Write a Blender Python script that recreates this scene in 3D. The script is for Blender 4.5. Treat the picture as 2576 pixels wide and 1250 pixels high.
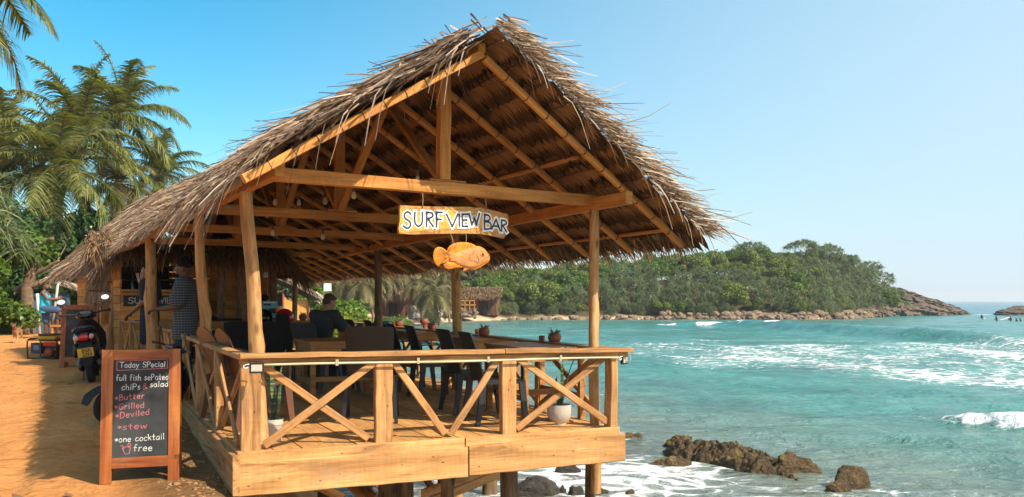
import bpy, bmesh, math, random
import numpy as np
from mathutils import Vector, Matrix, noise as mnoise

for o in list(bpy.data.objects):
    bpy.data.objects.remove(o, do_unlink=True)
SC = bpy.context.scene
COL = SC.collection
R = math.radians
V = Vector

# ------------------------------------------------------------------ camera
EYE = 1.2
cam_d = bpy.data.cameras.new("camera")
cam_d.lens = 30.0
cam_d.sensor_width = 36.0
cam_d.shift_y = 0.0511
cam_d.clip_start = 0.1
cam_d.clip_end = 30000
cam = bpy.data.objects.new("camera", cam_d)
COL.objects.link(cam)
cam.location = (0, 0, EYE)
cam.rotation_euler = (R(90), 0, 0)
SC.camera = cam

# ------------------------------------------------------------------ sky and sun
SUN_FROM = V((0.92, -0.60, 1.0)).normalized()      # towards the sun
SUN_EL = math.asin(SUN_FROM.z)
SUN_AZ = math.atan2(SUN_FROM.x, SUN_FROM.y)         # clockwise from +Y
w = bpy.data.worlds.new("World")
SC.world = w
w.use_nodes = True
wn = w.node_tree
for n_ in list(wn.nodes):
    wn.nodes.remove(n_)
sky = wn.nodes.new('ShaderNodeTexSky')
sky.sky_type = 'NISHITA'
sky.sun_disc = False
sky.sun_elevation = SUN_EL
sky.sun_rotation = SUN_AZ
sky.altitude = 0
sky.air_density = 1.0
sky.dust_density = 0.6
sky.ozone_density = 2.2
bg = wn.nodes.new('ShaderNodeBackground')
bg.inputs['Strength'].default_value = 0.15
wo = wn.nodes.new('ShaderNodeOutputWorld')
wl = wn.links.new
hs = wn.nodes.new('ShaderNodeHueSaturation')
hs.inputs['Hue'].default_value = 0.474
hs.inputs['Saturation'].default_value = 1.45
hs.inputs['Value'].default_value = 0.84
wl(sky.outputs[0], hs.inputs['Color'])
# pale sea haze: thicker low down and towards the sunny, seaward side
tcw = wn.nodes.new('ShaderNodeTexCoord')
dt = wn.nodes.new('ShaderNodeVectorMath')
dt.operation = 'DOT_PRODUCT'
dt.inputs[1].default_value = (0.93, 0.36, -0.42)
wl(tcw.outputs['Generated'], dt.inputs[0])
hz = wn.nodes.new('ShaderNodeMapRange')
hz.interpolation_type = 'SMOOTHSTEP'
for k_, v_ in ((1, -0.22), (2, 1.0), (3, 0.0), (4, 1.0)):
    hz.inputs[k_].default_value = v_
wl(dt.outputs['Value'], hz.inputs[0])
sz = wn.nodes.new('ShaderNodeSeparateXYZ')
wl(tcw.outputs['Generated'], sz.inputs[0])
lo = wn.nodes.new('ShaderNodeMapRange')
lo.interpolation_type = 'SMOOTHSTEP'
for k_, v_ in ((1, -0.02), (2, 0.14), (3, 0.6), (4, 0.0)):
    lo.inputs[k_].default_value = v_
wl(sz.outputs[2], lo.inputs[0])
mx = wn.nodes.new('ShaderNodeMath')
mx.operation = 'MAXIMUM'
wl(hz.outputs[0], mx.inputs[0])
wl(lo.outputs[0], mx.inputs[1])
hm = wn.nodes.new('ShaderNodeMix')
hm.data_type = 'RGBA'
wl(mx.outputs[0], hm.inputs[0])
wl(hs.outputs[0], hm.inputs[6])
hm.inputs[7].default_value = (2.82, 3.72, 4.32, 1)
# warm glow added round the sun, out of view, to fill the shadows
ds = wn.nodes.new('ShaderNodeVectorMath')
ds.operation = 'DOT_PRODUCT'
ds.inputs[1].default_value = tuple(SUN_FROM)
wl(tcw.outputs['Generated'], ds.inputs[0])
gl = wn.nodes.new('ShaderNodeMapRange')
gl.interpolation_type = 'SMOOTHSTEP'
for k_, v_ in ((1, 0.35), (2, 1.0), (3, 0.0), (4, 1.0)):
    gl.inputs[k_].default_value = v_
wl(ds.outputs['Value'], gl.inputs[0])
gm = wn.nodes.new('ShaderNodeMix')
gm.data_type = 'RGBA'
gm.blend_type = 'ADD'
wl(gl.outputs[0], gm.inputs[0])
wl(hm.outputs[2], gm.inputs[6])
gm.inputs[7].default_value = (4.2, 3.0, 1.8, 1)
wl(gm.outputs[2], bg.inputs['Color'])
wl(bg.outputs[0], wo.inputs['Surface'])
sd = bpy.data.lights.new("sun", 'SUN')
sd.energy = 4.9
sd.angle = R(0.5)
sd.color = (1.0, 0.90, 0.74)
so = bpy.data.objects.new("sun", sd)
COL.objects.link(so)
so.location = (30, -20, 40)
so.rotation_euler = (-SUN_FROM).to_track_quat('-Z', 'Y').to_euler()

SC.view_settings.view_transform = 'Standard'
SC.view_settings.look = 'None'
SC.view_settings.exposure = 0.66
SC.view_settings.gamma = 1.0
SC.render.engine = 'CYCLES'
SC.cycles.max_bounces = 8
SC.cycles.diffuse_bounces = 4
SC.cycles.transparent_max_bounces = 8
SC.cycles.sample_clamp_indirect = 8
SC.cycles.use_denoising = True

# ------------------------------------------------------------------ measuring helpers
F_, CX_, HY_ = 2146.5, 1288.0, 756.6
def P(x, y, d):
    "point at depth d seen at (x, y) of the surveyed view"
    return V(((x - CX_) / F_ * d, d, EYE - (y - HY_) / F_ * d))
def G(x, y, z):
    "point at height z seen at (x, y)"
    return P(x, y, F_ * (EYE - z) / (y - HY_))
def lerp(a, b, t):
    return a + (b - a) * t
def sstep(a, b, x):
    t = np.clip((x - a) / (b - a), 0, 1)
    return t * t * (3 - 2 * t)
RNG = random.Random(7)
NR = np.random.RandomState(11)

# ------------------------------------------------------------------ node helpers
def nd(nt, typ, props=None, ins=None):
    n = nt.nodes.new(typ)
    for k, v in (props or {}).items():
        setattr(n, k, v)
    for k, v in (ins or {}).items():
        s = n.inputs[k]
        if isinstance(v, bpy.types.NodeSocket):
            nt.links.new(v, s)
        else:
            if s.type == 'RGBA' and len(v) == 3:
                v = (*v, 1)
            s.default_value = v
    return n
def ramp(nt, fac, stops, interp='LINEAR'):
    n = nt.nodes.new('ShaderNodeValToRGB')
    n.color_ramp.interpolation = interp
    e = n.color_ramp.elements
    while len(e) > len(stops):
        e.remove(e[-1])
    while len(e) < len(stops):
        e.new(0.5)
    for i, (p, c) in enumerate(stops):
        e[i].position = p
        if not isinstance(c, (tuple, list)):
            c = (c, c, c)
        e[i].color = (*c[:3], 1)
    nt.links.new(fac, n.inputs[0])
    return n.outputs[0]
def mix(nt, fac, a, b, mode='MIX'):
    n = nt.nodes.new('ShaderNodeMix')
    n.data_type = 'RGBA'
    n.blend_type = mode
    for i, v in ((0, fac), (6, a), (7, b)):
        s = n.inputs[i]
        if isinstance(v, bpy.types.NodeSocket):
            nt.links.new(v, s)
        elif i == 0:
            s.default_value = v
        else:
            s.default_value = (*v[:3], 1)
    return n.outputs[2]
def math_(nt, op, a, b=0.0, clamp=False):
    n = nt.nodes.new('ShaderNodeMath')
    n.operation = op
    n.use_clamp = clamp
    for i, v in ((0, a), (1, b)):
        if isinstance(v, bpy.types.NodeSocket):
            nt.links.new(v, n.inputs[i])
        else:
            n.inputs[i].default_value = v
    return n.outputs[0]
def newmat(name):
    m = bpy.data.materials.new(name)
    m.use_nodes = True
    nt = m.node_tree
    return m, nt, nt.nodes['Principled BSDF']
def objcoord(nt, scale=(1, 1, 1), rand=True, out='Object'):
    tc = nd(nt, 'ShaderNodeTexCoord')
    src = tc.outputs[out]
    if rand:
        oi = nd(nt, 'ShaderNodeObjectInfo')
        r3 = math_(nt, 'MULTIPLY', oi.outputs['Random'], 37.0)
        src = nd(nt, 'ShaderNodeVectorMath', {'operation': 'ADD'}, {0: src, 1: r3}).outputs[0]
    return nd(nt, 'ShaderNodeMapping', None, {'Vector': src, 'Scale': scale}).outputs[0]
def bump(nt, b, h, strength=0.3, dist=0.01):
    bn = nd(nt, 'ShaderNodeBump', None, {'Strength': strength, 'Distance': dist, 'Height': h})
    nt.links.new(bn.outputs[0], b.inputs['Normal'])

def m_plain(name, col, rough=0.6, metal=0.0, var=0.15, vs=6.0, bmp=0.0, spec=0.5):
    m, nt, b = newmat(name)
    v = objcoord(nt, (vs, vs, vs))
    n = nd(nt, 'ShaderNodeTexNoise', None, {'Vector': v, 'Scale': 1.0, 'Detail': 5.0, 'Roughness': 0.6})
    c0 = tuple(c * (1 - var) for c in col)
    c1 = tuple(min(1, c * (1 + var)) for c in col)
    nt.links.new(ramp(nt, n.outputs[0], [(0.3, c0), (0.7, c1)]), b.inputs['Base Color'])
    b.inputs['Roughness'].default_value = rough
    b.inputs['Metallic'].default_value = metal
    b.inputs['Specular IOR Level'].default_value = spec
    if bmp:
        bump(nt, b, n.outputs[0], bmp, 0.02)
    return m

def m_wood(name, dark, mid, light, rough=0.75, gs=1.0, tone=0.25, nails=False, island=False):
    "sawn timber, grain along local X"
    m, nt, b = newmat(name)
    v = objcoord(nt, (1.1 * gs, 9 * gs, 9 * gs))
    if island:
        ge = nd(nt, 'ShaderNodeNewGeometry')
        off = math_(nt, 'MULTIPLY', ge.outputs['Random Per Island'], 23.0)
        v = nd(nt, 'ShaderNodeVectorMath', {'operation': 'ADD'}, {0: v, 1: off}).outputs[0]
    big = nd(nt, 'ShaderNodeTexNoise', None, {'Vector': v, 'Scale': 1.0, 'Detail': 4.0, 'Roughness': 0.55, 'Distortion': 1.6})
    wv = nd(nt, 'ShaderNodeTexNoise', None, {'Vector': nd(nt, 'ShaderNodeMapping', None, {'Vector': v, 'Scale': (2.0, 6.0, 6.0)}).outputs[0], 'Scale': 1.3, 'Detail': 6.0, 'Roughness': 0.7})
    col = ramp(nt, big.outputs[0], [(0.25, dark), (0.48, mid), (0.72, light)])
    streak = ramp(nt, wv.outputs[0], [(0.28, 0.5), (0.46, 0.92), (0.72, 1.14)])
    saw_ = nd(nt, 'ShaderNodeTexNoise', None, {'Vector': nd(nt, 'ShaderNodeMapping', None, {'Vector': v, 'Scale': (34.0 / gs, 1.0, 1.0), 'Rotation': (0, 0, 0.25)}).outputs[0], 'Scale': 1.0, 'Detail': 2.0})
    col = mix(nt, 0.35, col, ramp(nt, saw_.outputs[0], [(0.35, 0.78), (0.62, 1.08)]), 'MULTIPLY')
    pt = nd(nt, 'ShaderNodeTexNoise', None, {'Vector': nd(nt, 'ShaderNodeMapping', None, {'Vector': v, 'Scale': (2.2, 0.5, 0.5)}).outputs[0], 'Scale': 1.0, 'Detail': 5.0, 'Roughness': 0.7})
    col = mix(nt, ramp(nt, pt.outputs[0], [(0.54, 0.0), (0.70, 0.6)]), col, (0.27, 0.185, 0.115))
    col = mix(nt, 0.8, col, streak, 'MULTIPLY')
    oi = nd(nt, 'ShaderNodeObjectInfo')
    rsrc = nd(nt, 'ShaderNodeNewGeometry').outputs['Random Per Island'] if island else oi.outputs['Random']
    tn = ramp(nt, rsrc, [(0.0, 1 - tone), (1.0, 1 + tone)])
    col = mix(nt, 1.0, col, tn, 'MULTIPLY')
    if nails:
        raw = objcoord(nt, (7, 16, 16), False)
        vo = nd(nt, 'ShaderNodeTexVoronoi', None, {'Vector': raw, 'Scale': 1.0, 'Randomness': 0.9})
        dot = ramp(nt, vo.outputs['Distance'], [(0.05, 0.12), (0.12, 1.0)])
        col = mix(nt, 0.85, col, dot, 'MULTIPLY')
        rk = objcoord(nt, (1.3, 5, 5), False)
        vk = nd(nt, 'ShaderNodeTexVoronoi', {'feature': 'SMOOTH_F1'}, {'Vector': nd(nt, 'ShaderNodeVectorMath', {'operation': 'ADD'}, {0: rk, 1: mix(nt, 1.0, big.outputs[1], (0.9, 0.9, 0.9), 'MULTIPLY')}).outputs[0], 'Scale': 1.0})
        ring = math_(nt, 'SINE', math_(nt, 'MULTIPLY', vk.outputs['Distance'], 42.0))
        rr = ramp(nt, ring, [(0.0, 0.80), (0.6, 1.04)])
        near = ramp(nt, vk.outputs['Distance'], [(0.05, 1.0), (0.55, 0.0)])
        col = mix(nt, near, col, mix(nt, 1.0, col, rr, 'MULTIPLY'))
    nt.links.new(col, b.inputs['Base Color'])
    b.inputs['Roughness'].default_value = rough
    b.inputs['Specular IOR Level'].default_value = 0.25
    bump(nt, b, wv.outputs[0], 0.55, 0.010)
    return m

def m_log(name, dark, mid, light, rough=0.8):
    m, nt, b = newmat(name)
    v = objcoord(nt, (1.6, 7, 7))
    n1 = nd(nt, 'ShaderNodeTexNoise', None, {'Vector': v, 'Scale': 1.2, 'Detail': 5.0, 'Roughness': 0.65, 'Distortion': 0.8})
    v2 = objcoord(nt, (3.0, 40, 40))
    n2 = nd(nt, 'ShaderNodeTexNoise', None, {'Vector': v2, 'Scale': 1.0, 'Detail': 5.0, 'Roughness': 0.7})
    v3 = objcoord(nt, (5.5, 14, 14))
    vo = nd(nt, 'ShaderNodeTexVoronoi', None, {'Vector': v3, 'Scale': 0.7, 'Randomness': 1.0})
    col = ramp(nt, n1.outputs[0], [(0.3, dark), (0.5, mid), (0.68, light)])
    col = mix(nt, 0.7, col, ramp(nt, n2.outputs[0], [(0.3, 0.55), (0.62, 1.1)]), 'MULTIPLY')
    col = mix(nt, 0.75, col, ramp(nt, vo.outputs['Distance'], [(0.10, 0.25), (0.26, 1.0)]), 'MULTIPLY')
    nt.links.new(col, b.inputs['Base Color'])
    b.inputs['Roughness'].default_value = rough
    b.inputs['Specular IOR Level'].default_value = 0.25
    bump(nt, b, mix(nt, 0.5, n2.outputs[1], n1.outputs[1]), 0.5, 0.012)
    return m

def m_strand(name, cols, rough=0.7, trans=0.0, transcol=None, tone=True):
    "straw, leaves: one colour per strand"
    m, nt, b = newmat(name)
    ge = nd(nt, 'ShaderNodeNewGeometry')
    k = len(cols) - 1
    col = ramp(nt, ge.outputs['Random Per Island'], [(i / k, c) for i, c in enumerate(cols)])
    if tone:
        tc = nd(nt, 'ShaderNodeNewGeometry')
        nz = nd(nt, 'ShaderNodeTexNoise', None, {'Vector': tc.outputs['Position'], 'Scale': 0.6, 'Detail': 3.0})
        col = mix(nt, 0.7, col, ramp(nt, nz.outputs[0], [(0.3, 0.72), (0.7, 1.22)]), 'MULTIPLY')
    nt.links.new(col, b.inputs['Base Color'])
    b.inputs['Roughness'].default_value = rough
    b.inputs['Specular IOR Level'].default_value = 0.25
    if trans:
        tr = nd(nt, 'ShaderNodeBsdfTranslucent')
        nt.links.new(mix(nt, 1.0, col, transcol or (1.6, 1.7, 0.7), 'MULTIPLY'), tr.inputs['Color'])
        ms = nd(nt, 'ShaderNodeMixShader', None, {0: trans})
        nt.links.new(b.outputs[0], ms.inputs[1])
        nt.links.new(tr.outputs[0], ms.inputs[2])
        nt.links.new(ms.outputs[0], nt.nodes['Material Output'].inputs['Surface'])
    return m

def m_rock(name, cols, sc=3.0, stretch=(1, 1, 1), bs=0.8, wet=0.75, moss=None):
    m, nt, b = newmat(name)
    v = objcoord(nt, tuple(sc * s for s in stretch))
    n1 = nd(nt, 'ShaderNodeTexNoise', None, {'Vector': v, 'Scale': 1.0, 'Detail': 9.0, 'Roughness': 0.7, 'Distortion': 0.5})
    n2 = nd(nt, 'ShaderNodeTexNoise', None, {'Vector': v, 'Scale': 5.0, 'Detail': 6.0, 'Roughness': 0.75})
    k = len(cols) - 1
    col = ramp(nt, n1.outputs[0], [(0.3 + 0.4 * i / k, c) for i, c in enumerate(cols)])
    col = mix(nt, 0.6, col, ramp(nt, n2.outputs[0], [(0.35, 0.5), (0.60, 1.3)]), 'MULTIPLY')
    if moss:
        ge = nd(nt, 'ShaderNodeNewGeometry')
        nz = nd(nt, 'ShaderNodeSeparateXYZ', None, {0: ge.outputs['Normal']})
        n3 = nd(nt, 'ShaderNodeTexNoise', None, {'Vector': v, 'Scale': 1.7, 'Detail': 5.0})
        f = math_(nt, 'MULTIPLY', ramp(nt, nz.outputs[2], [(0.3, 0.0), (0.8, 1.0)]), ramp(nt, n3.outputs[0], [(0.52, 0.0), (0.62, 1.0)]))
        col = mix(nt, f, col, moss)
    nt.links.new(col, b.inputs['Base Color'])
    b.inputs['Roughness'].default_value = wet
    b.inputs['Specular IOR Level'].default_value = 0.35
    bump(nt, b, math_(nt, 'ADD', n1.outputs[0], math_(nt, 'MULTIPLY', n2.outputs[0], 0.6)), bs, 0.12)
    return m

# ------------------------------------------------------------------ materials
SAWN = m_wood("sawn_timber", (0.20, 0.09, 0.033), (0.44, 0.215, 0.076), (0.58, 0.325, 0.13), tone=0.16, nails=True)
BEAM = m_wood("roof_timber", (0.31, 0.12, 0.026), (0.46, 0.195, 0.043), (0.57, 0.27, 0.07), tone=0.12, gs=0.8)
FRONTB = m_wood("front_board", (0.22, 0.092, 0.028), (0.50, 0.255, 0.088), (0.62, 0.36, 0.145), tone=0.06, gs=0.55, nails=True)
DECKW = m_wood("deck_timber", (0.36, 0.16, 0.048), (0.52, 0.255, 0.080), (0.62, 0.33, 0.115), tone=0.2, island=True)
TABLEW = m_wood("table_timber", (0.22, 0.088, 0.026), (0.36, 0.16, 0.045), (0.48, 0.235, 0.07), tone=0.18, rough=0.5)
REDW = m_wood("varnished_red_timber", (0.10, 0.022, 0.007), (0.26, 0.070, 0.017), (0.44, 0.16, 0.036), tone=0.1, rough=0.38, gs=0.6)
PLANKW = m_wood("wall_planks", (0.40, 0.165, 0.035), (0.56, 0.26, 0.06), (0.66, 0.34, 0.10), tone=0.25, island=True)
LOG = m_log("peeled_log", (0.24, 0.12, 0.047), (0.43, 0.225, 0.085), (0.58, 0.35, 0.15))
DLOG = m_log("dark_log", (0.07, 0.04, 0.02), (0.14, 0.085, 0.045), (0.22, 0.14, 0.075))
BARK = m_log("bark", (0.10, 0.06, 0.035), (0.17, 0.11, 0.065), (0.27, 0.19, 0.12))
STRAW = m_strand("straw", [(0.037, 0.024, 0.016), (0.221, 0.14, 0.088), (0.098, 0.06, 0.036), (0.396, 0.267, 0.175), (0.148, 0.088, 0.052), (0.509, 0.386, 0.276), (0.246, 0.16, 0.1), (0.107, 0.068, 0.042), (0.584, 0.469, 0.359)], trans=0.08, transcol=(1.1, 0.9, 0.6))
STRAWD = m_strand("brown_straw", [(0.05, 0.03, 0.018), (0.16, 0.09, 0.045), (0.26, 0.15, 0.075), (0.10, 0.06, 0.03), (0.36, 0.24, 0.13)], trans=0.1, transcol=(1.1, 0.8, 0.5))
STRAWF = m_strand("pale_straw", [(0.36, 0.27, 0.2), (0.52, 0.42, 0.33), (0.62, 0.52, 0.42), (0.44, 0.34, 0.26)])
BLACKP = m_plain("black_plastic", (0.014, 0.014, 0.016), 0.42, var=0.2)
GREYP = m_plain("charcoal_wicker_plastic", (0.028, 0.032, 0.038), 0.55, var=0.3, vs=40, bmp=0.4)
BROWNP = m_plain("brown_plastic", (0.115, 0.043, 0.02), 0.4, var=0.1)
RUBBER = m_plain("rubber", (0.012, 0.012, 0.012), 0.85, var=0.2)
METAL = m_plain("steel", (0.55, 0.55, 0.56), 0.28, 1.0, var=0.05)
DMETAL = m_plain("dark_metal", (0.05, 0.05, 0.05), 0.45, 0.6)
ROPE = m_plain("twine", (0.035, 0.026, 0.018), 0.9)
CORD = m_plain("hanging_cord", (0.30, 0.20, 0.11), 0.9)
WHITEP = m_plain("white_paint", (0.78, 0.77, 0.74), 0.6, var=0.04)
CREAM = m_plain("cream_pipe", (0.48, 0.41, 0.25), 0.45, var=0.05)
CONC = m_plain("pale_concrete_pot", (0.46, 0.41, 0.35), 0.85, var=0.12, vs=10, bmp=0.2)
TERRA = m_plain("terracotta", (0.23, 0.06, 0.024), 0.7, var=0.2, vs=14, bmp=0.1)
SOIL = m_plain("gravel_soil", (0.16, 0.14, 0.12), 0.95, var=0.5, vs=60, bmp=0.6)
BLACKPAINT = m_plain("black_sign_paint", (0.018, 0.022, 0.028), 0.6)
CHALKB = m_plain("blackboard", (0.024, 0.026, 0.027), 0.8, var=0.75, vs=3.5)
CHALKW = m_plain("white_chalk", (0.56, 0.56, 0.53), 0.95, var=0.45, vs=70)
CHALKR = m_plain("pink_chalk", (0.46, 0.14, 0.14), 0.95, var=0.45, vs=70)
GLASSB = m_plain("bulb_glass", (0.62, 0.50, 0.36), 0.12, var=0.05)
BRASS = m_plain("bulb_socket", (0.10, 0.07, 0.045), 0.5)
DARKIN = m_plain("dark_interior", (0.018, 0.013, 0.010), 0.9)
RED = m_plain("red_gloss", (0.42, 0.012, 0.012), 0.15, var=0.06)
BLKGLOSS = m_plain("black_gloss", (0.008, 0.008, 0.01), 0.14)
REDLENS = m_plain("red_lens", (0.50, 0.01, 0.012), 0.12)
CLEARLENS = m_plain("clear_lens", (0.55, 0.38, 0.34), 0.12)
YELLOWP = m_plain("yellow_paint", (0.45, 0.26, 0.015), 0.45)
PLATEM = m_plain("yellow_plate", (0.60, 0.38, 0.04), 0.5, var=0.08)
MIRRORM = m_plain("mirror_glass", (0.9, 0.9, 0.9), 0.04, 1.0, var=0.0)
ORANGEM = m_plain("orange_lens", (0.65, 0.22, 0.01), 0.2)
CYANP = m_plain("cyan_print", (0.10, 0.42, 0.48), 0.5)
BLUEWALL = m_plain("blue_painted_boards", (0.025, 0.075, 0.13), 0.8, var=0.3)
# ------------------------------------------------------------------ mesh building
class MB:
    "collects vertices and faces for ONE mesh object"
    def __init__(s):
        s.v, s.f, s.m = [], [], []
    def add(s, vs, fs, mi=0):
        o = len(s.v)
        s.v += [tuple(p) for p in vs]
        s.f += [tuple(i + o for i in f) for f in fs]
        s.m += [mi] * len(fs)
    def box(s, lo, hi, M=None, mi=0, taper=1.0):
        x0, y0, z0 = lo
        x1, y1, z1 = hi
        cx, cy = (x0 + x1) / 2, (y0 + y1) / 2
        vs = []
        for z, t in ((z0, taper), (z1, 1.0)):
            for x, y in ((x0, y0), (x1, y0), (x1, y1), (x0, y1)):
                vs.append(V((cx + (x - cx) * t, cy + (y - cy) * t, z)))
        if M is not None:
            vs = [M @ p for p in vs]
        s.add(vs, [(3, 2, 1, 0), (4, 5, 6, 7), (0, 1, 5, 4), (1, 2, 6, 5), (2, 3, 7, 6), (3, 0, 4, 7)], mi)
    def bar(s, a, b, w, h, up=(0, 0, 1), mi=0):
        s.box((0, -w / 2, -h / 2), ((V(b) - V(a)).length, w / 2, h / 2), axis(a, b, up), mi)
    def tube(s, pts, r, n=8, mi=0, cap=True):
        pts = [V(p) for p in pts]
        k = len(pts)
        rs = r if isinstance(r, (list, tuple)) else [r] * k
        o = len(s.v)
        up = V((0, 0, 1))
        prev = None
        for i, p in enumerate(pts):
            t = (pts[min(i + 1, k - 1)] - pts[max(i - 1, 0)])
            t = t.normalized() if t.length > 1e-9 else V((0, 0, 1))
            if prev is None:
                a = t.cross(up)
                if a.length < 0.05:
                    a = t.cross(V((1, 0, 0)))
                a.normalize()
            else:
                a = (prev - t * prev.dot(t)).normalized()
            prev = a
            b = t.cross(a)
            for j in range(n):
                q = 2 * math.pi * j / n
                s.v.append(tuple(p + (a * math.cos(q) + b * math.sin(q)) * rs[i]))
        for i in range(k - 1):
            for j in range(n):
                j2 = (j + 1) % n
                s.f.append((o + i * n + j, o + i * n + j2, o + (i + 1) * n + j2, o + (i + 1) * n + j))
                s.m.append(mi)
        if cap:
            s.f.append(tuple(o + j for j in reversed(range(n))))
            s.f.append(tuple(o + (k - 1) * n + j for j in range(n)))
            s.m += [mi, mi]
    def lathe(s, prof, n=20, M=None, mi=0):
        o = len(s.v)
        for r, z in prof:
            for j in range(n):
                q = 2 * math.pi * j / n
                p = V((max(r, 1e-4) * math.cos(q), max(r, 1e-4) * math.sin(q), z))
                s.v.append(tuple(M @ p if M is not None else p))
        for i in range(len(prof) - 1):
            for j in range(n):
                j2 = (j + 1) % n
                s.f.append((o + i * n + j, o + i * n + j2, o + (i + 1) * n + j2, o + (i + 1) * n + j))
                s.m.append(mi)
    def ell(s, c, r, M=None, mi=0, nu=14, nv=9):
        o = len(s.v)
        c = V(c)
        for i in range(nv + 1):
            th = math.pi * i / nv
            for j in range(nu):
                q = 2 * math.pi * j / nu
                st = max(math.sin(th), 1e-3)
                p = V((r[0] * st * math.cos(q), r[1] * st * math.sin(q), -r[2] * math.cos(th)))
                p = (M @ p if M is not None else p) + c
                s.v.append(tuple(p))
        for i in range(nv):
            for j in range(nu):
                j2 = (j + 1) % nu
                s.f.append((o + i * nu + j, o + i * nu + j2, o + (i + 1) * nu + j2, o + (i + 1) * nu + j))
                s.m.append(mi)
    def cap(s, a, b, ra, rb, n=10, mi=0):
        "capsule with two radii"
        a, b = V(a), V(b)
        d = (b - a)
        L = max(d.length, 1e-6)
        t = d / L
        pts, rs = [], []
        for q in (80, 55, 25):
            pts.append(a - t * ra * math.sin(R(q))); rs.append(ra * math.cos(R(q)))
        for k in (0, 0.5, 1):
            pts.append(a + d * k); rs.append(ra + (rb - ra) * k)
        for q in (25, 55, 80):
            pts.append(b + t * rb * math.sin(R(q))); rs.append(rb * math.cos(R(q)))
        s.tube(pts, rs, n, mi)
    def loft(s, rings, mi=0, cap=True):
        n = len(rings[0])
        o = len(s.v)
        for r_ in rings:
            s.v += [tuple(p) for p in r_]
        for i in range(len(rings) - 1):
            for j in range(n):
                j2 = (j + 1) % n
                s.f.append((o + i * n + j, o + i * n + j2, o + (i + 1) * n + j2, o + (i + 1) * n + j))
                s.m.append(mi)
        if cap:
            s.f.append(tuple(o + j for j in reversed(range(n))))
            s.f.append(tuple(o + (len(rings) - 1) * n + j for j in range(n)))
            s.m += [mi, mi]
    def ribbon(s, pts, w_, n, mi=0):
        "flat stroke of width w_ in the plane with normal n"
        pts = [V(p) for p in pts]
        k = len(pts)
        o = len(s.v)
        for i, p in enumerate(pts):
            t = (pts[min(i + 1, k - 1)] - pts[max(i - 1, 0)]).normalized()
            a = n.cross(t).normalized() * (w_ / 2)
            e = t * (w_ * 0.35) * (-1 if i == 0 else (1 if i == k - 1 else 0))
            s.v.append(tuple(p + a + e))
            s.v.append(tuple(p - a + e))
        for i in range(k - 1):
            s.f.append((o + 2 * i, o + 2 * i + 1, o + 2 * i + 3, o + 2 * i + 2))
            s.m.append(mi)
    def poly(s, pts, n, th, mi=0):
        "flat outline extruded by th along -n"
        k = len(pts)
        a = [V(p) for p in pts]
        b = [p - n * th for p in a]
        s.add(a + b, [tuple(range(k)), tuple(reversed(range(k, 2 * k)))] + [(i, i + k, (i + 1) % k + k, (i + 1) % k) for i in range(k)], mi)
    def mesh(s, name, mats=None, smooth=False):
        me = bpy.data.meshes.new(name)
        me.from_pydata(s.v, [], s.f)
        for m in (mats if isinstance(mats, (list, tuple)) else [mats]):
            me.materials.append(m)
        if any(s.m):
            me.polygons.foreach_set('material_index', s.m)
        if smooth:
            me.polygons.foreach_set('use_smooth', [True] * len(me.polygons))
        me.update()
        return me
    def build(s, name, mats, parent=None, M=None, smooth=False, fix=True, sharp=None):
        me = s.mesh(name, mats, smooth)
        if fix and len(me.polygons) < 60000:
            bm = bmesh.new()
            bm.from_mesh(me)
            bmesh.ops.recalc_face_normals(bm, faces=bm.faces)
            bm.to_mesh(me)
            bm.free()
        if smooth and sharp:
            me.set_sharp_from_angle(angle=R(sharp))
        return link(name, me, parent, M)

def axis(a, b, up=(0, 0, 1)):
    a, b = V(a), V(b)
    x = (b - a).normalized()
    u = V(up)
    y = u.cross(x)
    if y.length < 1e-4:
        y = V((0, 1, 0)).cross(x)
    y.normalize()
    z = x.cross(y)
    M = Matrix((x, y, z)).transposed().to_4x4()
    M.translation = a
    return M
def frame(o, x, up=(0, 0, 1)):
    return axis(o, V(o) + V(x), up)
def worldM(o):
    M = o.matrix_basis.copy()
    while o.parent is not None:
        o = o.parent
        M = o.matrix_basis @ M
    return M
def link(name, data, parent=None, M=None):
    "M is the world matrix; mesh data is in that frame"
    o = bpy.data.objects.new(name, data)
    COL.objects.link(o)
    W = M.copy() if M is not None else Matrix.Identity(4)
    if parent is not None:
        o.parent = parent
        if M is None:
            W = Matrix.Identity(4)
        W = worldM(parent).inverted() @ W
    o.matrix_basis = W
    return o
def lpart(name, mb, mats, parent, M=None, **k):
    "part whose mesh is written in the parent's own frame"
    W = worldM(parent)
    return mb.build(name, mats, parent, W @ M if M is not None else W, **k)
def tag(o, label, cat, group=None):
    o['label'] = label
    o['category'] = cat
    if group:
        o['group'] = group
    return o
def struct(o, kind='structure'):
    o['kind'] = kind
    return o
def thing(name, label, cat, loc=(0, 0, 0), M=None, group=None):
    o = bpy.data.objects.new(name, None)
    o.empty_display_size = 0.1
    COL.objects.link(o)
    o.matrix_basis = M if M is not None else Matrix.Translation(V(loc))
    return tag(o, label, cat, group)
def kids(o):
    return [c for c in bpy.data.objects if c.parent == o]
def dup(root, M, label=None, group=None):
    "copy of a thing with copies of its parts and sub-parts"
    def rec(o, par):
        c = o.copy()
        COL.objects.link(c)
        if par is not None:
            c.parent = par
        for ch in kids(o):
            rec(ch, c)
        return c
    r = rec(root, None)
    r.matrix_basis = M
    if label:
        r['label'] = label
    if group:
        r['group'] = group
    return r
def TR(x, y, z, rz=0.0, s=1.0, ry=0.0, rx=0.0):
    return Matrix.Translation((x, y, z)) @ Matrix.Rotation(rz, 4, 'Z') @ Matrix.Rotation(ry, 4, 'Y') @ Matrix.Rotation(rx, 4, 'X') @ Matrix.Scale(s, 4)

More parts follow.
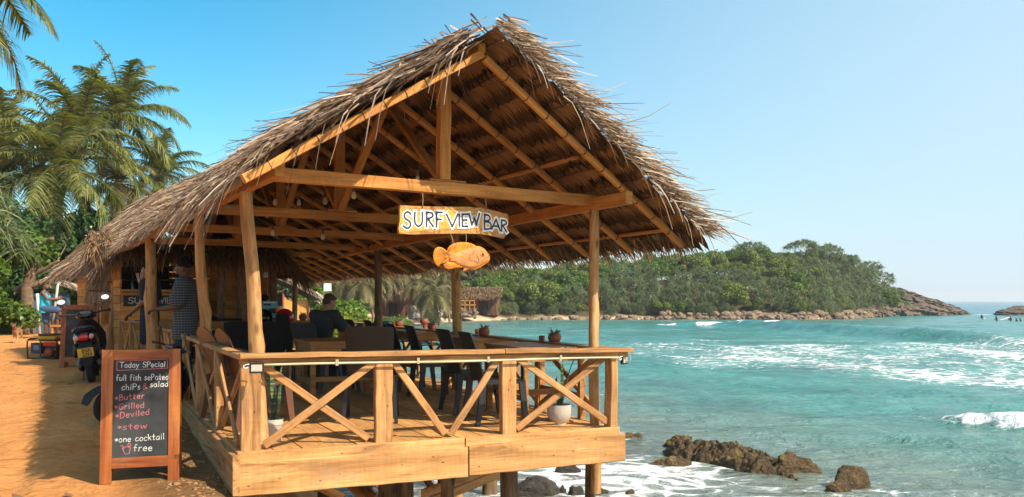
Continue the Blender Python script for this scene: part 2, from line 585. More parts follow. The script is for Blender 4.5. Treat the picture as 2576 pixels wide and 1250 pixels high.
def beam(name, a, b, w_, h, mat, parent, up=(0, 0, 1), bev=0.006, seg=6, wob=0.003, mats=None, ties=None):
    "squared timber from a to b, its own local X along the grain"
    a, b = V(a), V(b)
    L = (b - a).length
    mb = MB()
    rr = random.Random(hash((round(a.x, 3), round(b.z, 3), round(L, 3))) & 0xffff)
    rings = []
    c = bev
    for i in range(seg + 1):
        x = L * i / seg
        dy, dz = rr.uniform(-wob, wob), rr.uniform(-wob, wob)
        hw, hh = w_ / 2 + rr.uniform(-wob, wob) * 0.6, h / 2 + rr.uniform(-wob, wob) * 0.6
        rings.append([V((x, y + dy, z + dz)) for y, z in ((-hw + c, -hh), (hw - c, -hh), (hw, -hh + c), (hw, hh - c), (hw - c, hh), (-hw + c, hh), (-hw, hh - c), (-hw, -hh + c))])
    mb.loft(rings)
    if ties:
        for t in ties:
            x = L * t
            mb.box((x - 0.003, -w_ / 2 - 0.003, -h / 2 - 0.003), (x + 0.003, w_ / 2 + 0.003, h / 2 + 0.012), None, 1)
    return mb.build(name, mats or [mat], parent, axis(a, b, up))
def log(name, a, b, r0, r1, mat, parent, seed=1, n=12, seg=14, wob=0.012, knots=3, smooth=True):
    "natural pole"
    rr = random.Random(seed)
    a, b = V(a), V(b)
    L = (b - a).length
    mb = MB()
    ks = [(rr.uniform(0.08, 0.92), rr.uniform(0, 6.28), rr.uniform(0.25, 0.5)) for _ in range(knots)]
    rings = []
    seg = max(seg, int(L / 0.14))
    ph = [rr.uniform(0, 6.28) for _ in range(4)]
    for i in range(seg + 1):
        t = i / seg
        r = lerp(r0, r1, t)
        cy = wob * (math.sin(t * 5 + ph[0]) + 0.5 * math.sin(t * 11 + ph[1])) * (math.sin(math.pi * t) * 0.8 + 0.2)
        cz = wob * (math.sin(t * 4 + ph[2]) + 0.5 * math.sin(t * 9 + ph[3])) * (math.sin(math.pi * t) * 0.8 + 0.2)
        ring = []
        for j in range(n):
            q = 2 * math.pi * j / n
            rad = r * (1 + 0.05 * math.sin(3 * q + ph[0] + 4 * t) + 0.04 * math.sin(t * 17 + q + ph[1]))
            for kt, kq, ka in ks:
                dq = math.atan2(math.sin(q - kq), math.cos(q - kq))
                rad += r * ka * math.exp(-((t - kt) * L / (0.9 * r)) ** 2 - (dq / 0.6) ** 2)
            ring.append(V((t * L, cy + rad * math.cos(q), cz + rad * math.sin(q))))
        rings.append(ring)
    mb.loft(rings)
    return mb.build(name, [mat], parent, axis(a, b), smooth=smooth, sharp=50)

# ------------------------------------------------------------------ bulk strands (numpy)
def npmesh(name, verts, quads, mats, smooth=False):
    me = bpy.data.meshes.new(name)
    n, k = len(verts), len(quads)
    me.vertices.add(n)
    me.vertices.foreach_set('co', np.ascontiguousarray(verts, dtype=np.float32).ravel())
    me.loops.add(k * 4)
    me.loops.foreach_set('vertex_index', np.ascontiguousarray(quads, dtype=np.int32).ravel())
    me.polygons.add(k)
    me.polygons.foreach_set('loop_start', np.arange(0, k * 4, 4, dtype=np.int32))
    if smooth:
        me.polygons.foreach_set('use_smooth', np.ones(k, dtype=bool))
    for m in (mats if isinstance(mats, (list, tuple)) else [mats]):
        me.materials.append(m)
    me.update(calc_edges=True)
    me.validate()
    return me
def strands(S, D, L, W, droop, seg=3, tip=0.35, bend=0.0, side=None, rs=NR):
    "S start (N,3), D unit direction, L length, W width, droop; returns verts, quads"
    N = len(S)
    L = np.broadcast_to(np.asarray(L, float), (N,))
    W = np.broadcast_to(np.asarray(W, float), (N,))
    droop = np.broadcast_to(np.asarray(droop, float), (N,))
    if side is None:
        rnd = rs.normal(size=(N, 3))
        side = np.cross(D, rnd)
    side = side / (np.linalg.norm(side, axis=1, keepdims=True) + 1e-9)
    bn = np.cross(D, side) * (rs.normal(size=(N, 1)) * bend)
    vs = np.zeros((N, seg + 1, 2, 3))
    for i in range(seg + 1):
        u = i / seg
        p = S + D * (L * u)[:, None] + bn * (u * u) * L[:, None]
        p[:, 2] -= droop * u * u * L
        hw = (W * (1 - (1 - tip) * u) / 2)[:, None]
        vs[:, i, 0] = p - side * hw
        vs[:, i, 1] = p + side * hw
    base = np.arange(N)[:, None] * (2 * (seg + 1))
    q = []
    for i in range(seg):
        q.append(np.stack([base[:, 0] + 2 * i, base[:, 0] + 2 * i + 1, base[:, 0] + 2 * i + 3, base[:, 0] + 2 * i + 2], 1))
    return vs.reshape(-1, 3), np.stack(q, 1).reshape(-1, 4)
class NB:
    def __init__(s):
        s.v, s.q, s.n = [], [], 0
    def add(s, v, q):
        s.v.append(v)
        s.q.append(q + s.n)
        s.n += len(v)
    def mesh(s, name, mats, smooth=False):
        return npmesh(name, np.concatenate(s.v), np.concatenate(s.q), mats, smooth)
def unit(a):
    return a / (np.linalg.norm(a, axis=-1, keepdims=True) + 1e-9)
def leafcards(C, Nrm, size, rs=NR, asp=0.55):
    "diamond leaves at C facing Nrm"
    N = len(C)
    size = np.broadcast_to(np.asarray(size, float), (N,))[:, None]
    a = unit(np.cross(Nrm, rs.normal(size=(N, 3))))
    b = unit(np.cross(Nrm, a))
    fold = unit(Nrm) * size * 0.18
    v = np.stack([C - a * size * 0.5, C + b * size * asp * 0.5 + fold, C + a * size * 0.5 - fold * 0.5, C - b * size * asp * 0.5 + fold], 1)
    q = np.arange(N * 4).reshape(N, 4)
    return v.reshape(-1, 3), q

# ------------------------------------------------------------------ hand lettering
GL = {
'T': (.7, '0,1 .72,1|.36,1 .34,0'), 'o': (.5, '~.25,.62 .04,.4 .06,.12 .25,0 .45,.15 .46,.45 .25,.62'),
'd': (.52, '~.45,.45 .25,.6 .05,.4 .05,.12 .25,0 .45,.2|.47,1 .45,0'), 'a': (.52, '~.45,.48 .25,.6 .05,.4 .05,.12 .25,0 .45,.25|.45,.62 .48,0'),
'y': (.5, '0,.6 .25,.08|.5,.62 .08,-.38'), 'S': (.6, '~.58,.86 .34,1 .08,.84 .14,.6 .48,.42 .56,.16 .3,0 .0,.14'),
'P': (.6, '.06,0 .06,1|~.06,1 .42,.98 .56,.76 .42,.52 .06,.5'), 'e': (.5, '~.05,.32 .45,.36 .38,.56 .2,.6 .04,.38 .08,.1 .25,0 .46,.1'),
'c': (.46, '~.43,.52 .25,.6 .05,.42 .05,.14 .22,0 .44,.1'), 'i': (.2, '.1,.6 .1,0|.1,.82 .11,.9'), 'l': (.2, '.1,1.02 .1,0'),
'f': (.42, '~.4,.95 .26,1.02 .15,.8 .15,0|0,.56 .36,.56'), 'u': (.52, '~.05,.6 .05,.14 .22,0 .43,.16|.45,.6 .47,0'),
's': (.42, '~.4,.54 .22,.62 .06,.48 .2,.33 .37,.18 .22,0 .02,.08'), 'h': (.5, '.05,1 .05,0|~.05,.35 .26,.6 .44,.42 .45,0'),
'p': (.52, '.05,.6 .05,-.38|~.05,.45 .28,.62 .47,.35 .28,.02 .05,.15'), 't': (.42, '.18,.95 .18,.1 .32,0|0,.6 .38,.6'),
'r': (.42, '.06,.6 .06,0|~.06,.35 .2,.58 .38,.56'), 'B': (.6, '.06,0 .06,1|~.06,1 .42,.95 .46,.68 .06,.54|~.06,.54 .52,.46 .54,.1 .06,0'),
'G': (.66, '~.6,.86 .34,1 .06,.7 .08,.24 .34,0 .6,.16 .6,.42|.38,.42 .62,.42'), 'D': (.64, '.06,0 .06,1|~.06,1 .5,.86 .58,.4 .36,.04 .06,0'),
'v': (.48, '0,.6 .22,0 .46,.62'), 'n': (.5, '.05,.6 .05,0|~.05,.35 .26,.6 .44,.42 .45,0'), 'k': (.48, '.05,1 .05,0|.44,.6 .08,.28|.18,.36 .46,0'),
'w': (.66, '0,.6 .16,0 .33,.5 .48,0 .66,.62'), '&': (.62, '~.58,.04 .12,.7 .26,.98 .42,.76 .08,.3 .22,0 .56,.36'), '*': (.4, '.2,.7 .2,.2|0,.58 .4,.32|0,.32 .4,.58'),
'U': (.62, '~.04,1 .04,.28 .3,0 .56,.26 .58,1'), 'R': (.6, '.06,0 .06,1|~.06,1 .46,.96 .52,.7 .06,.5|.2,.5 .58,0'), 'F': (.56, '.06,0 .06,1|.06,1 .56,1|.06,.52 .46,.52'),
'V': (.66, '0,1 .34,0|.34,0 .66,1'), 'I': (.2, '.1,1 .1,0'), 'E': (.54, '.06,0 .06,1|.06,1 .54,1|.06,.52 .48,.52|.06,0 .54,0'), 'W': (.82, '0,1 .22,0 .42,.6 .58,.02 .82,1'),
'A': (.66, '0,0 .32,1|.32,1 .64,0|.12,.34 .54,.34'), 'K': (.56, '.05,1 .05,0|.52,1 .08,.45|.2,.55 .54,0'), '2': (.5, '~.04,.78 .24,1 .44,.76 .3,.4 .02,0|.02,0 .48,0'),
'8': (.5, '~.25,.54 .05,.78 .25,1 .45,.78 .25,.54 .03,.26 .25,0 .47,.26 .25,.54'), '4': (.52, '.36,0 .36,1|.36,1 .02,.32|.02,.32 .5,.32'), ' ': (.34, ''), '.': (.2, '.1,.06 .1,0'),
}
def cr(pts, k=5):
    out = []
    n = len(pts)
    for i in range(n - 1):
        p0, p1, p2, p3 = pts[max(i - 1, 0)], pts[i], pts[i + 1], pts[min(i + 2, n - 1)]
        for j in range(k):
            t = j / k
            out.append(tuple(0.5 * (2 * p1[a] + (p2[a] - p0[a]) * t + (2 * p0[a] - 5 * p1[a] + 4 * p2[a] - p3[a]) * t * t + (3 * p1[a] - p0[a] - 3 * p2[a] + p3[a]) * t ** 3) for a in range(len(p1))))
    out.append(tuple(pts[-1]))
    return out
def glyph(ch):
    w_, s = GL[ch]
    st = []
    for q in s.split('|'):
        if not q:
            continue
        sm = q.startswith('~')
        pts = [tuple(float(a) for a in p.split(',')) for p in q.lstrip('~').split()]
        st += [cr(pts)] if sm else [[a, b] for a, b in zip(pts[:-1], pts[1:])]
    return w_, st
def write(mb, text, O, X, Y, n, h, stroke, gap=0.14, width=None, mi=0, off=0.003, jit=0.02, seed=3):
    "text strokes from O along X (unit), up Y, cap height h; fitted to width if given"
    rr = random.Random(seed)
    tot = sum(GL[c][0] + gap for c in text) - gap
    sx = (width / tot) if width else h
    x = 0.0
    for c in text:
        w_, st = glyph(c)
        dy = rr.uniform(-jit, jit)
        sl = rr.uniform(-0.04, 0.06)
        for q in st:
            mb.ribbon([O + X * (sx * (x + a + sl * b)) + Y * (h * (b + dy)) + n * off for a, b in q], stroke, n, mi)
        x += w_ + gap
# ------------------------------------------------------------------ terrain
SEA = -1.6
SHORE = np.array([(3.0, -60), (1.5, -20), (0.2, 0), (-0.6, 4), (-1.25, 7), (-1.75, 9), (-2.5, 11.5), (-4.6, 16), (-8.6, 25), (-13, 40), (-15.5, 70), (-14.5, 95),
                  (-10, 110), (-5, 120), (2, 127), (15, 129), (28, 129.5), (40, 130), (50, 132), (57, 141), (66, 153), (76, 163), (86, 168), (93, 174), (96, 181), (92, 192), (70, 205),
                  (40, 260), (-20, 420), (-500, 600), (-700, -300)], float)
def seg_dist(px, py, poly, closed=True):
    d = np.full(px.shape, 1e9)
    n = len(poly)
    for i in range(n if closed else n - 1):
        ax, ay = poly[i]
        bx, by = poly[(i + 1) % n]
        ex, ey = bx - ax, by - ay
        t = np.clip(((px - ax) * ex + (py - ay) * ey) / (ex * ex + ey * ey + 1e-12), 0, 1)
        d = np.minimum(d, np.hypot(px - ax - ex * t, py - ay - ey * t))
    return d
def inside(px, py, poly):
    r = np.zeros(px.shape, bool)
    n = len(poly)
    for i in range(n):
        ax, ay = poly[i]
        bx, by = poly[(i + 1) % n]
        c = ((ay > py) != (by > py)) & (px < (bx - ax) * (py - ay) / (by - ay + 1e-12) + ax)
        r ^= c
    return r
def vnoise(x, y, sc, seed=0):
    "cheap smooth noise"
    r = np.random.RandomState(100 + seed)
    out = np.zeros_like(x)
    for k in range(7):
        a = r.uniform(0, 6.28)
        f = r.uniform(0.6, 1.7) / sc
        out += np.sin((x * math.cos(a) + y * math.sin(a)) * f * 6.28 + r.uniform(0, 6.28) + 1.3 * np.sin((x * math.sin(a) - y * math.cos(a)) * f * 3.1 + r.uniform(0, 6)))
    return out / 7
def land_h(x, y):
    x, y = np.asarray(x, float), np.asarray(y, float)
    d = seg_dist(x, y, SHORE)
    s = np.where(inside(x, y, SHORE), d, -d)
    base = np.interp(y, [-60, 5, 8, 12, 25, 45, 90, 130], [-0.34, -0.32, -0.27, 0.0, 0.03, 0.1, 0.3, 0.6])
    bank = np.interp(y, [0, 20, 40, 60, 400], [1.1, 1.4, 4.0, 9.0, 7.0])
    near = SEA + (base - SEA) * sstep(-0.15, 1, s / bank)
    hill = np.interp(x, [-60, -25, -8, 5, 20, 34, 44, 60, 68, 75, 80, 86, 100], [5, 4, 2.0, 2.6, 3.8, 4.9, 5.7, 6.4, 5.6, 3.6, 1.6, 0.4, -0.3]) * sstep(1.5, np.interp(x, [40, 60], [20, 10]), s) * sstep(100, 128, y)
    slope = np.interp(x, [-80, -45, -28], [6, 2.0, 0]) * sstep(30, 60, y) * (y < 400)
    # strip of rubble beside the deck
    h = near + hill + slope
    h += vnoise(x, y, 1.4, 1) * 0.018 * (s > 0) + vnoise(x, y, 9, 2) * 0.05 * sstep(2, 8, s) * sstep(14, 30, y)
    for o_ in (0.0, 0.95):
        dt_ = x + 0.53 * y + 1.15 - o_ + 0.25 * np.sin(y * 0.35)
        h = h + (-0.022 * np.exp(-(dt_ / 0.10) ** 2) + 0.012 * np.exp(-((np.abs(dt_) - 0.19) / 0.07) ** 2)) * (s > 0) * (y < 45) * (y > 2) * (0.55 + 0.45 * np.sin(y * 1.7 + o_ * 3))
    return np.where(s < 0, np.maximum(SEA - 0.9, SEA - 0.15 + 0.35 * np.maximum(s, -4) + vnoise(x, y, 1.5, 5) * 0.04), h)
def gz(x, y):
    return float(land_h(np.array([x]), np.array([y]))[0])

def polar_sheet(name, radii, a0, a1, na, hfun, mat, attrs=None):
    r = np.asarray(radii)
    a = np.radians(np.linspace(a0, a1, na))
    RR, AA = np.meshgrid(r, a, indexing='ij')
    x, y = RR * np.sin(AA), RR * np.cos(AA)
    res = hfun(x, y)
    z, at = (res if isinstance(res, tuple) else (res, {}))
    v = np.stack([x, y, z], -1).reshape(-1, 3)
    nr_, na_ = x.shape
    i = np.arange(nr_ * na_).reshape(nr_, na_)
    q = np.stack([i[:-1, :-1], i[:-1, 1:], i[1:, 1:], i[1:, :-1]], -1).reshape(-1, 4)[:, ::-1]
    me = npmesh(name, v, q, mat, True)
    for k, arr in at.items():
        la = me.attributes.new(k, 'FLOAT', 'POINT')
        la.data.foreach_set('value', np.ascontiguousarray(arr, dtype=np.float32).ravel())
    return link(name, me)

def m_ground():
    m, nt, b = newmat("orange_sand")
    ge = nd(nt, 'ShaderNodeNewGeometry')
    pos = ge.outputs['Position']
    n1 = nd(nt, 'ShaderNodeTexNoise', None, {'Vector': pos, 'Scale': 0.9, 'Detail': 8.0, 'Roughness': 0.65})
    n2 = nd(nt, 'ShaderNodeTexNoise', None, {'Vector': pos, 'Scale': 14.0, 'Detail': 6.0, 'Roughness': 0.75})
    vo = nd(nt, 'ShaderNodeTexVoronoi', None, {'Vector': pos, 'Scale': 16.0})
    at = nd(nt, 'ShaderNodeAttribute', {'attribute_name': 'beach'})
    at2 = nd(nt, 'ShaderNodeAttribute', {'attribute_name': 'litter'})
    road = ramp(nt, n1.outputs[0], [(0.3, (0.50, 0.20, 0.056)), (0.55, (0.62, 0.27, 0.082)), (0.75, (0.68, 0.33, 0.115))])
    sand = ramp(nt, n1.outputs[0], [(0.35, (0.50, 0.36, 0.21)), (0.65, (0.62, 0.48, 0.31))])
    soil = ramp(nt, n2.outputs[0], [(0.35, (0.030, 0.026, 0.012)), (0.6, (0.07, 0.058, 0.026)), (0.75, (0.11, 0.09, 0.04))])
    col = mix(nt, at.outputs['Fac'], road, sand)
    col = mix(nt, math_(nt, 'MULTIPLY', at2.outputs['Fac'], ramp(nt, n2.outputs[0], [(0.25, 0.7), (0.55, 1.0)])), col, soil)
    col = mix(nt, 0.55, col, ramp(nt, n2.outputs[0], [(0.3, 0.62), (0.62, 1.12)]), 'MULTIPLY')
    col = mix(nt, 0.35, col, ramp(nt, vo.outputs['Distance'], [(0.03, 0.35), (0.12, 1.0)]), 'MULTIPLY')
    nt.links.new(col, b.inputs['Base Color'])
    b.inputs['Roughness'].default_value = 0.95
    b.inputs['Specular IOR Level'].default_value = 0.15
    h = math_(nt, 'ADD', n2.outputs[0], math_(nt, 'MULTIPLY', n1.outputs[0], 1.4))
    n3 = nd(nt, 'ShaderNodeTexNoise', None, {'Vector': pos, 'Scale': 3.6, 'Detail': 3.0, 'Distortion': 1.0})
    h = math_(nt, 'ADD', h, math_(nt, 'MULTIPLY', n3.outputs[0], 2.8))
    bump(nt, b, h, 0.9, 0.04)
    return m
def land_fn(x, y):
    z = land_h(x, y)
    d = seg_dist(x, y, SHORE)
    s = np.where(inside(x, y, SHORE), d, -d)
    beach = (1 - sstep(7, 13, s)) * sstep(40, 60, y) * (y < 220)
    beach = np.maximum(beach, (1 - sstep(0.6, 1.6, s)) * (y < 40) * 0.5)
    # leaf litter: wooded verge left of the road, and the far woods
    roadside = sstep(0, 1.6, -(x + 0.52 * y + 3.9) ) * sstep(9, 15, y) * 0
    verge = sstep(28.5, 31.0, y + vnoise(x, y, 4, 3) * 1.5) * sstep(0, 6, -(x + 11.5)) * (y < 100)
    far = sstep(0.3, 1.6, s + vnoise(x, y, 5, 41) * 0.5) * sstep(121, 126, y)
    ruin = 0.75 * (1 - sstep(0.25, 0.75, np.abs((x + 2.55 + (y - 6.8) * 0.5) / 1.0))) * (y < 12) * (y > 5.5)
    return z, {'beach': beach, 'litter': np.clip(np.maximum(np.maximum(verge, far), ruin), 0, 1)}
rad = np.concatenate([np.geomspace(1.2, 30, 190), np.geomspace(30.4, 240, 120), np.geomspace(245, 700, 14)])
ground = struct(polar_sheet("ground", rad, -180, 62, 900, land_fn, m_ground()))

# ------------------------------------------------------------------ sea
W1 = np.array([(24.5, 96), (26, 84), (28, 72), (29.5, 64), (31, 58), (31.3, 50), (32, 40), (33, 28)], float)     # green swell
W2 = np.array([(9.3, 20.6), (10.6, 19.2), (12.2, 17.6), (14.5, 16.2), (18.5, 14.5)], float)                # breaking wave nearby
W3 = np.array([(17.5, 99), (20.5, 96), (24.5, 92), (27.5, 89)], float)                             # breaker off the boulders
def along(px, py, poly):
    "signed distance (positive on the shore side) and distance"
    best = np.full(px.shape, 1e9)
    sg = np.zeros(px.shape)
    for i in range(len(poly) - 1):
        ax, ay = poly[i]
        bx, by = poly[i + 1]
        ex, ey = bx - ax, by - ay
        L = math.hypot(ex, ey)
        t = np.clip(((px - ax) * ex + (py - ay) * ey) / (L * L), 0, 1)
        d = np.hypot(px - ax - ex * t, py - ay - ey * t)
        s = (ex * (py - ay) - ey * (px - ax)) / L
        k = d < best
        best = np.where(k, d, best)
        sg = np.where(k, s, sg)
    return np.where(sg >= 0, -best, best), best
def sea_fn(x, y):
    r = np.hypot(x, y)
    d = seg_dist(x, y, SHORE)
    s = np.where(inside(x, y, SHORE), d, -d)
    out = -s                                                # metres offshore
    z = np.full(x.shape, SEA)
    amp = sstep(0.3, 6, out)
    z += vnoise(0.5 * x, y, 5.5, 11) * 0.11 * amp + vnoise(0.45 * x + 0.3 * y, y, 2.2, 12) * 0.085 * amp
    z += vnoise(0.6 * x, y, 1.0, 13) * 0.042 * (r < 60) + vnoise(0.7 * x, y, 0.5, 15) * 0.012 * (r < 30) + vnoise(x, y, 18, 14) * 0.08 * sstep(20, 60, r) * (r < 900)
    foam = np.zeros(x.shape)
    sw = lambda v, wl, wr: np.where(v > 0, np.exp(-(v / wl) ** 2), np.exp(-(v / wr) ** 2))
    v1, d1 = along(x, y, W1)
    e1 = sstep(1, 14, np.hypot(x - W1[0, 0], y - W1[0, 1]) * (y < W1[0, 1])) * (x < 60)
    z += 0.85 * sw(v1 + vnoise(x, y, 9, 21) * 0.5, 1.7, 3.4) * np.where(d1 < 9, 1, 0) * (0.25 + 0.75 * e1) * (0.45 + 0.55 * sstep(48, 62, y))
    foam += 0.9 * np.exp(-((v1 - 0.2) / 0.55) ** 2) * sstep(0.38, 0.5, vnoise(x, y, 11, 22)) * (d1 < 4) * sstep(52, 58, y)
    v2, d2 = along(x, y, W2)
    e2 = sstep(-0.2, 2.2, x - W2[0, 0])
    z += 0.36 * e2 * sw(v2 + vnoise(x, y, 1.6, 23) * 0.12, 0.35, 1.6) * (d2 < 6)
    f2 = np.where(v2 > 0, np.exp(-(v2 / 0.65) ** 2), np.exp(-(v2 / 0.22) ** 2))
    foam += 1.25 * f2 * (0.2 + 0.8 * e2) * (d2 < 3) * (x < 40)
    z += f2 * e2 * vnoise(x, y, 0.45, 29) * 0.09
    v3, d3 = along(x, y, W3)
    e3 = np.clip(1 - d3 / 9.0, 0, 1)
    z += 0.45 * sw(v3, 0.8, 2.0) * (d3 < 6) * sstep(0, 3, np.hypot(x - W3[0, 0], y - W3[0, 1]))
    foam += 1.7 * np.exp(-(v3 / 1.1) ** 2) * sstep(-0.25, 0.15, vnoise(x, y, 7, 24)) * (d3 < 4)
    # churned patch in mid bay
    nn_ = y + 1.5 * (np.minimum(x, 16) - 5) + vnoise(x, y, 9, 31) * 4
    patch = sstep(36, 46, nn_) * (1 - sstep(52, 66, y + vnoise(x, y, 14, 34) * 8)) * sstep(2.5, 9, x + vnoise(x, y, 8, 32) * 2.5)
    patch *= 0.72 + 0.35 * vnoise(x, y, 8, 25)
    foam += 0.74 * np.clip(patch, 0, 1)
    # wash along the near rocks and the shore
    wash = (1 - sstep(2.0, 7.5, out + vnoise(x, y, 3, 26) * 1.6)) * (y < 40) * (y > 2)
    foam += wash * (0.35 + 0.36 * vnoise(x, y, 2.2, 27))
    for (rx, ry, rr_) in ((3.4, 13.9, 1.9), (5.4, 12.4, 1.2), (2.3, 14.2, 1.4), (1.0, 13.3, 1.2), (0.2, 16.2, 1.6), (2.0, 18.0, 2.4), (6.5, 11.5, 1.6), (2.6, 11.5, 1.9), (5.6, 16.5, 1.2)):
        foam += 0.30 * np.exp(-((x - rx) ** 2 + (y - ry) ** 2) / rr_ ** 2)
    foam += 0.55 * np.exp(-(out / 1.4) ** 2) * (y > 45) * (x < 60) * (0.5 + 0.5 * vnoise(x, y, 6, 28))
    foam += 0.8 * np.exp(-((x - 47) / 4) ** 2 - ((y - 131) / 1.6) ** 2) + 0.9 * np.exp(-((x - 95.5) / 2.0) ** 2 - ((y - 173) / 2.5) ** 2)
    foam += 0.5 * np.exp(-((x + 9) / 5) ** 2 - ((y - 98) / 6) ** 2)
    # water colour: silt near the shore, turquoise over sand, blue outside the bay
    deep = sstep(150, 230, y - 0.2 * x + np.minimum(r, 400) * 0.0) 
    deep = np.maximum(deep, sstep(120, 190, r) * sstep(30, 70, x))
    silt = (1 - sstep(1.5, 18, out + vnoise(x, y, 5, 44) * 2)) * (1 - sstep(30, 60, r))
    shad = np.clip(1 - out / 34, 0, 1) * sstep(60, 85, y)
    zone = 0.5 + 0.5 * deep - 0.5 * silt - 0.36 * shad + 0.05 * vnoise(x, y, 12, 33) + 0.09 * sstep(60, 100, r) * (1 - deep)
    z = np.where(s > 1.5, SEA - 0.5, z)
    return z, {'foam': np.clip(foam, 0, 2), 'zone': np.clip(zone, 0, 1)}
def m_sea():
    m, nt, b = newmat("sea_water")
    ge = nd(nt, 'ShaderNodeNewGeometry')
    pos = ge.outputs['Position']
    fo = nd(nt, 'ShaderNodeAttribute', {'attribute_name': 'foam'}).outputs['Fac']
    zo = nd(nt, 'ShaderNodeAttribute', {'attribute_name': 'zone'}).outputs['Fac']
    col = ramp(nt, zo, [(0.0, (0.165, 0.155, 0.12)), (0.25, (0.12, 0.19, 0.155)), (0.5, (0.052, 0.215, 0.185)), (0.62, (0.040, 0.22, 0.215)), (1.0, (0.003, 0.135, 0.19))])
    st = nd(nt, 'ShaderNodeMapping', None, {'Vector': pos, 'Scale': (0.55, 1.0, 1.0), 'Rotation': (0, 0, R(24))}).outputs[0]
    nb = nd(nt, 'ShaderNodeTexNoise', None, {'Vector': st, 'Scale': 0.35, 'Detail': 4.0, 'Roughness': 0.6})
    col = mix(nt, 0.8, col, ramp(nt, nb.outputs[0], [(0.32, 0.6), (0.68, 1.25)]), 'MULTIPLY')
    wp = nd(nt, 'ShaderNodeTexNoise', None, {'Vector': st, 'Scale': 0.8, 'Detail': 3.0})
    warp = nd(nt, 'ShaderNodeVectorMath', {'operation': 'MULTIPLY_ADD'}, {0: wp.outputs[1], 1: (1.3, 1.3, 1.3), 2: st}).outputs[0]
    f1 = nd(nt, 'ShaderNodeTexNoise', None, {'Vector': warp, 'Scale': 2.3, 'Detail': 8.0, 'Roughness': 0.75, 'Distortion': 0.6})
    vo = nd(nt, 'ShaderNodeTexVoronoi', {'feature': 'DISTANCE_TO_EDGE'}, {'Vector': warp, 'Scale': 2.1})
    lace = ramp(nt, vo.outputs['Distance'], [(0.0, 1.0), (0.11, 0.35), (0.3, 0.0)])
    ll = math_(nt, 'ADD', math_(nt, 'MULTIPLY', f1.outputs[0], 0.95), math_(nt, 'MULTIPLY', lace, 0.22))
    thr = math_(nt, 'SUBTRACT', 1.0, math_(nt, 'MULTIPLY', fo, 0.66))
    df = math_(nt, 'SUBTRACT', ll, thr)
    mask = ramp(nt, math_(nt, 'ADD', math_(nt, 'MULTIPLY', df, 4.2), 0.5), [(0.3, 0.0), (0.75, 1.0)])
    veil = math_(nt, 'MULTIPLY', ramp(nt, math_(nt, 'ADD', df, 0.5), [(0.26, 0.0), (0.60, 0.38)]), 1.0)
    col = mix(nt, veil, col, (0.42, 0.52, 0.50))
    col = mix(nt, mask, col, (0.80, 0.82, 0.81))
    nt.links.new(col, b.inputs['Base Color'])
    nt.links.new(math_(nt, 'ADD', math_(nt, 'MULTIPLY', mask, 0.6), 0.16), b.inputs['Roughness'])
    b.inputs['IOR'].default_value = 1.33
    w1 = nd(nt, 'ShaderNodeTexNoise', None, {'Vector': st, 'Scale': 1.1, 'Detail': 5.0, 'Roughness': 0.6, 'Distortion': 0.5})
    w2 = nd(nt, 'ShaderNodeTexNoise', None, {'Vector': st, 'Scale': 5.0, 'Detail': 5.0, 'Roughness': 0.65, 'Distortion': 0.5})
    h = math_(nt, 'ADD', w1.outputs[0], math_(nt, 'MULTIPLY', w2.outputs[0], 0.30))
    h = math_(nt, 'ADD', h, math_(nt, 'MULTIPLY', mask, 0.06))
    bump(nt, b, h, 1.0, 0.38)
    return m
rad = np.concatenate([np.geomspace(3.5, 40, 260), np.geomspace(40.4, 230, 230), np.geomspace(234, 3500, 70)])
sea = struct(polar_sheet("sea", rad, -42, 75, 620, sea_fn, m_sea()))

# ------------------------------------------------------------------ rocks
def rockmesh(name, mat, size, seed, strata=None, sub=4, rough=0.35, f=1.3, sharpz=0.0):
    bm = bmesh.new()
    bmesh.ops.create_icosphere(bm, subdivisions=sub, radius=1.0)
    off = V((seed * 3.17, seed * 1.31, seed * 7.7))
    for v in bm.verts:
        p = v.co.copy()
        n1 = mnoise.fractal(p * f + off, 1.0, 2.0, 4)
        k = 1 + rough * n1
        c = mnoise.cell_vector(p * f * 1.2 + off)
        k += rough * 0.25 * (c.x - 0.5)
        p = p * k
        if strata:
            ax, fr, am = strata
            t = p.dot(V(ax))
            p += V(ax).cross(V((0.3, 0.2, 1))).normalized() * 0 
            fl = (t * fr) % 1.0
            p *= 1 + am * (fl - 0.5)
        v.co = V((p.x * size[0], p.y * size[1], p.z * size[2]))
    me = bpy.data.meshes.new(name)
    bm.to_mesh(me)
    bm.free()
    me.materials.append(mat)
    return me
SEAROCK = m_rock("weedy_rock", [(0.034, 0.021, 0.010), (0.15, 0.092, 0.042), (0.07, 0.043, 0.018), (0.32, 0.215, 0.105)], 3.2, (1, 1, 1), 1.0, 0.6, moss=(0.20, 0.14, 0.03))
WETROCK = m_rock("wet_grey_rock", [(0.02, 0.018, 0.015), (0.055, 0.048, 0.04), (0.10, 0.085, 0.065)], 3.0, (1, 1, 1), 0.8, 0.35)
HEADR = m_rock("headland_rock", [(0.030, 0.021, 0.015), (0.078, 0.056, 0.041), (0.135, 0.10, 0.074), (0.05, 0.036, 0.027)], 0.35, (0.5, 1, 3.2), 1.0, 0.85)
BOULD = m_rock("shore_boulder", [(0.085, 0.055, 0.034), (0.19, 0.13, 0.083), (0.30, 0.22, 0.148)], 1.2, (1, 1, 1), 0.7, 0.85)
GREYST = m_rock("grey_rubble", [(0.14, 0.115, 0.09), (0.27, 0.225, 0.18), (0.36, 0.31, 0.25)], 1.6, (1, 1, 1), 0.7, 0.9)

